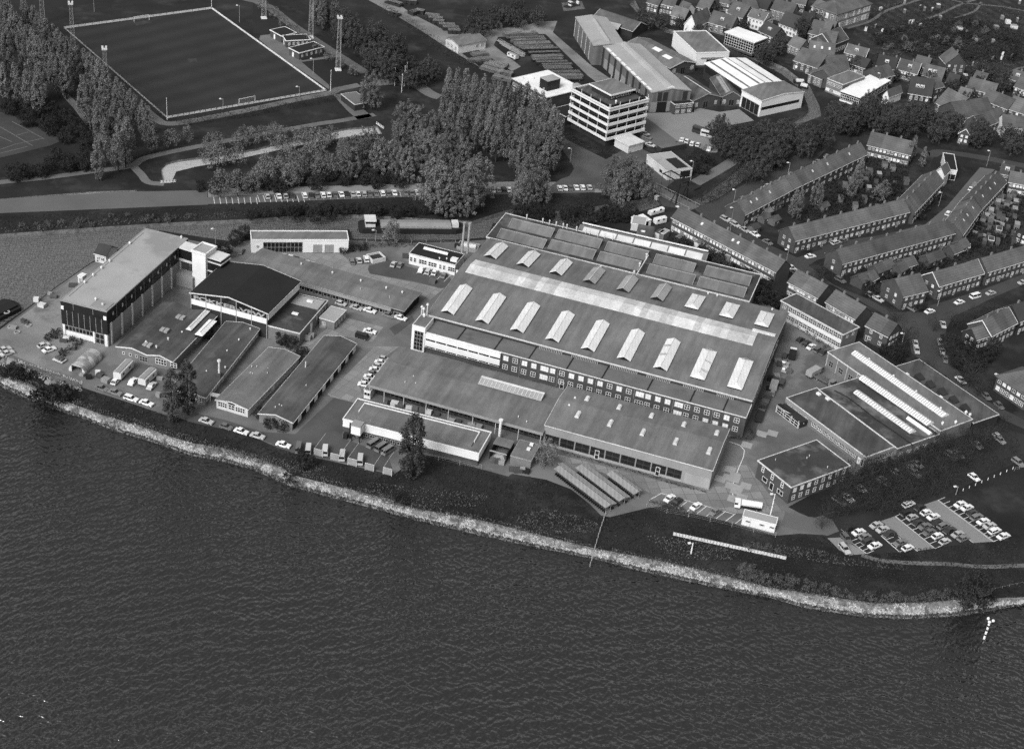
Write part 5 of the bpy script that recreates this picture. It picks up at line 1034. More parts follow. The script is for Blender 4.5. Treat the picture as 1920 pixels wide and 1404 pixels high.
# ---- boats
def barge(p0, p1, label, wd, fb, hatch='panel', house_at=.06, hh=3.2, name='barge', box_=True):
    a, c = G(p0, WZ), G(p1, WZ); d = c-a; L_ = d.length; t = thing(name, label, 'boat', a, math.atan2(d.y, d.x)); w2 = wd/2
    q = [(0, -w2*.7), (L_*.03, -w2), (L_*.9, -w2), (L_*.97, -w2*.6), (L_, 0), (L_*.97, w2*.6), (L_*.9, w2), (L_*.03, w2), (0, w2*.7)]
    b = MB(); b.prism(q, -.5, fb); b.build('hull', M['black'], t)
    if hatch:
        b = MB(); b.prof([(-w2*.75, fb+.002), (w2*.75, fb+.002), (w2*.75, fb+.7), (0, fb+1.1), (-w2*.75, fb+.7)], L_*.2, L_*.86, 'x'); b.build('hatch_cover', M[hatch], t)
    if house_at is not None:
        b = MB(); x = L_*house_at; b.box(x, x+L_*.09, -w2*.6, w2*.6, fb+.004, fb+hh-.35); b.box(x-.3, x+L_*.09+.3, -w2*.7, w2*.7, fb+hh-.35, fb+hh); b.build('wheelhouse', M['offwhite'], t)
        b = MB(); b.box(x-.02, x+L_*.09+.02, -w2*.62, w2*.62, fb+hh-1.3, fb+hh-.6); b.build('windows', M['glass'], t)
        b = MB(); b.box(L_*.87, L_*.93, -w2*.5, w2*.5, fb+.003, fb+1.4); b.build('fore_cabin', M['offwhite'], t)
    return t
barge((672, 430), (872, 432), 'long black barge with white wheelhouse moored in the canal', 7.0, 1.9, 'panel', .06, 2.7)
barge((-38, 606), pt('b1', 140, 805), 'dark work barge moored at the quay', 8, 1.4, 'roofd', None)
barge(pt('a3', 305, 190), pt('a3', 550, 165), 'dark steel pontoon lying at the head of the steel yard', 6, 3.2, None, None, name='pontoon')
barge(pt('a3', 770, 62), pt('a3', 860, 40), 'small white-decked motor boat in the far basin', 3.2, 1.2, None, .3, 2.2, name='motor_boat')
for x0, y0, x1, y1, l in ((1345, 705, 1445, 715, 'upper of two pale roofed boats in the far canal'), (1390, 740, 1480, 760, 'lower of two pale roofed boats in the far canal')):
    barge(pt('a4', x0, y0+20), pt('a4', x1, y1+20), l, 3.4, .9, 'offwhite', None, name='covered_boat')
# ================================================================ BEYOND THE CANAL: OFFICES, DEPOT, YARDS
s = Bld('tower_block', 'five-storey office block banded with white parapets and a roof penthouse', 'office block', pt('a3', 1065, 722), pt('a3', 1322, 657), pt('a3', 800, 590), 16.6)
W_, D_ = s.W, s.D
b = MB(); b.box(1.1, W_-1.1, 1.1, D_-1.1, -.2, 16.3); s.part('wall', b, M['brickd'])
for k in range(5):
    z = 3.0+k*3.15; b = MB(); e = .15 if k < 5 else 0
    b.box(-e, W_+e, -e, .25, z, z+1.15); b.box(-e, W_+e, D_-.25, D_+e, z, z+1.05); b.box(-e, .25, .25, D_-.25, z, z+1.05); b.box(W_-.25, W_+e, .25, D_-.25, z, z+1.05); b.box(.25, W_-.25, .25, D_-.25, z, z+.2); s.part('parapet_band', b, M['white'])
    if k < 4 or True:
        zz = z+1.05 if k else z+1.05
        for face in 'frl': s.wins(face, 1.2, s.flen(face)-1.2, 8, z+.35, (s.flen(face)-2.4)/8-.12, 1.9, 3, 1, None, 'glass', off=-1.08, fw=.1)
        for face in 'frl':
            for j in range(5): u = .3+j*(s.flen(face)-.8)/4; s.panel(face, u, u+.18, z+1.05, z+3.15, 'offwhite', -.02, 'mullion', back=-.2)
b = MB(); b.box(-.15, W_+.15, -.15, .3, 16.6-.35, 17.1); b.box(-.15, W_+.15, D_-.3, D_+.15, 16.25, 17.1); b.box(-.15, .3, .3, D_-.3, 16.25, 17.1); b.box(W_-.3, W_+.15, .3, D_-.3, 16.25, 17.1); s.part('roof_edge', b, M['white'])
b = MB(); b.box(.3, W_-.3, .3, D_-.3, 16.3, 16.62); s.part('roof', b, M['roof2'])
b = MB(); b.box(W_*.3, W_*.85, D_*.3, D_*.78, 16.63, 19.0); p_ = s.part('penthouse', b, M['brickd']); b = MB(); b.box(W_*.27, W_*.88, D_*.26, D_*.82, 19.003, 19.4); b.build('penthouse_roof', M['roof'], p_); b = MB(); b.box(W_*.26, W_*.89, D_*.25, D_*.26, 18.9, 19.5); b.box(W_*.26, W_*.27, D_*.26, D_*.83, 18.9, 19.5); b.build('roof_edge', M['white'], p_)
for f in (.32, .45, .58, .71): link('window', window_mesh(W_*.1, 1.2, 2, 1, 'trim', 'glass'), p_, (W_*f, D_*.3-.01, 17.2))
s.vents([(W_*.5, D_*.6), (W_*.7, D_*.5), (W_*.4, D_*.7), (W_*.3, D_*.15)], 19.4 if False else 16.6, .9, .5)
b = MB(); b.box(W_*.2, W_*.62, -9, -.2, 3.2, 3.6); b.box(W_*.22, W_*.6, -8.6, -.5, 0, 3.19); s.part('entrance_canopy', b, M['offwhite'])
s = Bld('link_block', 'low dark link between the tower block and the white-roofed office', 'building', pt('a3', 680, 720), pt('a3', 775, 770), pt('a3', 800, 640), 4.0)
s.walls('brickd'); s.flat('roofd', 'trim', .2, .25); s.wins('f', .4, s.W-.4, 4, 1.2, 1.8, 1.6, 2, 1)
s = Bld('low_office', 'flat office with brilliant white roof and black rooftop box', 'building', pt('a3', 425, 518), pt('a3', 655, 642), pt('a3', 650, 460), 6.0)
W_, D_ = s.W, s.D; s.walls('brick'); s.flat('whiteroof', 'offwhite', .15, .4, .3); s.wins('f', .4, W_-.4, 12, 3.2, 1.4, 1.4, 2, 1); s.wins('f', .4, W_-.4, 12, .8, 1.4, 1.4, 2, 1)
x, y = s.local(pt('a3', 600, 575), 6.1); x2, _ = s.local(pt('a3', 655, 602), 6.1)
b = MB(); b.box(x, x+(x2-x)*1.0, y, y+7, 6.07, 10.4); p_ = s.part('plant_room', b, M['cladd']); b = MB(); b.box(x-.1, x2+.1, y-.1, y+7.1, 10.403, 10.6); b.build('plant_room_roof', M['rooflt'], p_)
s.vents([(W_*.2, D_*.4), (W_*.3, D_*.75), (W_*.1, D_*.2), (W_*.8, D_*.9), (W_*.7, D_*.2)], 6.1, .5, .35)
b = MB(); b.box(W_*.85, W_*.97, D_-3, D_-.5, 6.07, 7.6); s.part('roof_box', b, M['metal'])
# --- long corrugated halls
s = Bld('steel_hall', 'long corrugated hall with pale curved roof and central light strip', 'factory hall', pt('a3', 1342, 612), pt('a3', 1600, 598), pt('a3', 968, 308), 9.0)
W_, D_ = s.W, s.D
s.gable('corr', 'rooflt', 1.4, 'y', .15, .2, 'metal')
for i in range(8): s.panel('l', D_*i/8+.3, D_*i/8+2.2, .1, 8.6, 'brickd', .08, 'dark_sheet')
s.panel('l', D_*.06, D_*.5, .1, 4.6, 'panel', .05, 'lower_wall')
for u, w_ in ((.3, 2.2), (.16, 2), (.8, 2.2)): s.panel('f', W_*u, W_*u+w_, 4.9, 8.9, 'brickd', .07, 'dark_sheet')
s.panel('f', .2, W_*.55, .1, 4.7, 'panel', .05, 'lower_wall'); s.win('f', W_*.17, .05, W_*.25, 4.6, 2, 1, None, 'dark', 'sliding_door', off=.06)
b = MB(); b.prof([(W_/2-2.2, 10.15), (W_/2+2.2, 10.15), (W_/2+1.3, 11.3), (W_/2, 11.6), (W_/2-1.3, 11.3)], .8, D_-2, 'y'); p_ = s.part('ridge_light', b, M['rooflt'])
b = MB(); b.prof([(W_/2-1.9, 10.3), (W_/2+1.9, 10.3), (W_/2+1.2, 11.2), (W_/2, 11.5), (W_/2-1.2, 11.2)], .7, .79, 'y'); b.build('ridge_light_end', M['white'], p_)
for i in range(9): b = MB(); y = 2+i*(D_-4)/9; b.box(-.1, 1.0, y, y+4, 9.25, 9.55); s.part('gutter_patch', b, M['whiteroof'])
s = Bld('steel_hall', 'rear half of the long corrugated hall, narrower with plain eaves', 'factory hall', pt('a3', 960, 304), pt('a3', 1172, 308), pt('a3', 722, 113), 9.0)
W_, D_ = s.W, s.D; s.gable('corr', 'rooflt', 1.2, 'y', .15, .2, 'metal')
for i in range(5): s.panel('l', D_*i/5+.5, D_*i/5+1.0, .1, 8.6, 'offwhite', .08, 'pale_sheet')
b = MB(); b.prof([(W_/2-1.7, 9.95), (W_/2+1.7, 9.95), (W_/2, 10.9)], 2, D_-6, 'y'); s.part('ridge_light', b, M['rooflt'])
s = Bld('gate_office', 'small two-storey brick office with flat roof at the steel hall corner', 'building', pt('a3', 1492, 690), pt('a3', 1617, 678), pt('a3', 1460, 660), 4.6)
s.walls('brick'); s.flat('roofd', 'offwhite', .25, .25); s.wins('f', .2, s.W-.2, 3, 2.9, 2.2, 1.1, 3, 1); s.wins('f', .2, s.W-.2, 3, .5, 1.8, 1.5, 3, 2)
s = Bld('brick_shed', 'wide brick gable shed with two white roof lights', 'shed', pt('a4', 265, 600), pt('a4', 492, 552), pt('a4', 180, 330), 4.4)
W_, D_ = s.W, s.D; s.gable('brick', 'roof', 2.0, 'y', .3, .2, 'offwhite'); s.win('f', W_*.1, 1.6, 2.0, 2.0, 3, 3); s.win('f', W_*.8, 1.6, 2.0, 2.0, 3, 3); s.win('f', W_*.42, .05, 2.8, 3.4, 2, 1, 'wood', 'dark', 'door')
for p in ((150, 440), (240, 500)):
    x, y = s.local(pt('a4', *p), 6.0); z = 4.4+2.0*min(x, W_-x)/(W_/2)+.25; k = 2.0/(W_/2)*(1 if x < W_/2 else -1)
    b = MB(); b.add([(x-1.2, y-2.4, z-1.2*k), (x+1.2, y-2.4, z+1.2*k), (x+1.2, y+2.4, z+1.2*k), (x-1.2, y+2.4, z-1.2*k)], [(0, 1, 2, 3)]); s.part('roof_light', b, M['white'])
s = Bld('brick_shed', 'twin-gabled brick shed, gable with one long white light strip', 'shed', pt('a4', 465, 888), pt('a4', 713, 852), pt('a4', 360, 690), 4.0)
W_, D_ = s.W, s.D; s.gable('brick', 'roof2', 2.4, 'y', .25, .2, 'metal'); s.win('f', W_*.1, 1.0, 1.3, 1.8, 2, 3); s.win('f', W_*.78, 1.0, 1.3, 1.8, 2, 3); s.win('f', W_*.38, .05, 2.6, 3, 2, 1, 'wood', 'dark', 'door')
b = MB(); x = W_*.62; z = 4.0+2.4*.76+.25; k = 2.4/(W_/2); b.add([(x-.2, 1, z+.2*k), (x+1.1, 1, z-1.1*k), (x+1.1, D_-2, z-1.1*k), (x-.2, D_-2, z+.2*k)], [(3, 2, 1, 0)]); s.part('roof_light', b, M['white'])
s = Bld('brick_shed', 'twin-gabled brick shed, right gable beside the white-roofed hall', 'shed', pt('a4', 722, 852), pt('a4', 896, 858), pt('a4', 620, 690), 4.0)
W_, D_ = s.W, s.D; s.gable('brick', 'roof2', 2.6, 'y', .25, .2, 'metal'); s.win('f', W_*.06, 1.0, 1.3, 1.8, 2, 3); s.win('f', W_*.78, 1.0, 1.3, 1.8, 2, 3); s.win('f', W_*.36, .05, 2.4, 3, 2, 1, 'wood', 'dark', 'door')
b = MB(); b.box(W_*.2, W_*.34, 1.5, D_-2, 5.2, 5.9); b.box(W_*.34+.002, W_*.42, 1.5, D_-2, 5.6, 6.3); s.part('roof_light', b, M['rooflt'])
s = Bld('white_roofed_hall', 'large hall with white roof crossed by four dark stripes', 'factory hall', pt('a4', 925, 792), pt('a4', 1292, 745), pt('a4', 592, 556), 7.0)
W_, D_ = s.W, s.D; s.gable('brickd', 'whiteroof', 1.3, 'y', .2, .2, 'white'); k = 1.3/(W_/2)
for f in (.1, .36, .5, .72):
    x = W_*f; x2 = x+W_*(.05 if f != .5 else .025); za, zb_ = [7+1.3*(1-abs(q/W_-.5)*2)+.24 for q in (x, x2)]
    b = MB(); b.add([(x, 0, za), (x2, 0, zb_), (x2, D_, zb_), (x, D_, za)], [(0, 1, 2, 3)]); s.part('roof_stripe', b, M['roof'])
s.win('l', 1, 3.4, D_-2, 2.6, 16, 1, None, 'dark', 'window_band')
s = Bld('white_front_hall', 'white-walled front of the striped hall with grey roof and dark window band', 'factory hall', pt('a4', 1070, 887), pt('a4', 1440, 808), pt('a4', 922, 788), 7.4)
W_, D_ = s.W, s.D; s.gable('white', 'roof', 1.2, 'y', .15, .2, 'white'); s.win('f', W_*.02, 2.9, W_*.9, 1.4, 10, 1, None, 'glass', 'window_band'); s.win('l', D_*.08, .1, D_*.85, 5.0, 4, 1, 'metal', 'dark', 'sliding_door')
s = Bld('white_hall', 'white box-shaped hall with grey flat roof beside the canal', 'factory hall', pt('a4', 495, 470), pt('a4', 785, 462), pt('a4', 247, 282), 7.0)
W_, D_ = s.W, s.D; s.walls('white'); s.flat('roof', 'white', .4, .35); s.win('f', W_*.33, .1, W_*.35, 4.0, 2, 1, 'trim', 'dark', 'door'); s.panel('f', W_*.15, W_*.85, 4.6, 4.9, 'metal', .5, 'canopy'); s.panel('f', .1, W_-.1, 0, 1.2, 'brick', .06, 'plinth')
s = Bld('glazed_hall', 'hall with white flat roof and gridded glass front above the far canal', 'building', pt('a4', 750, 284), pt('a4', 1005, 376), pt('a4', 1110, 332), 6.5)
s.walls('brick'); s.flat('whiteroof', 'white', .15, .3, .4); s.win('f', .3, .8, s.W-.6, 5.2, 12, 4, 'offwhite', 'glass', 'glazing'); s.win('r', .3, 1, s.D-.6, 3.6, 4, 2, 'trim', 'glass', 'glazing')
s = Bld('bridge_house', 'flat-roofed pale building with an open bay near the lift bridge', 'building', pt('a6', 62, 190), pt('a6', 247, 340), pt('a6', 410, 272), 3.6)
s.walls('offwhite'); s.flat('rooflt', 'offwhite', .2, .3); s.win('r', s.D*.5, .1, s.D*.45, 3.2, 1, 1, 'offwhite', 'dark', 'open_bay'); s.win('f', s.W*.62, .9, 2.4, 1.6, 1, 1, 'trim', 'dark'); b = MB(); b.box(s.W*.35, s.W*.9, s.D*.45, s.D*.9, 3.67, 3.75); s.part('roof_pit', b, M['roofd'])
s = Bld('retaining_block', 'long low dark block with pale top beside four white cars', 'building', pt('a6', 190, 135), pt('a6', 405, 95), None, 2.2, 3.0)
s.walls('brickd'); s.flat('path', None)
s = Bld('yard_office', 'small yard office with grey roof and white wall in the steel yard', 'building', pt('a3', 70, 300), pt('a3', 250, 268), pt('a3', 20, 245), 4.0)
s.gable('offwhite', 'roof', 1.0, 'x', .3, .2, 'metal'); s.wins('f', s.W*.6, s.W-.5, 2, 1.5, 1.5, 1.5); s.wins('l', .5, s.D-.5, 3, 1.2, 1.2, 1.4)
s = Bld('boat_shed', 'dark-roofed boat shed on the far basin, left of its tiled neighbour', 'shed', pt('a3', 1115, 192), pt('a3', 1148, 165), pt('a3', 955, 95), 3.5)
s.gable('brickd', 'rooflt', 1.2, 'y', .3)
s = Bld('boat_shed', 'long tiled boat shed beside the far canal', 'shed', pt('a3', 1215, 205), pt('a3', 1305, 165), pt('a3', 1060, 75), 3.5)
s.gable('brickd', 'tile', 2.8, 'y', .4)
# steel yard: stacks of sections lying on bearers
def stack(p0, p1, wd, h, label, m='brickd', group='stacks of steel in the yard'):
    a, c = G(p0), G(p1); d = c-a; L_ = d.length; t = thing('material_stack', label, 'stack', a+Vector((0, 0, .03)), math.atan2(d.y, d.x), group)
    b = MB(); k = max(3, int(L_/2.2)); x = 0.0
    for i in range(k):
        x1 = L_*(i+1)/k-.15; y0, y1 = -wd/2+random.uniform(0, .5), wd/2-random.uniform(0, .5); b.box(x, x1, y0, y1, .25, h*random.uniform(.45, 1.0)); x = L_*(i+1)/k
    b.build('load', M[m], t); b = MB(); [b.box(L_*f-.15, L_*f+.15, -wd/2, wd/2, 0, .248) for f in (.12, .5, .88)]; b.build('bearer', M['wood'], t)
    b = MB()
    for i in range(max(2, int(wd/1.1))): y = -wd/2+.5+i*1.1; b.box(.2, L_-.2, y, y+.18, h+.01, h+.12)
    b.build('top_bars', M['metal'], t)
for i in range(15):
    f = i/14; x0, y0 = 365+f*330, 243+f*285; x1, y1 = 620+f*300, 232+f*295
    stack(pt('a3', x0+random.uniform(-8, 20), y0), pt('a3', x1-random.uniform(0, 50), y1), random.uniform(2.5, 4.5), random.uniform(.8, 1.8), f'dark steel stack, {ordw(i+1)} from the far end of the yard beside the corrugated hall', random.choice(['brickd', 'wood', 'black', 'cladd']))
i = 0
for x0, y0, x1, y1 in ((1015, 90, 1075, 72), (1050, 70, 1110, 82), (1110, 100, 1210, 112), (1130, 120, 1230, 128), (1160, 140, 1240, 148), (1200, 165, 1310, 170), (1225, 185, 1335, 188), (1260, 205, 1345, 208), (880, 75, 945, 100), (860, 5, 960, 35), (960, 5, 1060, 15)):
    i += 1; stack(pt('a2', x0, y0+12), pt('a2', x1, y1+12), 4, 1.8, f'dark stack by the sandy yard road, {ordw(i)} counted down the road', 'brickd')
i = 0
for x0, y0, x1, y1 in ((1400, 400, 1540, 385), (1480, 440, 1620, 480), (1500, 420, 1640, 455), (1530, 410, 1660, 435), (1560, 500, 1690, 530), (1600, 470, 1690, 490), (1420, 360, 1520, 350)):
    i += 1; stack(pt('a2', x0, y0+12), pt('a2', x1, y1+12), 4, 1.5, f'dark slatted stack below the yard office, {ordw(i)} from the top', 'wood')
for k, (x0, y0, x1, y1) in enumerate(((330, 262, 500, 358), (345, 280, 500, 370))): stack(pt('a3', x0, y0+10), pt('a3', x1, y1+10), 2, 1.0, f'pale long pipes lying along the yard lane, {"upper" if k == 0 else "lower"} bundle', 'metal')
# ================================================================ SPORTS GROUND
for nm, q, lab in (('changing_room', (('a2', 168, 238), ('a2', 263, 217), ('a2', 112, 196)), 'small club pavilion with black roof, farthest of the pavilions'), ('changing_room', (('a2', 200, 270), ('a2', 355, 262), ('a2', 200, 235)), 'middle club pavilion with white balcony edge'), ('changing_room', (('a2', 285, 350), ('a2', 445, 310), ('a2', 240, 312)), 'nearest club pavilion with black stepped roof by the pitch')):
    s = Bld(nm, lab, 'pavilion', pt(*q[0]), pt(*q[1]), pt(*q[2]), 3.2, group='club pavilions'); s.walls('brick'); s.flat('roofd', 'white', .15, .3, .35); s.wins('f', .3, s.W-.3, 5, 1.0, 1.0, 1.4, 2, 2); s.win('l', s.D*.3, .05, 1.2, 2.2, 1, 1, 'trim', 'blind', 'door')
s = Bld('bunker_shed', 'low shed with grey roof among trees at the pitch corner', 'shed', pt('a2', 560, 620), pt('a2', 650, 690), pt('a2', 640, 590), 2.8); s.walls('brickd'); s.flat('path', 'offwhite', .1, .25)
def fence_boards(label, p0, p1, h, k, m='white', name='board_fence', gap=.25, th=.12):
    a, c = G(p0), G(p1); d = c-a; L_ = d.length; t = thing(name, label, 'fence', a, math.atan2(d.y, d.x)); st = L_/k
    b = MB()
    for i in range(k): b.box(i*st+gap/2, (i+1)*st-gap/2, 0, th, .12, h)
    b.box(0, L_, -.1, -.001, .02, .2)
    b.build('boards', M[m], t); b = MB()
    for i in range(k+1): b.box(i*st-.08, i*st+.08, th+.01, th+.14, 0, h)
    b.box(0, L_, th+.02, th+.1, h*.4, h*.5); b.build('posts', M['metal'], t); return t
fence_boards('white advertising boards along the far end of the pitch', PITCH[0], PITCH[3], .9, 22, 'offwhite')
fence_boards('white boards along the pavilion side of the pitch', PITCH[3], PITCH[2], .75, 34, 'offwhite')
fence_boards('low pale rail along the near end of the pitch', PITCH[1], PITCH[2], .8, 30, 'offwhite', gap=.5)
fence_boards('low pale rail along the poplar side of the pitch', PITCH[1], PITCH[0], .8, 34, 'panel', gap=.5)
fence_boards('long white segmented board fence on the grass below the gatehouse', pt('c5', 102, 1183), pt('c5', 1093, 1398), .95, 36, 'offwhite', gap=.18)
def goal(p0, p1, label):
    a, c = G(p0), G(p1); d = c-a; t = thing('football_goal', label, 'goal', a, math.atan2(d.y, d.x), 'football goals'); L_ = d.length; b = MB()
    b.cyl((0, 0, 0), (0, 0, 2.5), .09, n=6); b.cyl((L_, 0, 0), (L_, 0, 2.5), .09, n=6); b.cyl((0, 0, 2.45), (L_, 0, 2.45), .09, n=6); b.build('frame', M['white'], t)
    b = MB(); sg = 1 if a.y > 500 and 'far' in label else -1
    for i in range(9): x = L_*i/8; b.bar((x, 0, 2.4), (x, 1.6*sg, .05), .025)
    for k in (.2, .5, .8): b.bar((0, 1.6*sg*k, 2.4-2.35*k), (L_, 1.6*sg*k, 2.4-2.35*k), .025)
    b.build('net', M['panel'], t)
goal(pt('a1', 1573, 692), pt('a1', 1678, 670), 'white football goal at the near end of the pitch')
goal(pt('a1', 883, 148), pt('a1', 982, 133), 'white football goal at the far end of the pitch')
def mast(base, h, label, group='lattice floodlight masts'):
    a = G(base); t = thing('floodlight_mast', label, 'floodlight mast', a, .3, group); b = MB(); w0, w1 = 1.0, .55
    for sx in (-1, 1):
        for sy in (-1, 1): b.bar((sx*w0, sy*w0, 0), (sx*w1, sy*w1, h), .1)
    k = int(h/2)
    for i in range(k):
        z0, z1 = h*i/k, h*(i+1)/k; r0, r1 = w0+(w1-w0)*i/k, w0+(w1-w0)*(i+1)/k
        for A_, B_ in (((-1, -1), (1, -1)), ((1, -1), (1, 1)), ((1, 1), (-1, 1)), ((-1, 1), (-1, -1))): b.bar((A_[0]*r0, A_[1]*r0, z0), (B_[0]*r1, B_[1]*r1, z1), .05); b.bar((A_[0]*r1, A_[1]*r1, z1), (B_[0]*r1, B_[1]*r1, z1), .05)
    b.build('lattice', M['conc'], t); b = MB(); b.box(-1.0, 1.0, -1.0, 1.0, h, h+.25); [b.box(x-.35, x+.35, -1.2, -.8, h+.26, h+1.1) for x in (-.7, .7)]; [b.box(x-.35, x+.35, .8, 1.2, h+.26, h+1.1) for x in (-.7, .7)]; b.build('lamp_head', M['offwhite'], t)
    b = MB(); b.box(-1.3, 1.3, -1.3, 1.3, 0, .5); b.build('footing', M['white'], t)
for (tile, x, y), h, l in ((('a2', 540, 462), 23, 'tall lattice mast on the grass near the pavilions, nearest the trees'), (('a2', 360, 250), 23, 'lattice mast beside the path behind the pavilions'), (('a2', 52, 122), 23, 'lattice mast on the far grass beyond the pitch corner'), (('a1', 702, 640), 20, 'lattice mast rising from the poplars, nearest the path crossing'), (('a1', 483, 330), 20, 'lattice mast among poplars at the far pitch corner'), (('a1', 283, 150), 20, 'lattice mast standing behind the poplar row, farthest left')): mast(pt(tile, x, y), h, l)
def lamp(base, top_h, label, group='street lamps', arm=True, m='conc', r=.1, name='street_lamp', head='white'):
    a = G(base); t = thing(name, label, 'lamp post' if arm else 'pole', a, 0.4, group); b = MB(); b.cyl((0, 0, 0), (0, 0, top_h), r, r*.6, 6); b.build('pole', M[m], t)
    if arm: b = MB(); b.bar((0, 0, top_h-.1), (-.9, 0, top_h+.1), .06); b.box(-1.5, -.7, -.28, .28, top_h+.02, top_h+.28); b.build('lamp', M[head], t)
    else: b = MB(); b.cyl((0, 0, top_h), (0, 0, top_h+.2), r*1.6, n=6); b.build('cap', M[m], t)
for i, (tile, x, y, h, w_) in enumerate((('a1', 1576, 150, 8, 'behind the far corner of the pitch'), ('a1', 1468, 722, 4.5, 'at the near touchline left of the goal'), ('a2', 285, 640, 4.5, 'at the near end of the pitch, right of the goal'), ('a2', 376, 490, 7, 'on the grass before the pavilions'), ('a1', 620, 80, 6, 'on the field behind the far boards'), ('a3', 803, 1070, 6, 'on the drive before the tower block'), ('a6', 800, 780, 6, 'at the corner of the dark gable end'), ('a6', 785, 880, 6, 'between parked cars on the bridge street'), ('a6', 815, 640, 7, 'beside the canal street trees'), ('a6', 1290, 400, 7, 'half way along the canal street'), ('a6', 1278, 1150, 6, 'at the street corner below the terraces'), ('a7', 1355, 290, 7, 'on the lane beyond the square'), ('a7', 935, 640, 6, 'in front of the angled terrace'), ('b6', 600, 720, 6, 'by the dark-walled house at the side street'), ('b6', 925, 345, 6, 'on the pavement of the wide street'), ('b6', 1420, 1080, 6, 'before the hipped house at the lane'), ('c6', 1085, 830, 3, 'at the bollard row by the bare trees'), ('b3', 300, 260, 5, 'at the canal fence behind the showroom'), ('a6', 440, 430, 9, 'beside the lift bridge'), ('b2', 300, 275, 6, 'on the quay behind the stair tower'), ('a4', 750, 270, 9, 'before the glazed hall'), ('a5', 395, 790, 8, 'beside the white-roofed school'))):
    lamp(pt(tile, x, y), h, f'slim lamp post {w_}')
for i, (tile, x, y, h, w_) in enumerate((('a1', 1100, 790, 9, 'at the near left corner of the pitch'), ('a2', 490, 600, 9, 'at the near right corner of the pitch'), ('a1', 1393, 50, 9, 'at the far right corner of the pitch'), ('a2', 912, 565, 8, 'on the gravel circle, left of the group'), ('a2', 958, 610, 8, 'on the gravel circle, nearest the crossbar'), ('a2', 975, 570, 9, 'on the gravel circle, behind the crossbar'), ('a2', 988, 545, 9, 'on the gravel circle, tallest'), ('a2', 1054, 555, 6, 'on the gravel circle, far right'))): lamp(pt(tile, x, y), h, f'white flagpole {w_}', 'flagpoles', False, 'white', .12, 'flagpole')
lamp(pt('c5', 943, 1065), 9.5, 'tall white mast beside the gatehouse', None, True, 'white', .2, 'light_mast')
lamp(pt('c5', 260, 1345), 3.6, 'white signal post on the grass below the board fence', None, True, 'white', .22, 'signal_post')
# --- the lift bridge
t0 = G(pt('a6', 130, 490)); t1 = G(pt('a6', 480, 665)); d = t1-t0; L_ = d.length
t = thing('lift_bridge', 'black-framed balance lift bridge over the canal with its deck down', 'bridge', t0, math.atan2(d.y, d.x)); w2 = 2.8
b = MB(); b.box(-2, L_, -w2, w2, -.05, .25); b.build('deck', mat('bridge_deck', .09, .15, .3, .1, extra=stripes(1.1, 0, .12, 0)), t)
b = MB()
for sg in (-1, 1): b.box(-2, L_, sg*w2-.06, sg*w2+.06, 1.0, 1.12); [b.box(x, x+.1, sg*w2-.05, sg*w2+.05, .251, .999) for x in np.arange(-1.9, L_-.2, 2)]
b.build('railing', M['metal'], t); xp = L_*.66
for sg in (-1, 1):
    b = MB(); b.bar((xp, sg*3.2, 0), (xp, sg*2.6, 8.2), .45); b.bar((xp-2.4, sg*3.2, 0), (xp, sg*2.6, 7.6), .25); b.build('portal_leg', M['black'], t)
    b = MB(); b.bar((xp-9, sg*2.3, 9.0), (xp+7, sg*2.3, 8.3), .4); b.build('balance_beam', M['black'], t)
    b = MB(); b.bar((xp-8.8, sg*2.3, 9.0), (xp-8.8, sg*2.6, .3), .09); b.build('lifting_rod', M['black'], t)
b = MB(); b.box(xp-.3, xp+.3, -2.9, 2.9, 8.0, 8.5); b.box(xp+4.6, xp+6.6, -2.0, 2.0, 7.9, 8.7); b.box(xp-8.9, xp-8.6, -2.2, 2.2, 8.85, 9.1); b.build('counterweight', M['black'], t)
b = MB(); b.box(xp+1.2, xp+2.6, -4.8, -3.4, -1.4, .1); b.box(xp-9.5, xp-8, -4.6, -3.1, -1.4, .1); b.build('abutment', M['white'], t)
fence_boards('little white footbridge rail over the pond outlet', pt('a1', 1055, 1205), pt('a1', 1158, 1198), 1.0, 5, 'offwhite', 'footbridge_rail', .6)
fence_boards('white timber rail among trees beside the pond', pt('a2', 790, 815), pt('a2', 840, 850), 1.0, 5, 'offwhite', 'footbridge_rail', .6)
# --- chain fences and bollards
def postfence(label, line, h=1.6, step=4.5, m='metal', wires=3, r=.08, name='wire_fence'):
    q = resample([G(p) for p in line], max(3, int(sum((G(line[i+1])-G(line[i])).length for i in range(len(line)-1))/step)))
    t = thing(name, label, 'fence', q[0]); o = q[0]; b = MB()
    for p in q: b.cyl(p-o, p-o+Vector((0, 0, h)), r, n=5)
    b.build('posts', M[m], t); b = MB()
    for i in range(len(q)-1):
        for k in range(wires): z = h*(k+1)/wires-.05; b.bar(q[i]-o+Vector((0, 0, z)), q[i+1]-o+Vector((0, 0, z)), .025)
    b.build('wires', M[m], t)
postfence('wire fence along the river side of the gatehouse bays', pts('c4', 1180, 1165)+pts('c5', 0, 985, 250, 1030, 540, 1090, 830, 1165, 1000, 1200))
postfence('wire fence along the canal behind the boiler house', pts('b3', 90, 250, 400, 262, 700, 268, 1000, 262))
postfence('wire fence below the white store', pts('c3', 760, 955, 1100, 1030, 1320, 1075))
postfence('thin chain along the river end of the dyke', pts('c7', 1430, 380, 1540, 352, 1668, 325), .7, 2, wires=1, r=.05)
postfence('post fence beside the car park grass', pts('c6', 1600, 620, 1685, 585), 1.2, 2)
postfence('slender concrete post fence running down to the water', pts('c4', 818, 1245, 765, 1404)+[(1106, 1062)], 1.6, 2.2, 'conc', 3, .12)
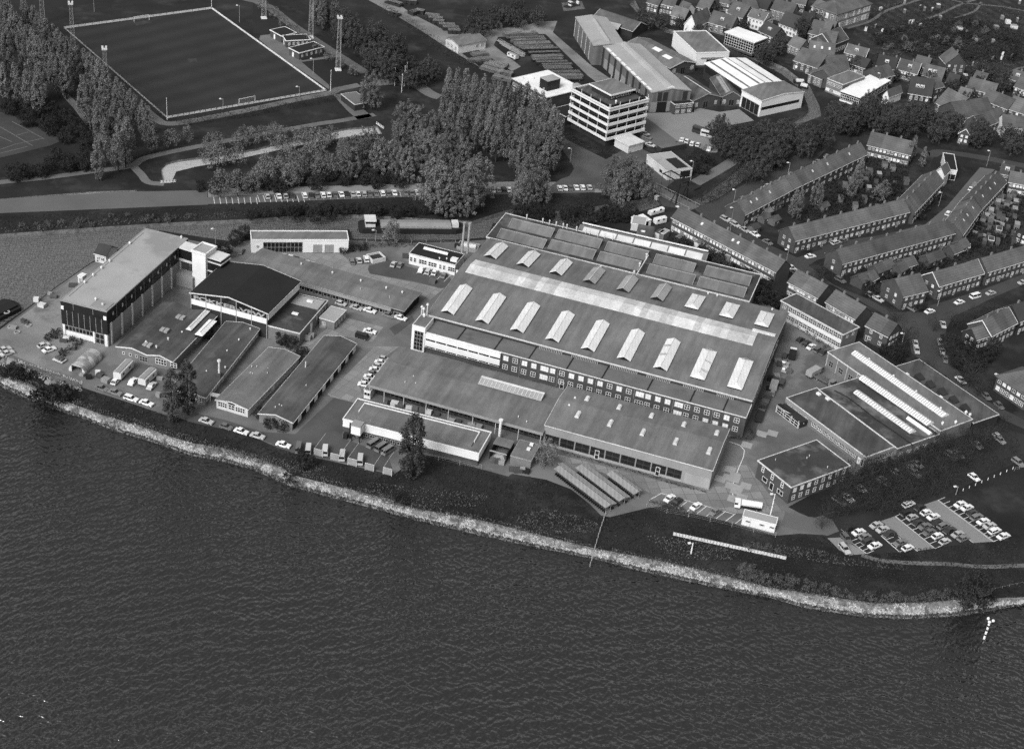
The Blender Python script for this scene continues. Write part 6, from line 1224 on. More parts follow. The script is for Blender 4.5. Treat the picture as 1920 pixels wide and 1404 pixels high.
for i in range(10):
    x, y = 1148+i*(1640-1148)/9, 795-i*(795-582)/9; a = G(pt('c6', x, y)); t = tag(MB().cyl((0, 0, 0), (0, 0, .8), .12, .09, 8).cyl((0, 0, .8), (0, 0, .88), .09, .03, 8).build('bollard', M['white'], None, a), f'small white bollard, {ordw(i+1)} from the near end of the grass edge', 'bollard', 'white bollards at the car park grass')
# fenced compounds with pale gates
for i, (x, y) in enumerate(((1165, 1185), (1310, 1225), (1460, 1268), (1612, 1312), (1770, 1350))):
    a = G(pt('c2', x, y)); c = G(pt('c2', x+75, y+20)); d = c-a; t = thing('compound_gate', f'mesh compound panel above the river bank, {ordw(i+1)} from the left', 'gate', a, math.atan2(d.y, d.x), 'mesh compounds above the river bank'); L_ = d.length
    b = MB(); [b.cyl((x_, 0, 0), (x_, 0, 2.4), .09, n=5) for x_ in (0, L_)]; b.cyl((0, 0, 2.35), (L_, 0, 2.35), .07, n=5); [b.bar((L_ if i % 2 else 0, y_, 2.3), (L_ if i % 2 else 0, y_+4, 2.3), .06) for y_ in (0, 4)]; b.build('frame', M['offwhite'], t)
    b = MB(); b.box(.1, L_-.1, -.02, .02, .15, 2.2); b.build('mesh_infill', M['metal'], t)
# --- beacon, kiosk, quay house
bp, tp = G((1845, 1197), WZ), G((1857, 1158), WZ)
hb = 0
for k in range(200):
    z = WZ+k*.1; q = G((1857, 1161), z)
    if (q-bp).xy.length < .6 or q.y < bp.y: hb = z-WZ; break
hb = hb or 9
t = thing('beacon', 'banded white beacon pole with three white balls standing in the river', 'beacon', bp)
b = MB()
for k in range(6): b.cyl((0, 0, -2+(hb+1.6)*k/6 if k else -2), (0, 0, -2+(hb+1.6)*(k+1)/6), .3, n=8, mi=0 if k % 3 else 0)
b.build('pole', M['white'], t)
b = MB(); [b.cyl((0, 0, hb*f), (0, 0, hb*f+.45), .33, n=8) for f in (.2, .45, .68)]; b.build('dark_band', M['roofd'], t)
for a_ in (0, 2.1, 4.2):
    b = MB()
    for j in range(6): t0_, t1_ = math.pi*j/6-math.pi/2, math.pi*(j+1)/6-math.pi/2; b.cyl((.75*math.cos(a_), .75*math.sin(a_), hb+.1+.4*math.sin(t0_)), (.75*math.cos(a_), .75*math.sin(a_), hb+.1+.4*math.sin(t1_)), max(.03, .4*math.cos(t0_)), max(.03, .4*math.cos(t1_)), 10)
    b.bar((0, 0, hb-.6), (.75*math.cos(a_), .75*math.sin(a_), hb-.3), .07); b.build('ball', M['white'], t)
s = house('small tiled quay house with pale walls behind the clad block', 'b1', (832, 348), (930, 375), 3.2, 6.5, 2.0, 'offwhite', 'tiled', 2, rows=1, blind=0, right=1, edge='offwhite', name='quay_house')
s = Bld('quay_kiosk', 'small white kiosk on the quay edge', 'kiosk', pt('b1', 682, 548), pt('b1', 722, 560), None, 2.6, 2.2); s.walls('offwhite'); s.flat('white', 'white', .1, .2); s.win('f', .4, .05, 1, 2, 1, 1, 'trim', 'metal', 'door')
t = tag(MB().box(0, 2.2, 0, 1.6, 0, .25).box(.2, 2.0, .2, 1.4, .253, 1.4).build('generator_box', M['offwhite'], None, G(pt('b1', 545, 1125))), 'small white cabinet beside the shrubs at the clad block', 'cabinet')
s = Bld('rubble_bin', 'open white-walled concrete skip enclosure by three parked estates', 'enclosure', pt('b3', 275, 410), pt('b3', 392, 385), None, 1.6, 4.5)
b = MB(); b.box(0, s.W, 0, .25, 0, 1.6); b.box(0, s.W, 4.25, 4.5, 0, 1.6); b.box(0, .25, .25, 4.25, 0, 1.6); b.box(s.W-.25, s.W, .25, 4.25, 0, 1.6); s.part('wall', b, M['offwhite']); b = MB(); b.box(.25, s.W-.25, .25, 4.25, .1, .9); s.part('fill', b, M['brickd'])
a, c = G(pt('c1', 460, 268)), G(pt('c1', 545, 300)); d = c-a
t = thing('cargo_trailer', 'small flat trailer loaded with scrap in front of the barrel shed', 'trailer', a, math.atan2(d.y, d.x)); b = MB(); b.box(0, d.length, 0, 2.2, .5, .75); b.build('bed', M['offwhite'], t); b = MB(); [b.box(.3+i*.5, .65+i*.5, .2+random.random()*.5, 1.8, .753, 1.2+random.random()*.5) for i in range(int(d.length/.55))]; b.build('scrap', M['wood'], t)
for i, (x0, y0, x1, y1) in enumerate(((240, 330, 560, 440), (360, 390, 640, 470), (440, 425, 720, 495), (560, 455, 715, 505))):
    a, c = G(pt('c1', x0, y0)), G(pt('c1', x1, y1)); d = c-a; b = MB(); [b.cyl((0, k*.35, .2+.2*(k % 2)), (d.length-k*.6, k*.35, .2+.2*(k % 2)), .17, n=6) for k in range(4)]; b.box(d.length*.3, d.length*.3+.3, -.1, 1.3, 0, .06)
    tag(b.build('pole_stack', M['wood'], None, a, math.atan2(d.y, d.x)), f'bundle of long poles lying on the river bank, {ordw(i+1)} from the left', 'pole stack', 'poles on the river bank')
def fill_rows(poly, dx, dy):
    xs = [p[0] for p in poly]; ys = [p[1] for p in poly]; out_ = []; y = min(ys); r = 0
    while y < max(ys):
        x = min(xs)+(dx/2 if r % 2 else 0)
        while x < max(xs):
            p = (x+random.uniform(-.3, .3)*dx, y+random.uniform(-.3, .3)*dy); c = False; j = len(poly)-1
            for i in range(len(poly)):
                a, b = poly[i], poly[j]
                if (a[1] > p[1]) != (b[1] > p[1]) and p[0] < (b[0]-a[0])*(p[1]-a[1])/(b[1]-a[1])+a[0]: c = not c
                j = i
            if c: out_.append(p)
            x += dx
        y += dy; r += 1
    return out_
# ================================================================ HOUSES
TG = 'brick terraces beyond the works'
def terrace(label, t, A, B, **k): k.setdefault('D', 8.5); k.setdefault('h', 5.4); k.setdefault('rise', 3.4); return house(label, t, A, B, name='terraced_house', group=TG, **k)
F = 'F'
terrace('long tiled terrace along the tree-lined canal street', F, (1397.6, 402), (1486, 355.5), nw=9, chim=(.1, .3, .5, .7, .9), D=8.5, roofwin=(.2, .32, .6), edge='trim', blind=.3)
terrace('continuation of the canal street terrace with many chimneys', F, (1488, 354), (1626, 289), nw=13, chim=(.05, .2, .36, .52, .68, .85, .97), roofwin=(.3, .5, .8), blind=.3)
terrace('straight terrace above the street corner, bend at its right end', F, (1491.7, 451), (1705, 397), nw=21, chim=(.04, .16, .3, .44, .57, .7, .83, .95), blind=.55, left=2)
terrace('terrace angling up towards the white gabled shop', 'a7', (725, 690), (978, 424), nw=14, chim=(.05, .25, .45, .65, .85), blind=.6)
terrace('straight terrace with back gardens above the bare sheds', 'a7', (95, 1142), (1075, 876), nw=22, chim=(.04, .17, .3, .44, .56, .7, .83, .96), blind=.55, left=1)
terrace('lower half of the terrace along the open square', 'a7', (1148, 888), (1308, 668), nw=9, chim=(.1, .4, .7, .95), roofwin=(.3, .5, .8))
terrace('upper half of the terrace along the open square', 'a7', (1318, 655), (1528, 432), nw=11, chim=(.1, .3, .5, .7, .9), roofwin=(.2, .5, .7))
terrace('front-street terrace with white bargeboards and a dark gable end', 'a7', (942, 1340), (1330, 1226), nw=9, chim=(.1, .5), blind=.35, left=2, D=8.2, h=5.6, edge='white')
terrace('front-street terrace beyond the narrow passage', 'a7', (1368, 1215), (1800, 1085), nw=10, chim=(.2, .6), blind=.3, D=8.2, h=5.6)
terrace('very long terrace beside the rear annex of the works', 'a6', (282, 737), (1195, 1217), nw=32, chim=(.08, .2, .33, .46, .58, .7, .83, .95), roofwin=(.25, .55, .6), blind=.6, D=8.0)
terrace('short terrace behind the drawing office', 'b5', (1115, 133), (1375, 272), nw=10, chim=(.3, .8), blind=.5)
terrace('short terrace right of the drawing office', F, (1549, 566), (1604, 598), nw=9, chim=(.25, .7), blind=.5, edge='trim')
terrace('two-storey terrace with two white chimneys at the top of the gardens', 'a7', (312, 100), (690, 190), nw=11, chim=(.03, .35, .68), blind=.5, D=9, rise=4)
house('corner house with dark side wall beside the side street', 'b6', (300, 515), (492, 612), 5.4, 8, 3.4, 'brick', 'tile', 2, (.5,), right=3, blind=.2)
house('brick corner house with steep tiled roof on the wide street', 'b6', (628, 262), (838, 212), 5.4, 11, 4.0, 'brick', 'tile', 4, (.15, .7), left=2, blind=.3, roofwin=())
house('tiled pair of houses at the right, with tall chimneys', 'b6', (1400, 605), (1622, 492), 5.2, 9, 3.6, 'brick', 'tile', 6, (.2, .6), right=2, edge='white')
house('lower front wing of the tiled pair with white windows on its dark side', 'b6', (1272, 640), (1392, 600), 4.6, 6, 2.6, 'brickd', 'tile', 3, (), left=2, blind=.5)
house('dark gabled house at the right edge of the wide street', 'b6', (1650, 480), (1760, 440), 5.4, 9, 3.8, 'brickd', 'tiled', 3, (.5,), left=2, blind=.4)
s = Bld('villa', 'large hipped tiled house at the right edge by the lane', 'house', pt('b6', 1452, 958), pt('b6', 1720, 1135), None, 5.4, 12); s.hip('brick', 'tile', 4.2, .6); s.wins('f', .5, s.W-.5, 6, 3.4, 1.4, 1.3, 2, 1, blind=.3); s.wins('f', .5, s.W-.5, 6, .8, 1.6, 1.6, 2, 2, blind=.3); s.wins('l', 1, 10, 3, 3.4, 1.4, 1.3, 2, 1); s.chimneys([s.W*.4], 6, 8.6)
house('white gabled shop house at the end of the angled terrace', 'a7', (900, 345), (985, 372), 6.0, 7, 2.6, 'white', 'tile', 2, (), edge='white', axis='y', C=None, blind=0)
s = Bld('shop_annex', 'white-walled annex with dark flat roof beside the white shop', 'building', pt('a7', 1000, 315), pt('a7', 1098, 330), pt('a7', 985, 175), 4.4); s.walls('white'); s.flat('roofd', 'white', .2, .25); s.win('f', .5, .1, 4, 2.6, 2, 1, 'trim', 'dark', 'garage_door')
house('small house at the top of the square with white dormer', 'a7', (1475, 350), (1582, 372), 4.6, 7, 2.8, 'brick', 'tile', 3, (.1,), dorm=(.5,))
house('house with white gallery windows at the right edge', 'a7', (1552, 425), (1720, 458), 5.2, 8, 3, 'brick', 'tile', 5, (.5,), blind=.8)
house('dark timber-gabled house at the right edge of the gardens', 'a7', (1620, 860), (1720, 905), 4.6, 9, 3.4, 'brickd', 'tiled', 2, (), axis='y', edge='trim')
# --- garden sheds of the terraces
i = 0
for x, y in ((1005, 700), (1120, 740), (1210, 760), (1030, 830), (1140, 690), (1230, 620), (1640, 640)):
    i += 1; house(f'dark garden shed behind the canal street terrace, {ordw(i)} along it', 'a6', (x-24, y+14), (x+26, y-8), 2.2, 3.2, 1.0, 'wood', random.choice(['roof2', 'roof', 'tiled']), 1, rows=1, edge=None, name='garden_shed', group='garden sheds', door=False, ww=.8)
i = 0
for x, y, w_ in ((450, 1200, 60), (520, 1170, 50), (700, 1150, 70), (900, 1110, 60), (960, 1090, 50), (1110, 1030, 60), (1180, 985, 45), (300, 1290, 50), (380, 1270, 40), (640, 1190, 40)):
    i += 1; house(f'tiled outbuilding behind the gardens terrace, {ordw(i)} counted', 'a7', (x-w_*.6, y+26), (x+w_*.7, y-6), 2.6, 5, 1.8, 'brick', 'tile', 1, rows=1, edge=None if i % 3 else 'offwhite', name='garden_shed', group='garden sheds', door=False, ww=.8)
i = 0
for x, y, m in ((1490, 545, 'roof'), (1560, 550, 'roof'), (1600, 520, 'roof2'), (1460, 590, 'offwhite'), (1540, 600, 'roof2'), (1620, 590, 'offwhite'), (1400, 665, 'rooflt'), (1365, 715, 'rooflt'), (1470, 700, 'roof2'), (1610, 655, 'offwhite'), (1330, 735, 'roof2'), (1400, 740, 'roof'), (1630, 790, 'rooflt'), (1600, 870, 'roof2'), (1470, 835, 'roof2'), (1400, 925, 'roof2'), (1190, 985, 'roof2')):
    i += 1; q = Bld('garden_shed', f'flat garden shed behind the square terrace, {ordw(i)} from the top', 'shed', pt('a7', x-26, y+8), pt('a7', x+22, y+18), None, 2.3, 3.4, 'garden sheds'); q.walls(random.choice(['brickl', 'wood', 'brick'])); q.flat({'offwhite': 'rooflt'}.get(m, m), 'offwhite' if i > 14 else None, .1, .18)
i = 0
for x, y in ((340, 320), (420, 350), (470, 260), (300, 400), (250, 430), (120, 440), (180, 400), (330, 470), (80, 560), (210, 620), (660, 400), (540, 285), (290, 560), (410, 640)):
    i += 1; q = Bld('garden_shed', f'small shed in the walled gardens, {ordw(i)} counted from the top', 'shed', pt('a7', x-22, y+8), pt('a7', x+24, y+14), None, 2.3, 3.2, 'garden sheds'); q.walls(random.choice(['brick', 'wood', 'brickl'])); q.flat(random.choice(['roof', 'roof2', 'tile', 'rooflt']), None)
i = 0
for x, y in ((190, 860), (420, 830), (330, 900), (500, 945), (520, 1040), (900, 1100), (770, 1060), (150, 860), (720, 1030)):
    i += 1; q = Bld('garden_shed', f'back-yard outhouse behind the very long terrace, {ordw(i)} along it', 'shed', pt('a6', x-24, y+6), pt('a6', x+20, y+24), None, 2.6, 4, 'garden sheds'); q.walls(random.choice(['offwhite', 'brick', 'brickl'])); q.flat(random.choice(['roof', 'roof2', 'rooflt']), 'trim' if i in (1, 9) else None, .1, .2)
s = Bld('yard_store', 'whitish flat store among caravans at the bridge landing', 'building', pt('a6', -75, 790), pt('a6', 45, 810), pt('a6', -10, 730), 2.8); s.walls('offwhite'); s.flat('rooflt', 'white', .1, .25)
s = Bld('yard_store', 'small white open store beside the caravans', 'building', pt('a6', 0, 785), pt('a6', 100, 760), None, 2.6, 5); s.walls('white'); s.flat('white', 'white', .1, .25); s.win('f', 1.5, .05, s.W*.5, 2.2, 1, 1, None, 'dark', 'open_bay')
s = Bld('yard_store', 'low dark-roofed house behind the gallery shed', 'building', pt('b4', 1180, 190), pt('b4', 1330, 215), None, 3.0, 9); s.walls('brick'); s.flat('roof2', None); b = MB(); b.box(1.5, 3.0, 3, 3.8, 3.07, 3.4); s.part('roof_light', b, M['white'])
i = 0
for x, y in fill_rows(pts('a7', 1240, 820, 1560, 520, 1690, 560, 1690, 980, 1300, 960), 24, 15)+fill_rows(pts('a7', 60, 420, 280, 240, 520, 290, 600, 380, 540, 500, 300, 560), 34, 19):
    i += 1; q = Bld('garden_shed', f'little back-garden hut among the terraces, {ordw(i)} counted row by row', 'shed', (x-4, y+1), (x+4, y+2.5), None, 2.2, 2.6, 'back-garden huts'); q.walls(random.choice(['wood', 'brick', 'brickd'])); q.flat(random.choice(['roof2', 'tiled', 'roofd', 'tile']), None)
for k, (x0, y0, dx, dy, n_, ex, ey) in enumerate(((1230, 880, 30, -41, 9, 190, 60), (1100, 400 if False else 900, 0, 0, 0, 0, 0), (130, 400, 33, -16, 6, 60, 75), (300, 1160, 62, -17, 11, 40, 70))):
    for j in range(n_):
        a, c = G(pt('a7', x0+dx*j, y0+dy*j)), G(pt('a7', x0+dx*j+ex, y0+dy*j+ey)); d = c-a
        b = MB(); b.box(0, d.length, -.04, .04, .1, 1.5); [b.box(z, z+.1, -.07, .07, 0, 1.6) for z in np.arange(0, d.length-.1, 2.2)]
        tag(b.build('garden_fence', M[random.choice(['wood', 'panel', 'brick', 'wood'])], None, a, math.atan2(d.y, d.x)), f'board fence between terrace gardens, {ordw(j+1)} plot boundary from the left of {["the square plots", "", "the walled gardens", "the middle plots"][k]}', 'fence', 'garden fences')
# --- village houses across the canal
V = [('white walled house with dark half-hipped gable by the far canal', 'a4', (392, 210), (490, 240), 4.2, 12, 5, 'white', 'tile', 2, (), {'axis': 'y', 'C': (560, 150), 'edge': 'white'}),
     ('tiled house with dormer left of the glazed hall', 'a4', (600, 195), (800, 250), 4.5, 10, 4.5, 'brickl', 'tile', 4, (), {'dorm': (.5,)}),
     ('large tiled house with white dormer behind the canal', 'a4', (765, 110), (900, 160), 5, 10, 5, 'brick', 'tile', 3, (.1,), {'dorm': (.5,)}),
     ('gabled neighbour with big tiled roof in the village', 'a4', (910, 120), (1050, 110), 5, 12, 5, 'brick', 'tile', 3, (), {}),
     ('bright white house with six dark windows', 'a4', (950, 145), (1085, 185), 5.6, 8, 3, 'white', 'tile', 4, (), {'blind': 0, 'edge': 'white'}),
     ('white wing with three dark windows beside the bright house', 'a4', (1085, 190), (1172, 160), 5.0, 7, 2.6, 'white', 'tile', 3, (), {'blind': 0}),
     ('long white-walled house with steep dark tiled roof', 'a4', (1222, 205), (1380, 262), 4.6, 9, 5, 'white', 'tiled', 5, (), {'blind': 0}),
     ('dark dormered house beside the glazed hall', 'a4', (1040, 270), (1170, 330), 4.6, 9, 4, 'brick', 'tiled', 3, (), {'dorm': (.5,)}),
     ('tiled cottage right of the canal trees', 'a4', (1300, 390), (1400, 430), 4, 8, 3.5, 'brickl', 'tile', 3, (.2,), {}),
     ('broad tiled hall house at the upper village', 'a4', (1480, 290), (1640, 330), 5, 12, 5, 'brick', 'tile', 4, (.3,), {}),
     ('church-like house with arched gable in the village', 'a4', (1550, 390), (1700, 420), 5, 11, 6, 'brick', 'tile', 3, (), {}),
     ('white house at the very top of the village', 'a4', (1510, 55), (1580, 85), 4.6, 8, 3, 'white', 'tile', 3, (), {}),
     ('flat-fronted white house beside the trees at the top', 'a4', (330, 75), (395, 100), 5, 8, 3, 'white', 'tile', 3, (), {}),
     ('tiled house above the black gabled house', 'a4', (170, 30), (300, 60), 5, 10, 4, 'brick', 'tile', 4, (.4,), {}),
     ('brick house with pale dormers above the canal at the left', 'a4', (270, 130), (390, 165), 5, 8, 3.5, 'brick', 'tile', 4, (.5,), {}),
     ('tiled house at the top edge behind the brick houses', 'a4', (500, 60), (600, 90), 5, 9, 4, 'brick', 'tile', 3, (.4,), {}),
     ('house with long ridge behind the big white dormer house', 'a4', (1150, 80), (1330, 130), 5, 10, 4, 'brickl', 'tile', 4, (.5,), {}),
     ('barn-like workshop with two pale roof lights on its slope', 'a4', (1350, 530), (1560, 600), 4.2, 14, 4.5, 'brick', 'tile', 4, (), {}),
     ('tiled workshop roof behind the barn-like one', 'a4', (1480, 470), (1700, 500), 4.6, 10, 4.5, 'brick', 'tile', 4, (), {'roofwin': (.2, .5, .8)}),
     ('flat brick house with white bay by the far canal', 'a4', (1480, 650), (1600, 700), 4, 9, 1.5, 'brickl', 'roof2', 3, (), {}),
     ('brick house with white gable trim among the upper gardens', 'a5', (115, 460), (290, 505), 4.6, 7, 3.2, 'brick', 'tile', 5, (.5,), {'dorm': (.5,), 'blind': .5, 'edge': 'white'}),
     ('dark dormered brick house right of the school', 'a5', (388, 575), (550, 610), 5, 9, 4, 'brick', 'tiled', 3, (.2, .9), {'dorm': (.5,)}),
     ('brick house with white edged gable and arched windows', 'a5', (572, 605), (745, 650), 5, 8, 3.8, 'brick', 'tile', 6, (.6,), {'dorm': (.55,), 'edge': 'white'}),
     ('tiled house with two white dormers behind the mansard', 'a5', (795, 660), (960, 700), 5, 9, 4, 'brick', 'tile', 4, (), {'dorm': (.3, .55)}),
     ('tiled roof peeping behind the arched-window house', 'a5', (720, 570), (840, 600), 4.6, 8, 3.6, 'brick', 'tile', 3, (.8,), {}),
     ('dark mansard house with two white windows among trees', 'a5', (670, 815), (870, 850), 3.6, 11, 6, 'brickd', 'tiled', 4, (), {'dorm': (.35, .55)}),
     ('tall narrow gable house beside the mansard', 'a5', (905, 780), (985, 760), 6, 9, 3, 'brick', 'tile', 2, (.2,), {}),
     ('lone tiled house in the allotments with white verge', 'a5', (1000, 560), (1175, 570), 4.6, 9, 5, 'brick', 'tile', 3, (.3,), {'axis': 'y'}),
     ('tiled house right of the allotment lane', 'a5', (1185, 770), (1420, 830), 4.8, 9, 3.6, 'brick', 'tile', 5, (.5,), {}),
     ('long tiled house with pale eaves behind the trees at right', 'a5', (1315, 870), (1540, 960), 5, 9, 3.8, 'brick', 'tile', 5, (.1, .5), {}),
     ('broad hipped-looking house with big dark roof by the trees', 'a5', (910, 900), (1080, 990), 4.4, 12, 6, 'brick', 'tile', 3, (), {}),
     ('long dark roofed house behind the square trees', 'a5', (1110, 1040), (1420, 1000), 4.4, 13, 5, 'brick', 'tile', 5, (), {}),
     ('house with white windowed gable at the right edge', 'a5', (1500, 1110), (1690, 1130), 5, 9, 3.6, 'white', 'tile', 3, (.4,), {'blind': 0}),
     ('tall tiled house at the right frame edge', 'a5', (1540, 950), (1720, 1010), 5, 9, 4.6, 'brick', 'tile', 3, (.2, .6), {}),
     ('white gabled cottage with timber balcony among trees', 'a5', (1115, 1170), (1215, 1195), 4.4, 8, 2.6, 'brick', 'tile', 2, (), {'axis': 'y', 'edge': 'white', 'C': (1270, 1080)}),
     ('tiled house behind the white cottage roof', 'a5', (1380, 1100), (1530, 1040), 4.6, 9, 3.6, 'brick', 'tile', 4, (), {}),
     ('white gable outhouse beside the white-roofed school', 'a5', (450, 830), (500, 850), 4, 8, 2.6, 'white', 'tile', 1, (), {'axis': 'y', 'C': (600, 800)}),
     ('hipped tiled block behind the white-roofed school', 'a5', (420, 690), (550, 660), 5, 10, 3.4, 'brick', 'tile', 3, (), {}),
     ('dark tiled range left of the white-roofed school', 'a5', (0, 700), (150, 600), 5, 10, 3.4, 'brick', 'tile', 5, (), {}),
     ('tiled range at the left of the upper gardens', 'a5', (-30, 600), (150, 590), 4.4, 10, 4, 'brick', 'tile', 4, (.3,), {})]
V += [('tiled house at the upper edge left of the tall school', 'a4', (1330, 20), (1450, 45), 5, 9, 4, 'brick', 'tile', 4, (.5,), {}),
      ('low brick house beside the upper canal at the far left', 'a4', (60, 20), (160, 50), 4.6, 8, 3.6, 'brick', 'tile', 3, (.3,), {}),
      ('tiled house behind the bright white house', 'a4', (1000, 60), (1110, 90), 5, 9, 3.6, 'brick', 'tiled', 3, (.4,), {}),
      ('brick house at the top edge above the white dormer house', 'a4', (700, 20), (820, 45), 5, 9, 3.8, 'brick', 'tile', 4, (.5,), {}),
      ('dark tiled house right of the long white-walled house', 'a4', (1400, 190), (1490, 215), 4.8, 9, 4, 'brick', 'tiled', 3, (.5,), {}),
      ('tiled cottage behind the arched-gable house', 'a4', (1600, 250), (1690, 275), 4.6, 8, 3.6, 'brick', 'tile', 3, (.4,), {}),
      ('small tiled house between the lone allotment house and the lane', 'a5', (1230, 700), (1330, 730), 4.6, 8, 3.4, 'brick', 'tile', 3, (.5,), {}),
      ('tiled house at the right edge above the white annex', 'a5', (1600, 760), (1720, 800), 4.8, 9, 3.6, 'brick', 'tile', 4, (.4,), {}),
      ('tiled house with pale dormer at the right edge of the gardens', 'a5', (1560, 690), (1660, 720), 4.6, 8, 3.4, 'brick', 'tile', 3, (.6,), {'dorm': (.5,)}),
      ('dark cottage behind the tall narrow gable house', 'a5', (1000, 720), (1090, 745), 4.4, 8, 3.2, 'brick', 'tiled', 3, (.5,), {}),
      ('tiled cottage above the lane bend', 'a5', (1090, 850), (1190, 880), 4.6, 8, 3.6, 'brick', 'tile', 3, (.4,), {}),
      ('low brick range between school wing and upper gardens', 'a5', (170, 560), (290, 600), 4.2, 8, 3.2, 'brick', 'tiled', 4, (.5,), {})]
for l, t_, A_, B_, h, D_, r_, wl, rf, nw, ch, kw in V: house(l, t_, A_, B_, h, D_, r_, wl, rf, nw, ch, **kw)
s = Bld('school', 'large two-storey brick school with rows of tall pale windows', 'school', pt('a5', 45, 130), pt('a5', 350, 33), None, 9, 14)
s.hip('brickl', 'tile', 4, .5)
for z in (5.4, 1.4): s.wins('f', .5, s.W-.5, 13, z, 1.7, 2.8, 2, 3, blind=.6); s.wins('l', 1, 13, 4, z, 1.7, 2.8, 2, 3, blind=.4)
s = Bld('school', 'low brick school wing below the tall-windowed school', 'school', pt('a5', -10, 400), pt('a5', 140, 340), None, 6, 11); s.gable('brick', 'tile', 4); s.wins('f', .5, s.W-.5, 7, 1.2, 1.3, 2.2, 2, 3)
s = Bld('school_hall', 'flat school hall with brilliant white roof and long window band', 'school', pt('a5', 82, 802), pt('a5', 247, 858), pt('a5', 508, 708), 4.6)
s.walls('brickd'); s.flat('whiteroof', 'white', .15, .3, .4); s.wins('f', .2, s.W-.2, 5, 1.2, 1.9, 2.4, 2, 2); s.panel('f', 0, s.W, .2, .9, 'white', .1, 'white_band'); s.panel('r', 0, s.D, .6, 1.0, 'offwhite', .1, 'white_band'); s.wins('r', .5, s.D-.5, 9, 1.6, 1.8, 2.2, 2, 2)
s = Bld('school_wing', 'brick school wing with grey flat roof beside the white-roofed hall', 'school', pt('a5', -40, 690), pt('a5', 98, 745), pt('a5', 230, 650), 6.2); s.walls('brickl'); s.flat('roof', 'trim', .2, .25); [s.wins('f', .3, s.W-.3, 4, z, 2.2, 1.5, 3, 2, blind=.2) for z in (3.7, .7)]
s = Bld('motel_annex', 'white flat-roofed annex at the top right among gardens', 'building', pt('a5', 1640, 830), pt('a5', 1720, 850), None, 3.4, 6); s.walls('brick'); s.flat('white', 'white', .1, .2)
# allotment huts and greenhouses
i = 0
for x, y, w_, m in ((440, 258, 22, 'white'), (680, 178, 18, 'white'), (705, 172, 16, 'offwhite'), (770, 205, 14, 'white'), (640, 85, 34, 'offwhite'), (770, 45, 16, 'white'), (815, 65, 30, 'rooflt'), (940, 40, 50, 'white'), (880, 70, 26, 'white'), (955, 140, 40, 'offwhite'), (1130, 240, 60, 'rooflt'), (1180, 270, 24, 'white'), (1450, 230, 60, 'rooflt'), (1555, 180, 56, 'white'), (1610, 225, 70, 'offwhite'), (1500, 140, 40, 'rooflt'), (1630, 160, 30, 'offwhite'), (1500, 460, 22, 'white'), (1575, 478, 20, 'white'), (1490, 490, 18, 'offwhite'), (1410, 500, 24, 'white'), (1240, 545, 22, 'white'), (1265, 552, 20, 'white'), (1180, 660, 60, 'white'), (1015, 655, 50, 'white'), (1000, 745, 30, 'white'), (380, 215, 20, 'offwhite'), (300, 240, 30, 'brickl'), (420, 60, 12, 'white'), (1270, 340, 40, 'rooflt'), (1420, 350, 40, 'rooflt'), (1650, 5, 30, 'white'), (640, 5, 30, 'offwhite')):
    i += 1; q = Bld('garden_hut', f'{"white" if m == "white" else "pale"} hut on the allotments, {ordw(i)} counted from the school side', 'hut', pt('a5', x-w_*.36, y+4), pt('a5', x+w_*.36, y+8), None, 1.8, 1.6+w_*.02, 'allotment huts'); q.walls(random.choice(['offwhite', 'wood', 'brickl'])); q.flat({'white': 'offwhite', 'offwhite': 'rooflt', 'rooflt': 'panel'}.get(m, m), None)
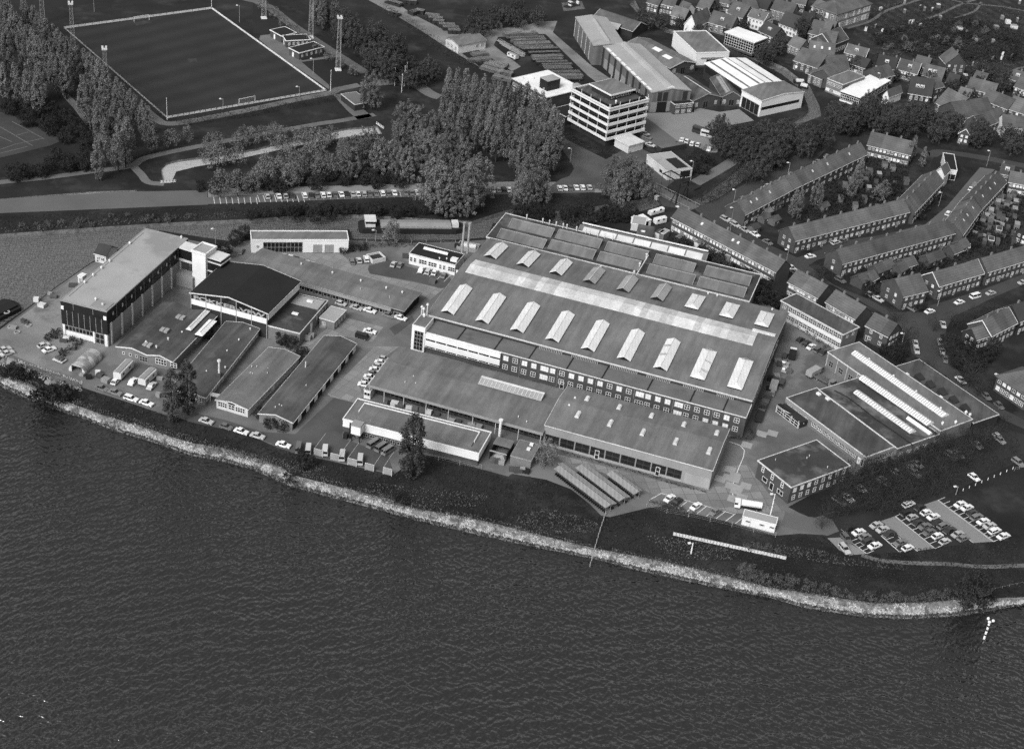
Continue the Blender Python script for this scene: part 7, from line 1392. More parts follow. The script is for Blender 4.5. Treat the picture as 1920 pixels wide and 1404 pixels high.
# ================================================================ TREES AND GREENERY
def leaf_cards(C, N_, size, m, name):
    """one small four-sided leaf spray per centre, tilted about its outward direction"""
    k = len(C); nr = N_+RNG.normal(0, .7, (k, 3)); nr /= np.linalg.norm(nr, axis=1)[:, None]+1e-9
    a = np.cross(nr, RNG.normal(0, 1, (k, 3))); a /= np.linalg.norm(a, axis=1)[:, None]+1e-9; b = np.cross(nr, a)
    s = (size*RNG.uniform(.55, 1.35, k))[:, None]; t = s*RNG.uniform(.5, .9, (k, 1))
    V = np.stack([C-a*s*.5, C+b*t*.5+a*s*.1, C+a*s*.55+nr*s*.12, C-b*t*.5+a*s*.05], 1).reshape(-1, 3)
    me = bpy.data.meshes.new(name); me.from_pydata(V.tolist(), [], [(4*i, 4*i+1, 4*i+2, 4*i+3) for i in range(k)]); me.materials.append(m); return me
def crown(h, r, z0, clumps, per, size, m, shape='egg', cs=.8, hole=.0):
    cc = []; czs = 1.15
    lobes = [(0, 0, 1.0, .55)]+[(r*.52*math.cos(a), r*.52*math.sin(a), random.uniform(.7, .95), random.uniform(.42, .56)) for a in [i*2*math.pi/(5 if shape == 'multi' else 7)+random.uniform(-.3, .3) for i in range(5 if shape == 'multi' else 7)]]
    while len(cc) < clumps:
        u = RNG.normal(0, 1, 3); u /= np.linalg.norm(u); q = RNG.uniform(.45, 1.0)**.5
        t = (u[2]*q+1)/2; z = z0+(h-z0)*t
        if shape == 'egg': w_ = (math.sin(math.pi*min(1, t*.93+.07)**.8))**.7
        elif shape == 'column': w_ = min(1, (1-t)*3.2+.12)*min(1, t*5+.35)
        elif shape == 'flame': w_ = min(1, ((1-t)*1.75+.06)**.85)*min(1, t*3.5+.45)
        elif shape == 'cone': w_ = (1-t)*1.1+.05
        else: w_ = math.sqrt(max(.05, 1-(2*t-1)**2))
        if shape == 'flame': czs = 1.9
        if shape in ('multi', 'lobed'):
            lx, ly, lh, lr = random.choice(lobes)
            w_ = min(1, ((1-t)*1.75+.06)**.85)*min(1, t*3.5+.45) if shape == 'multi' else math.sqrt(max(.05, 1-(2*t-1)**2))
            zb = z0 if shape == 'multi' else z0+(h-z0)*(.0 if random.random() < .4 else .25)*lh
            rr = r*lr*w_*(.35+.65*q)*RNG.uniform(.8, 1.12); an = math.atan2(u[1], u[0]); cc.append((lx+rr*math.cos(an), ly+rr*math.sin(an), zb+(h*lh-zb)*t)); continue
        rr = r*w_*(.35+.65*q)*RNG.uniform(.8, 1.12); an = math.atan2(u[1], u[0]); cc.append((rr*math.cos(an), rr*math.sin(an), z))
    cc = np.array(cc); P_, N_ = [], []
    for c in cc:
        k = int(per*RNG.uniform(.6, 1.4)); d = RNG.normal(0, 1, (k, 3)); d /= np.linalg.norm(d, axis=1)[:, None]
        q = c+d*np.array([cs, cs, cs*czs])*RNG.uniform(.5, 1.05, (k, 1)); P_.append(q)
        out_ = (c-np.array([0, 0, z0+(h-z0)*.4])); out_ /= np.linalg.norm(out_)+1e-6; n_ = d*.8+out_*.5+np.array([0, 0, .35]); N_.append(n_/np.linalg.norm(n_, axis=1)[:, None])
    P_, N_ = np.concatenate(P_), np.concatenate(N_); ok = P_[:, 2] > .15; return leaf_cards(P_[ok], N_[ok], size, m, 'crown'), cc
def trunk(h, r, cc, limbs=9):
    b = MB(); zt = h*.8; pr = Vector((0, 0, -.2)); k = 4
    for i in range(k):
        q = Vector((random.uniform(-.15, .15)*i, random.uniform(-.15, .15)*i, zt*(i+1)/k)); b.cyl(pr, q, r*(1-i/k*.75), r*(1-(i+1)/k*.75), 7); pr = q
    for i in RNG.choice(len(cc), min(limbs, len(cc)), False):
        c = Vector(cc[i]); z = max(.8, c.z-h*.22); b.cyl((0, 0, z*.9), c, r*.35, r*.08, 5)
    return b.mesh('trunk', [M['bark']])
def make_kind(name, n_, h, r, z0, clumps, per, size, leaf, shape, cs, limbs=9, tr=.28):
    vs = []
    for _ in range(n_):
        cm, cc = crown(h*random.uniform(.96, 1.04), r*random.uniform(.9, 1.1), z0, clumps, per, size, LEAF[leaf], shape, cs); vs.append((cm, trunk(h, tr, cc, limbs)))
    return dict(name=name, v=vs, h=h)
K = {'poplar': make_kind('poplar_tree', 7, 17.5, 2.45, 1.4, 100, 38, .42, 'p', 'flame', .55),
     'round': make_kind('broadleaf_tree', 7, 12, 4.9, .9, 150, 34, .44, 'r', 'lobed', .7),
     'big': make_kind('broadleaf_tree', 6, 18, 5.4, 1.2, 200, 40, .44, 'p', 'multi', .7, 12, .4),
     'column': make_kind('columnar_poplar', 2, 19, 2.3, .6, 150, 36, .42, 'r', 'column', .65, 12, .35),
     'scrub': make_kind('young_tree', 5, 7, 2.9, .8, 44, 15, .42, 's', 'egg', .8, 12, .12),
     'light': make_kind('birch_tree', 4, 10, 3.4, 1.2, 70, 17, .45, 's', 'egg', .85, 14, .16),
     'bare': make_kind('bare_tree', 5, 8, 3.6, 1.6, 56, 9, .26, 'g', 'ball', .8, 50, .13),
     'cypress': make_kind('conifer', 2, 10, 1.7, .3, 70, 26, .4, 'p', 'cone', .5),
     'bush': make_kind('bush', 4, 2.6, 1.9, .1, 26, 18, .38, 'd', 'ball', .6, 5, .08),
     'pale': make_kind('bush', 4, 2.2, 1.7, .1, 22, 18, .36, 'e', 'ball', .6, 5, .06),
     'dark': make_kind('evergreen_tree', 3, 8, 4.2, .3, 70, 28, .55, 'd', 'ball', .95, 6, .2)}
KC = {'bush': 'bush', 'pale': 'bush'}
def plant(kind, tops, desc, place, hr=(1, 1), group=None, base=False, noun='tree', w_=1.0):
    """tops: survey points of crown tops (or trunk feet if base); one thing with crown and trunk for each, counted from the left of the photo"""
    k = K[kind]; T_ = sorted(tops, key=lambda p: p[0])
    for i, p in enumerate(T_):
        s = random.uniform(*hr); h = k['h']*s; a = G(p) if base else G(p, h*.97); a.z = 0
        lab = f'{desc}, {ordw(i+1)} from the left {place}' if len(T_) > 1 else f'{desc} {place}'
        t = thing(k['name'], lab, KC.get(kind, 'tree'), a, random.uniform(0, 6.28), group)
        q = s*w_*random.uniform(.92, 1.1); t.scale = (q, q, s); cm, tm = random.choice(k['v']); link('crown', cm, t); link('trunk', tm, t)
def inside(p, poly):
    c = False; j = len(poly)-1
    for i in range(len(poly)):
        a, b = poly[i], poly[j]
        if (a[1] > p[1]) != (b[1] > p[1]) and p[0] < (b[0]-a[0])*(p[1]-a[1])/(b[1]-a[1])+a[0]: c = not c
        j = i
    return c
def fill(poly, dx, dy, jit=.35):
    xs = [p[0] for p in poly]; ys = [p[1] for p in poly]; out_ = []; r = 0; y = min(ys)
    while y < max(ys):
        x = min(xs)+(dx/2 if r % 2 else 0)
        while x < max(xs):
            p = (x+random.uniform(-jit, jit)*dx, y+random.uniform(-jit, jit)*dy)
            if inside(p, poly): out_.append(p)
            x += dx
        y += dy; r += 1
    return out_
def seq(t, n_, *v, jit=2):
    """n_ points spread evenly along a survey polyline"""
    q = [Vector((*p, 0)) for p in pts(t, *v)]; return [(p.x+random.uniform(-jit, jit), p.y+random.uniform(-jit, jit)) for p in resample(q, n_)]
GW = 'poplars left of the football pitch'
plant('poplar', seq('a1', 17, 150, -20, 330, 165, 470, 280, 600, 355, 690, 430), 'leafy poplar', 'in the row beside the pitch touchline', (.85, 1.05), GW)
plant('poplar', seq('a1', 7, 770, 510, 860, 610, 930, 660, 1000, 770), 'low leafy poplar', 'at the near end beside the touchline', (.75, .95), GW)
plant('poplar', seq('a1', 13, 20, -30, 110, 110, 220, 215, 330, 320, 430, 385), 'tall poplar', 'in the second row from the pitch', (.95, 1.12), GW)
plant('poplar', seq('a1', 9, 540, 500, 620, 580, 690, 640, 780, 700, 850, 780, 760, 860), 'full poplar', 'in the clump by the path crossing', (.95, 1.15), GW)
plant('poplar', fill(pts('a1', -60, 30, 60, 120, 200, 300, 290, 420, 230, 520, 120, 480, -60, 400), 24, 26), 'dense poplar', 'in the wood at the upper left corner', (.9, 1.15), 'poplar wood at the upper left')
plant('poplar', seq('a1', 3, 640, 700, 690, 760, 640, 900), 'broad poplar', 'standing below the path crossing', (.95, 1.1), GW)
plant('dark', fill(pts('a1', 0, 600, 200, 590, 360, 640, 480, 740, 600, 900, 560, 930, 420, 880, 250, 800, 60, 720, 0, 730), 26, 22), 'dark shrubby tree', 'around the tennis court', (.6, .9), 'dark scrub by the court')
plant('dark', fill(pts('a1', 0, 1060, 200, 1010, 420, 960, 600, 960, 680, 1010, 500, 1050, 200, 1110, 0, 1130), 26, 16), 'low dark tree', 'below the tennis court', (.5, .8), 'dark scrub by the court')
GS = 'pale scrub between pitch and pond'
plant('scrub', fill(pts('a1', 1090, 860, 1240, 830, 1400, 890, 1685, 800, 1685, 960, 1400, 1000, 1250, 960, 1090, 940)+pts('a2', 0, 960, 0, 820, 180, 800, 380, 830, 600, 830, 560, 860, 300, 890), 17, 12), 'pale feathery young tree', 'between the pitch and the pond', (.8, 1.25), GS)
plant('light', fill(pts('a1', 1280, 1150, 1500, 1095, 1685, 1060, 1685, 1140, 1300, 1190)+pts('a2', 0, 1110, 0, 1015, 220, 955, 420, 915, 600, 900, 620, 1000, 420, 1070, 200, 1120), 26, 17), 'light feathery tree', 'between the pond and the dyke road', (.8, 1.15), 'light trees above the dyke road')
plant('dark', fill(pts('a1', 1180, 1200, 1400, 1150, 1685, 1150, 1685, 1200)+pts('a2', 0, 1190, 0, 1150, 300, 1130, 600, 1060, 900, 1050, 1050, 1130, 1040, 1180), 26, 14), 'dark undergrowth tree', 'along the dyke road verge', (.45, .7), 'dark undergrowth along the dyke road')
GB = 'large trees between pitch and tower block'
plant('big', pts('a2', 770, 450), 'large round tree', 'by the club entrance', (.95, 1), GB)
plant('big', pts('a2', 760, 815, 640, 900, 830, 900), 'large pale-lit tree', 'below the pond rail', (.9, 1.05), GB)
plant('big', pts('a2', 960, 820, 1080, 830, 1150, 850, 1000, 950, 920, 930, 1060, 680, 1000, 660, 1210, 720, 1140, 740), 'large leafy tree', 'in the wood between club and dyke road', (.85, 1.0), GB)
plant('big', pts('a2', 1290, 800, 1380, 885, 1240, 900), 'full round tree', 'beside the calm basin', (.85, .95), GB)
plant('big', pts('a2', 1180, 1050, 1330, 1045, 1470, 1020, 1260, 1110, 1410, 1100), 'big roadside tree', 'over the parked cars', (1.0, 1.12), GB)
plant('poplar', seq('a2', 15, 1270, 450, 1420, 470, 1540, 520, 1660, 570, 1780, 560, 1900, 620, 2000, 760), 'tall poplar', 'in the back row before the steel yard', (1.0, 1.15), 'poplar belt before the steel yard')
plant('poplar', seq('a2', 13, 1250, 560, 1400, 560, 1520, 620, 1650, 690, 1800, 720, 1960, 860), 'tall poplar', 'in the middle row before the steel yard', (1.0, 1.15), 'poplar belt before the steel yard')
plant('poplar', seq('a2', 10, 1290, 680, 1420, 690, 1560, 770, 1700, 830, 1850, 880), 'tall shaded poplar', 'in the front row by the basin', (.9, 1.1), 'poplar belt before the steel yard')
plant('big', pts('a3', 540, 1020, 610, 1080, 500, 1120), 'big leafy tree', 'at the drive island of the tower block', (.85, .95), GB)
plant('poplar', pts('a3', 500, 890, 620, 830, 680, 790, 740, 800, 560, 960, 650, 920), 'leafy poplar', 'left of the tower block drive', (.9, 1.05), GB)
plant('big', pts('a3', 1110, 1010, 1200, 1000, 1290, 1040, 1160, 1100), 'big leafy tree', 'right of the tower block drive', (.9, 1.05), GB)
plant('round', fill(pts('a2', 480, -20, 620, -30, 720, 60, 850, 120, 940, 210, 1000, 310, 880, 360, 740, 290, 600, 180, 540, 80), 27, 22), 'rounded tree', 'in the wood behind the pavilions', (.95, 1.25), 'wood behind the pavilions')
plant('round', fill(pts('a2', 720, 330, 1000, 330, 1150, 300, 1250, 400, 1180, 470, 900, 440, 760, 380), 27, 19), 'dark rounded tree', 'in the wood beyond the club path', (.7, .95), 'wood behind the pavilions')
plant('scrub', seq('a2', 9, 40, -10, 190, 100, 300, 190, 400, 270, 510, 350, 640, 430), 'slim young tree', 'along the path behind the pavilions', (.7, .9))
plant('poplar', pts('a2', 400, -60, 440, -20, 520, -20), 'tall poplar', 'beyond the club path at the top', (.9, 1))
# hedges: clipped leafy walls
def hedge(label, line, w_, h, leaf='h', dens=7, name='hedge', size=.4):
    q = [G(p) for p in line]; o = q[0].copy(); C, N_ = [], []
    for i in range(len(q)-1):
        a, c = q[i]-o, q[i+1]-o; L_ = (c-a).length; d = (c-a).normalized(); nn = Vector((-d.y, d.x, 0))
        for _ in range(int(L_*dens*(w_+2*h)*.5)):
            t = random.random(); s = random.uniform(-1, 1); z = random.random()**.6; hh = h*(.8+.25*math.sin(t*L_*.7)+.15*math.sin(t*L_*2.3))
            p = a+d*(t*L_)+nn*(s*w_/2); C.append((p.x, p.y, hh*z)); N_.append((nn.x*s, nn.y*s, .6+z))
    me = leaf_cards(np.array(C), np.array(N_), size, LEAF[leaf], name); return tag(link(name, me, None, o), label, 'hedge')
hedge('dark clipped hedge below the near end of the pitch', pts('a1', 1160, 820, 1260, 815, 1450, 790, 1685, 755)+pts('a2', 0, 750, 250, 710, 500, 660, 540, 640), 4, 3.6, 'd')
hedge('long dark hedge bank beside the sandy yard road', pts('a2', 820, 60, 950, 130, 1150, 270, 1300, 390, 1480, 460), 6, 3.5, 'h', 4)
hedge('low hedge before the gatehouse parking bays', pts('c4', 1195, 1130, 1330, 1165, 1500, 1195)+pts('c5', 0, 940, 300, 1010), 1.4, 1.2)
hedge('dark hedge along the canal fence behind the works', pts('b3', 80, 290, 300, 285, 640, 275), 4, 1.8, 'h', 6)
hedge('dark planting strip in front of the pale workshop', pts('c4', 430, 690, 700, 765, 1000, 845, 1270, 920)+pts('c5', 30, 715, 200, 765, 400, 812), .9, .7)
hedge('hedge and flowers before the drawing office', pts('b5', 1110, 470, 1280, 590, 1400, 680, 1500, 740), 2.5, 1.4)
hedge('dark hedge island by the pale workshop corner', pts('c5', 610, 320, 720, 345, 790, 335, 815, 290, 760, 270), 2.5, .9)
hedge('leafy border under the lower office tower face', pts('a3', 790, 890, 900, 960, 1010, 1010, 1080, 990), 4, 1.2)
hedge('dark hedge between the yard lanes and the canal street', pts('a6', 380, 240, 560, 150, 680, 110), 3, 2)
hedge('overgrown far bank of the canal behind the terrace', pts('a6', 1010, 340, 860, 440, 720, 540, 600, 610), 3, 2.2, 'r', 5)
for i, ln in enumerate((pts('a7', 0, 900, 250, 850, 560, 790), pts('a7', 80, 1240, 400, 1170, 760, 1080, 1000, 1010), pts('a7', 640, 730, 800, 640, 960, 480), pts('a7', 1180, 900, 1330, 730, 1500, 520), pts('a7', -80, 600, 150, 400, 280, 230), pts('a7', -100, 440, 60, 500, 300, 560, 480, 480))):
    hedge(f'ragged garden hedge of the terraces, {ordw(i+1)} surveyed from the gardens', ln, 2.2, 1.5, 'h', 5)
# trees around depot, canal street and village
GC = 'trees along the canal street'
plant('round', pts('a4', 710, 1010, 760, 1090, 830, 1120), 'dense rounded tree', 'beside the depot yard', (1.0, 1.2), GC)
plant('round', fill(pts('a4', 830, 1000, 1000, 980, 1100, 1040, 1300, 1020, 1400, 1010, 1500, 1060, 1685, 1000, 1685, 1130, 1500, 1160, 1320, 1190, 1080, 1240, 960, 1300, 860, 1180), 26, 18), 'dense rounded tree', 'in the belt along the canal street', (.85, 1.15), GC)
plant('round', fill(pts('a6', 900, 60, 1300, 30, 1350, 120, 1150, 220, 1000, 270, 900, 200), 27, 18), 'dense tree', 'in the lower canal street belt', (.8, 1.05), GC)
plant('bare', pts('a6', 560, 480, 640, 450, 720, 400, 800, 340, 960, 300, 880, 260), 'thin bare tree', 'on the canal bank by the bridge', (.8, 1.0))
plant('bush', fill(pts('a6', 420, 220, 620, 170, 700, 220, 560, 330, 450, 300), 16, 10), 'dark shrub', 'below the depot lane', (.9, 1.4))
plant('round', fill(pts('a5', 0, 880, 170, 870, 330, 790, 420, 780, 540, 880, 640, 850, 760, 880, 880, 860, 900, 980, 700, 1010, 500, 1010, 300, 1000, 0, 960), 25, 19), 'dense tree', 'in the belt below the white-roofed school', (.9, 1.2), 'village trees')
plant('round', fill(pts('a5', 920, 960, 1080, 950, 1100, 1060, 960, 1100), 24, 18), 'dense tree', 'beside the white balcony cottage', (.8, 1.1), 'village trees')
plant('round', pts('a5', 1260, 1050, 1340, 1020, 1380, 1080, 1300, 1110, 1560, 1080, 1620, 1160, 1670, 1110), 'dense tree', 'right of the white balcony cottage', (.8, 1.1), 'village trees')
plant('round', fill(pts('a4', 1400, 30, 1600, 60, 1640, 150, 1450, 160), 26, 18), 'rounded tree', 'between white house and tall school', (.9, 1.15), 'village trees')
plant('round', fill(pts('a4', 1120, 310, 1260, 270, 1290, 380, 1180, 460, 1060, 420), 20, 16), 'dense tree', 'above the far canal, right of the glazed hall', (.6, .85), 'village trees')
plant('round', fill(pts('a4', 0, 60, 160, 80, 260, 120, 160, 140, 40, 110), 22, 14), 'dark tree', 'along the upper canal', (.6, .9), 'village trees')
plant('round', fill(pts('a4', 640, -20, 760, -20, 1150, -30, 1140, 20, 760, 20), 24, 14), 'dark tree', 'at the top behind the village houses', (.7, 1.0), 'village trees')
plant('scrub', fill(pts('a5', 300, 300, 760, 290, 1050, 230, 1240, 110, 1340, 90, 1400, 240, 1200, 400, 900, 430, 500, 400), 28, 15, .45), 'small garden tree', 'on the allotments', (.4, .8), 'allotment trees')
plant('bare', fill(pts('a5', 400, 60, 900, -10, 1000, 60, 700, 180, 500, 190), 30, 14, .45), 'small bare fruit tree', 'on the upper allotments', (.35, .6), 'allotment trees')
plant('round', fill(pts('a5', 1200, 560, 1350, 500, 1640, 520, 1690, 700, 1600, 780, 1420, 720, 1300, 680), 27, 17), 'rounded tree', 'in the gardens at the upper right', (.5, .85), 'village trees')
plant('round', fill(pts('a3', 10, 60, 180, 60, 290, 130, 240, 180, 60, 170)+pts('a3', 240, 0, 480, -10, 660, 20, 640, 70, 420, 110, 300, 90), 22, 15), 'dark shrubby tree', 'behind the sandy yard', (.5, .9), 'trees behind the yard')
plant('scrub', fill(pts('a3', 330, 60, 520, 50, 530, 140, 330, 150), 14, 9), 'pale reedy sapling', 'behind the steel pontoon', (.5, .7))
plant('round', fill(pts('a5', 0, 420, 400, 440, 800, 560, 1000, 640, 1150, 720, 1250, 800, 1000, 830, 700, 700, 500, 660, 380, 540, 180, 560, 0, 560), 24, 20, .45), 'small dark tree', 'between the village houses', (.4, .7), 'village trees')
plant('bush', fill(pts('a5', 320, 300, 900, 160, 1200, 160, 1680, 300, 1680, 540, 1200, 520, 900, 520, 500, 430), 26, 17, .48), 'dark allotment bush', 'on the allotment plots', (.6, 1.5), 'allotment bushes')
plant('round', fill(pts('a4', 240, 120, 420, 90, 620, 150, 780, 60, 1100, 240, 1220, 190, 1420, 280, 1320, 300, 1180, 250, 900, 250, 600, 270), 22, 16, .48), 'small dark tree', 'among the upper village gardens', (.35, .6), 'village trees')
GG = 'garden trees among the terraces'
plant('cypress', pts('a7', 740, 20, 700, 70), 'tall pointed conifer', 'at the end of the top terrace', (1.0, 1.2), GG)
plant('cypress', pts('a7', 825, 115), 'slim pointed conifer', 'standing alone right of the top terrace', (.9, .95), GG)
plant('poplar', pts('a6', 1380, 510, 1430, 500, 1560, 430, 1600, 440), 'feathery pointed garden tree', 'behind the canal street terrace', (.62, .75), GG)
plant('poplar', pts('a7', 270, 240, 215, 330), 'feathery pointed garden tree', 'in the walled gardens', (.6, .75), GG)
plant('light', pts('a7', 480, 420, 430, 450), 'loose dark garden tree', 'against the angled terrace', (.7, .9), GG)
plant('bush', fill(pts('a7', -60, 500, 200, 330, 500, 300, 640, 380, 560, 520, 300, 600, 0, 680), 19, 13, .45), 'dark garden bush', 'in the walled gardens', (.7, 1.3), GG)
plant('bush', fill(pts('a7', 640, 700, 720, 640, 1000, 460, 1000, 520, 800, 720), 17, 12), 'front garden bush', 'along the angled terrace', (.8, 1.3), GG)
plant('bush', fill(pts('a7', 150, 1200, 760, 1040, 1000, 980, 1150, 940, 1250, 1000, 900, 1160, 500, 1250, 200, 1300), 19, 13, .45), 'back garden bush', 'behind the gardens terrace', (.6, 1.2), GG)
plant('bush', fill(pts('a7', 1250, 800, 1560, 520, 1685, 560, 1600, 960, 1250, 980), 20, 14, .45), 'back garden bush', 'of the square terrace plots', (.5, 1.0), GG)
plant('bush', fill(pts('a6', 250, 850, 500, 930, 800, 1080, 1000, 1180, 1180, 1290, 1120, 1300, 800, 1140, 400, 980), 15, 10, .45), 'back garden bush', 'behind the very long terrace', (.8, 1.4), GG)
plant('round', pts('a6', 640, 1010, 700, 1060, 560, 960, 780, 1130), 'small garden tree', 'behind the very long terrace', (.35, .5), GG)
plant('dark', pts('b5', 880, 190, 960, 240, 1040, 220, 900, 130), 'dark garden tree', 'between hall end and terraces', (.5, .8), GG)
plant('bare', pts('b6', 700, 480, 580, 340, 680, 540, 860, 790, 930, 420, 1100, 370, 1130, 420, 1290, 330, 1420, 290), 'thin street tree', 'on the wide street', (.7, 1.0), 'bare street trees')
plant('bare', pts('b6', 1080, 640, 1120, 700, 1200, 760, 1000, 620, 1260, 860, 1180, 900, 1330, 950), 'thin dark tree', 'on the corner lawn before the hipped house', (.8, 1.1), 'bare street trees')
plant('dark', pts('b6', 1050, 600, 1130, 760, 1240, 700, 1300, 800, 1380, 720, 1440, 650, 1200, 640), 'dark evergreen', 'on the lawn before the tiled pair', (.5, .8), GG)
plant('dark', pts('b6', 470, 690, 540, 740, 600, 770, 640, 700, 580, 660), 'dark garden shrub tree', 'beside the dark-walled corner house', (.35, .55), GG)
plant('bare', pts('a6', 1500, 1190, 1560, 1240, 1620, 1180, 1600, 1130), 'thin street tree', 'at the foot of the gardens terrace', (.8, 1.0), 'bare street trees')
plant('bush', pts('b6', 640, 150, 690, 160, 750, 340, 800, 330, 330, 130, 400, 170, 330, 200), 'garden bush', 'around the corner houses', (.8, 1.4), GG)
# bare trees of the right car park
GP = 'bare trees over the right car park'
plant('bare', fill(pts('c6', 100, 560, 500, 440, 760, 360, 1000, 240, 1300, 130, 1450, 180, 1300, 380, 1100, 560, 900, 700, 600, 820, 300, 860, 60, 900, 60, 760), 21, 16), 'dark leafless tree', 'over the right car park', (.75, 1.1), GP)
plant('bare', pts('c5', 1560, 610, 1610, 700, 1500, 860, 1450, 940), 'dark leafless tree', 'beside the brick office', (.8, 1.0), GP)
plant('bush', fill(pts('c6', 0, 620, 300, 580, 500, 480, 700, 420, 900, 330, 920, 380, 600, 560, 200, 700), 18, 11), 'dark shrub', 'below the canteen wall', (.6, .9))
# works and quay greenery
plant('column', pts('c3', 740, 605), 'tall columnar poplar', 'rising in front of the white store', (1.12, 1.12), None, w_=1.1)
plant('column', pts('c1', 1500, 330, 1640, 275), 'bushy columnar poplar', 'in front of the stove-chimney barrack', (.92, .98), None, w_=.95)
plant('light', pts('c4', 320, 590), 'leafy young tree', 'between tool shed and bicycle shelters', (.9, .95))
plant('bush', pts('c1', 470, 640, 390, 660, 540, 600, 430, 590), 'large dark bush', 'hanging over the stone bank', (1.3, 1.9), base=True)
plant('dark', pts('b2', 225, 1000), 'dark shrub tree', 'against the twin-gabled workshop', (.5, .5))
plant('dark', pts('b2', 880, 1050, 960, 1080), 'dark shrub tree', 'in front of the brick annex', (.45, .5))
plant('bush', pts('c2', 700, 850, 820, 900, 880, 960, 780, 940, 1060, 300, 1000, 330), 'dark round bush', 'around the garage row', (.9, 1.3), base=True)
plant('dark', pts('b2', 555, 120, 480, 160, 360, 260), 'dark canal-side tree', 'beside the white showroom', (.5, .8))
plant('light', pts('b3', 430, 100, 460, 60), 'thin feathery tree', 'in front of the black barge', (.8, .9))
plant('bush', pts('b1', 430, 1110, 500, 1080, 620, 1120, 700, 1150, 570, 1240, 640, 1190), 'yard shrub', 'before the clad block', (.6, 1.0), base=True)
plant('bush', pts('b3', 130, 330, 200, 320, 60, 330, 20, 350), 'dark clipped bush', 'beside the showroom corner', (.8, 1.2), base=True)
plant('bush', fill(pts('c1', 0, 300, 130, 280, 250, 310, 300, 400, 200, 430, 60, 370), 14, 10), 'weedy bush', 'on the bank by the sandy quay', (.6, 1.1))
plant('bush', pts('c8', 750, 205, 1270, 400, 690, 285), 'dark scrubby bush', 'on the upper stone bank', (.9, 1.6), base=True)
plant('dark', pts('c7', 1380, 290), 'large dark bush', 'at the waterline beside the beacon', (1.2, 1.2))
plant('bush', pts('c7', 1420, 440, 1340, 430), 'low dark bush', 'below the large bush by the beacon', (1.2, 1.5), base=True)
plant('pale', fill(pts('c7', 0, 270, 280, 320, 480, 380, 700, 400, 980, 410, 1250, 380, 1290, 400, 1000, 450, 650, 440, 400, 400, 150, 360, 0, 320), 13, 9, .5), 'pale dry bush', 'along the upper stone bank', (.35, .75), 'pale bushes on the stone bank', base=True)
plant('pale', fill(pts('c7', -160, 235, 0, 270, 0, 330, -160, 300)+[], 12, 9), 'pale dry shrub', 'on the bank below the signal post', (.7, 1.1), base=True)
plant('pale', fill(pts('c5', 700, 1250, 900, 1270, 1040, 1330, 900, 1350, 760, 1320), 14, 9), 'pale weed clump', 'behind the white board fence', (.5, .8), base=True)
plant('dark', fill([(470, 392), (560, 380), (680, 377), (880, 380), (900, 390), (700, 387), (520, 394)], 24, 7), 'dark bank shrub', 'on the far canal bank behind the barge', (.4, .65))
plant('pale', fill([(20, 414), (200, 400), (380, 394), (380, 408), (200, 418), (30, 428)], 30, 8, .45), 'pale bank shrub', 'on the far bank at the left', (.5, .9))
plant('dark', fill([(930, 380), (1120, 378), (1200, 385), (1210, 398), (1080, 398), (960, 392)], 24, 9), 'dark bank tree', 'between dyke road cars and canal', (.45, .7))
plant('dark', fill(pts('a4', 1000, 540, 1100, 560, 1400, 760, 1480, 860, 1380, 850, 1150, 660), 18, 12), 'dark shrub tree', 'along the far canal', (.3, .5))
for i in range(12):   # rows of crops, currant bushes and bean poles
    a = (380+random.uniform(-40, 60)+(i % 3)*330, 120+i*42+random.uniform(-14, 14)); b_ = (a[0]+random.uniform(220, 330), a[1]-random.uniform(60, 110))
    hedge(f'row of allotment shrubs, {ordw(i+1)} counted down from the school', pts('a5', *a, *b_), 2.2, 1.4, random.choice('hdge'), 5)
for i in range(9):
    a = (1040+random.uniform(-30, 60)+(i % 3)*200, 130+i*55+random.uniform(-14, 14)); b_ = (a[0]+random.uniform(130, 220), a[1]+random.uniform(30, 70))
    hedge(f'allotment boundary hedge at the upper right, {ordw(i+1)} counted downward', pts('a5', *a, *b_), 2.2, 1.6, random.choice('hdge'), 5)
plant('round', fill(pts('a5', 560, 480, 1000, 560, 1240, 640, 1560, 620, 1690, 700, 1690, 900, 1500, 860, 1240, 900, 1000, 860, 900, 760, 700, 700), 30, 22, .48), 'small dark tree', 'between lane and right village edge', (.4, .65), 'village trees')
# rough grass and weeds
def tufts(poly, n_, leaf, label, smin=.25, smax=.6, name='rough_grass'):
    q = [tuple(G(p).xy) for p in poly]; xs = [p[0] for p in q]; ys = [p[1] for p in q]; C = []
    while len(C) < n_:
        p = (random.uniform(min(xs), max(xs)), random.uniform(min(ys), max(ys)))
        if inside(p, q): C.append((p[0], p[1], random.uniform(.05, .35)*(1 if smax < .8 else 3.5)))
    C = np.array(C); N_ = RNG.normal(0, .6, (n_, 3))+np.array([0, -.3, .5]); return tag(link(name, leaf_cards(C, N_, (smin+smax)/2, LEAF[leaf], name)), label, 'grass', kind='stuff')
BANK = [(0, 672), (110, 716), (250, 760), (372, 796), (519, 842), (620, 868), (735, 893), (795, 853), (898, 880), (953, 898), (1024, 902), (1105, 948), (1127, 968), (1144, 972), (1214, 956), (1357, 980), (1454, 1008), (1548, 1006), (1570, 1035), (1620, 1042), (1700, 1030), (1910, 1012), (1918, 1120), (1800, 1122), (1640, 1128), (1440, 1098), (1300, 1062), (1110, 1025), (900, 972), (777, 950), (656, 915), (528, 872), (415, 835), (320, 815), (192, 774), (90, 735), (0, 700)]
tufts(BANK, 16000, 'g', 'rough dark grass covering the river bank')
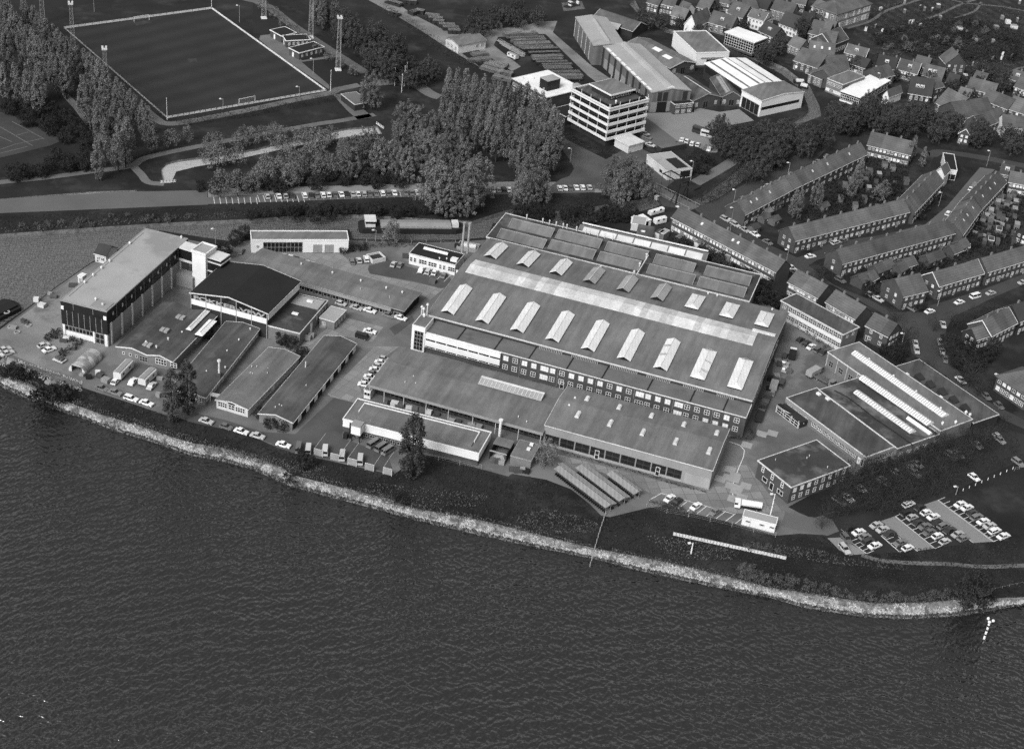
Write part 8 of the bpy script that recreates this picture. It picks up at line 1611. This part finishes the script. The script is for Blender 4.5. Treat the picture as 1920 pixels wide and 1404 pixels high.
tufts([(0, 703), (192, 780), (320, 820), (415, 842), (528, 880), (656, 920), (777, 956), (900, 978), (1110, 1030), (1300, 1068), (1440, 1104), (1640, 1136), (1800, 1128), (1800, 1118), (1640, 1124), (1440, 1094), (1300, 1058), (1110, 1022), (900, 968), (777, 944), (656, 908), (528, 868), (320, 806), (192, 768), (0, 690)], 5000, 'e', 'pale weeds along the top of the stone bank', name='bank_weeds')
for q, k in ((pts('c4', 0, 1260, 300, 1180, 620, 1260, 780, 1340, 700, 1404, 200, 1404), 900), (pts('c5', -160, 1180, 300, 1240, 700, 1340, 620, 1404, 100, 1404), 800), (pts('c2', 200, 1080, 700, 1190, 1300, 1290, 1250, 1340, 700, 1260, 200, 1140), 800), (pts('c3', 300, 1180, 800, 1240, 1400, 1300, 1300, 1404, 500, 1404), 900), (pts('c7', 0, 70, 300, 100, 500, 160, 900, 210, 880, 240, 400, 200, 0, 130), 700)):
    tufts(q, k, 'e', 'pale dead weeds mottling the river bank grass', name='bank_weeds')
tufts([(0, 405), (390, 390), (740, 376), (960, 368), (1110, 366), (1200, 372), (1120, 384), (925, 398), (760, 404), (560, 400), (330, 412), (100, 428), (0, 434)], 5000, 'g', 'rough grass on the slope below the dyke road')
tufts([(0, 425), (200, 414), (400, 400), (540, 396), (560, 402), (330, 414), (100, 430), (0, 437)], 900, 'e', 'pale dry reeds along the far canal bank', name='bank_weeds')
tufts(pts('a5', 330, 60, 900, -20, 1700, 60, 1700, 700, 1180, 660, 830, 500, 300, 380), 9000, 'g', 'low vegetable plots and weeds on the allotments', name='allotment_plants')
tufts(pts('a5', 320, 300, 900, 160, 1200, 160, 1680, 300, 1680, 540, 1200, 520, 900, 520, 500, 430), 9000, 'd', 'dark overgrown shrubbery on the lower allotments', .5, 1.1, 'shrubbery')
tufts(pts('a5', 330, 60, 900, -20, 1700, 60, 1700, 700, 1180, 660, 830, 500, 300, 380), 3500, 'e', 'pale withered crops on the allotments', name='allotment_plants')
tufts(pts('a7', -150, 420, 300, 210, 700, 250, 600, 590, 0, 740, -330, 900), 6000, 'd', 'overgrown plots of the walled gardens', .4, .9, name='garden_plants')
tufts(pts('a7', 100, 1180, 1100, 900, 1400, 640, 1530, 460, 1760, 460, 1760, 1000, 1330, 1080, 500, 1300), 6000, 'd', 'overgrown plots behind the square terraces', .4, .9, name='garden_plants')
tufts(pts('c6', 0, 560, 600, 430, 1000, 200, 1560, 140, 1685, 500, 1350, 650, 900, 860, 300, 900), 4500, 'g', 'weedy verge under the bare trees', name='garden_plants')
# ================================================================ LOOSE THINGS IN THE YARDS
def crate(p, sx, sy, sz, m, label, rz=None):
    b = MB(); b.box(-sx/2, sx/2, -sy/2, sy/2, .12, sz)
    for y in (-sy/2+.05, 0, sy/2-.15): b.box(-sx/2, sx/2, y, y+.1, 0, .118)
    for x in (-sx/2-.03, sx/2-.06): b.box(x, x+.09, -sy/2-.02, sy/2+.02, sz*.3, sz+.04)
    return tag(b.build('crate', M[m], None, G(p)+Vector((0, 0, .05)), random.uniform(-.4, .2) if rz is None else rz), label, 'crate', 'crates in the works yards')
PL = [('in the bays of the long open shed', [('c3', 520, 505), ('c3', 560, 520), ('c3', 600, 528), ('c3', 690, 545), ('c3', 740, 560), ('c3', 800, 572), ('c3', 860, 590), ('c3', 930, 605), ('c3', 1060, 655), ('c3', 1120, 665), ('c3', 1230, 705), ('c3', 1300, 715)]),
      ('beside the great hall wall', [('b5', 1020, 830), ('b5', 1030, 870), ('b5', 1010, 960), ('b5', 960, 1000), ('b5', 940, 1080), ('b5', 1100, 870), ('b5', 1110, 930)]),
      ('around the site wagons', [('c1', 720, 395), ('c1', 780, 420), ('c1', 860, 385), ('c1', 880, 410), ('c1', 930, 450), ('c1', 1400, 430), ('c1', 1390, 580), ('c1', 560, 95)]),
      ('by the scrap pen', [('c3', 1420, 1010), ('c3', 1460, 1020), ('c3', 1500, 1030), ('c3', 1600, 1085), ('c3', 1640, 1095), ('c4', 90, 860), ('c4', 120, 868)]),
      ('by boiler house and annex', [('b3', 560, 390), ('b3', 800, 610), ('b3', 1010, 300), ('b2', 1240, 1000), ('b2', 1110, 1110), ('b2', 1140, 1090)]),
      ('on the quay of the sandy yard', [('b1', 370, 820), ('b1', 210, 960), ('b1', 235, 970), ('b1', 120, 1010), ('b1', 470, 740), ('b1', 440, 715), ('b1', 320, 775), ('b1', 640, 640)])]
for place, q in PL:
    for i, p in enumerate(sorted(q, key=lambda a: pt(*a)[0])):
        s_ = random.uniform(.9, 1.9); crate(pt(*p), s_*1.3, s_, random.uniform(.7, 1.5), random.choice(['wood', 'metal', 'panel', 'brick', 'offwhite', 'black']), f'small crate, {ordw(i+1)} from the left {place}')
for i, p in enumerate(((60, 870), (150, 1045), (95, 1000), (250, 985))):
    a = G(pt('b1', *p)); b = MB(); n_ = 16; r0, r1 = 1.0, .6
    for k in range(n_):
        t0, t1 = 2*math.pi*k/n_, 2*math.pi*(k+1)/n_; b.add([(r*math.cos(t), r*math.sin(t), z) for t in (t0, t1) for r in (r0, r1) for z in (0, .25)], [(0, 1, 5, 4), (1, 3, 7, 5), (3, 2, 6, 7)])
    tag(b.build('cable_ring', M['rooflt'], None, a+Vector((0, 0, .05))), f'flat concrete ring lying on the sandy quay, {ordw(i+1)} surveyed from the barge', 'ring', 'rings on the quay')
for i, (t_, x, y) in enumerate((('c1', 40, 270), ('c1', 100, 270), ('c1', 480, 470), ('c1', 430, 455), ('c1', 160, 320), ('b1', 720, 1060))):
    a = G(pt(t_, x, y)); b = MB(); k = 9; h = random.uniform(.7, 1.3); r = random.uniform(1.6, 2.6); vs = [(r*random.uniform(.7, 1.1)*math.cos(2*math.pi*j/k), r*random.uniform(.6, 1)*math.sin(2*math.pi*j/k), 0) for j in range(k)]+[(r*.45*math.cos(2*math.pi*j/k), r*.4*math.sin(2*math.pi*j/k), h*random.uniform(.7, 1)) for j in range(k)]+[(0, 0, h)]
    b.add(vs, [(j, (j+1) % k, k+(j+1) % k, k+j) for j in range(k)]+[(k+j, k+(j+1) % k, 2*k) for j in range(k)]); tag(b.build('rubble_heap', M['sand'] if i % 2 else M['path'], None, a), f'low heap of rubble on the river bank yard, {ordw(i+1)} counted from the quay', 'heap', 'rubble heaps')
cs = []
for _ in range(700):
    p = pt('c1', random.uniform(0, 720), 0); y = 250+.32*(p[0]*4.68)+random.uniform(-40, 60); g = G(pt('c1', p[0]*4.68, y)); cs.append((g.x, g.y, .1))
rubble('debris', np.array(cs), .12, .4, M['conc'], 'scattered debris and rubble along the weedy river bank', 'debris')
# manhole covers, drain lines and worn patches in the paving
for nm, q in (('path', pts('c3', 230, 690, 420, 760, 400, 800, 200, 740)), ('path', pts('c2', 1180, 820, 1300, 760, 1420, 820, 1250, 900)), ('path', pts('b3', 420, 1010, 620, 900, 640, 940, 470, 1070))): sheet('yard', q, .07, M['yardd'])
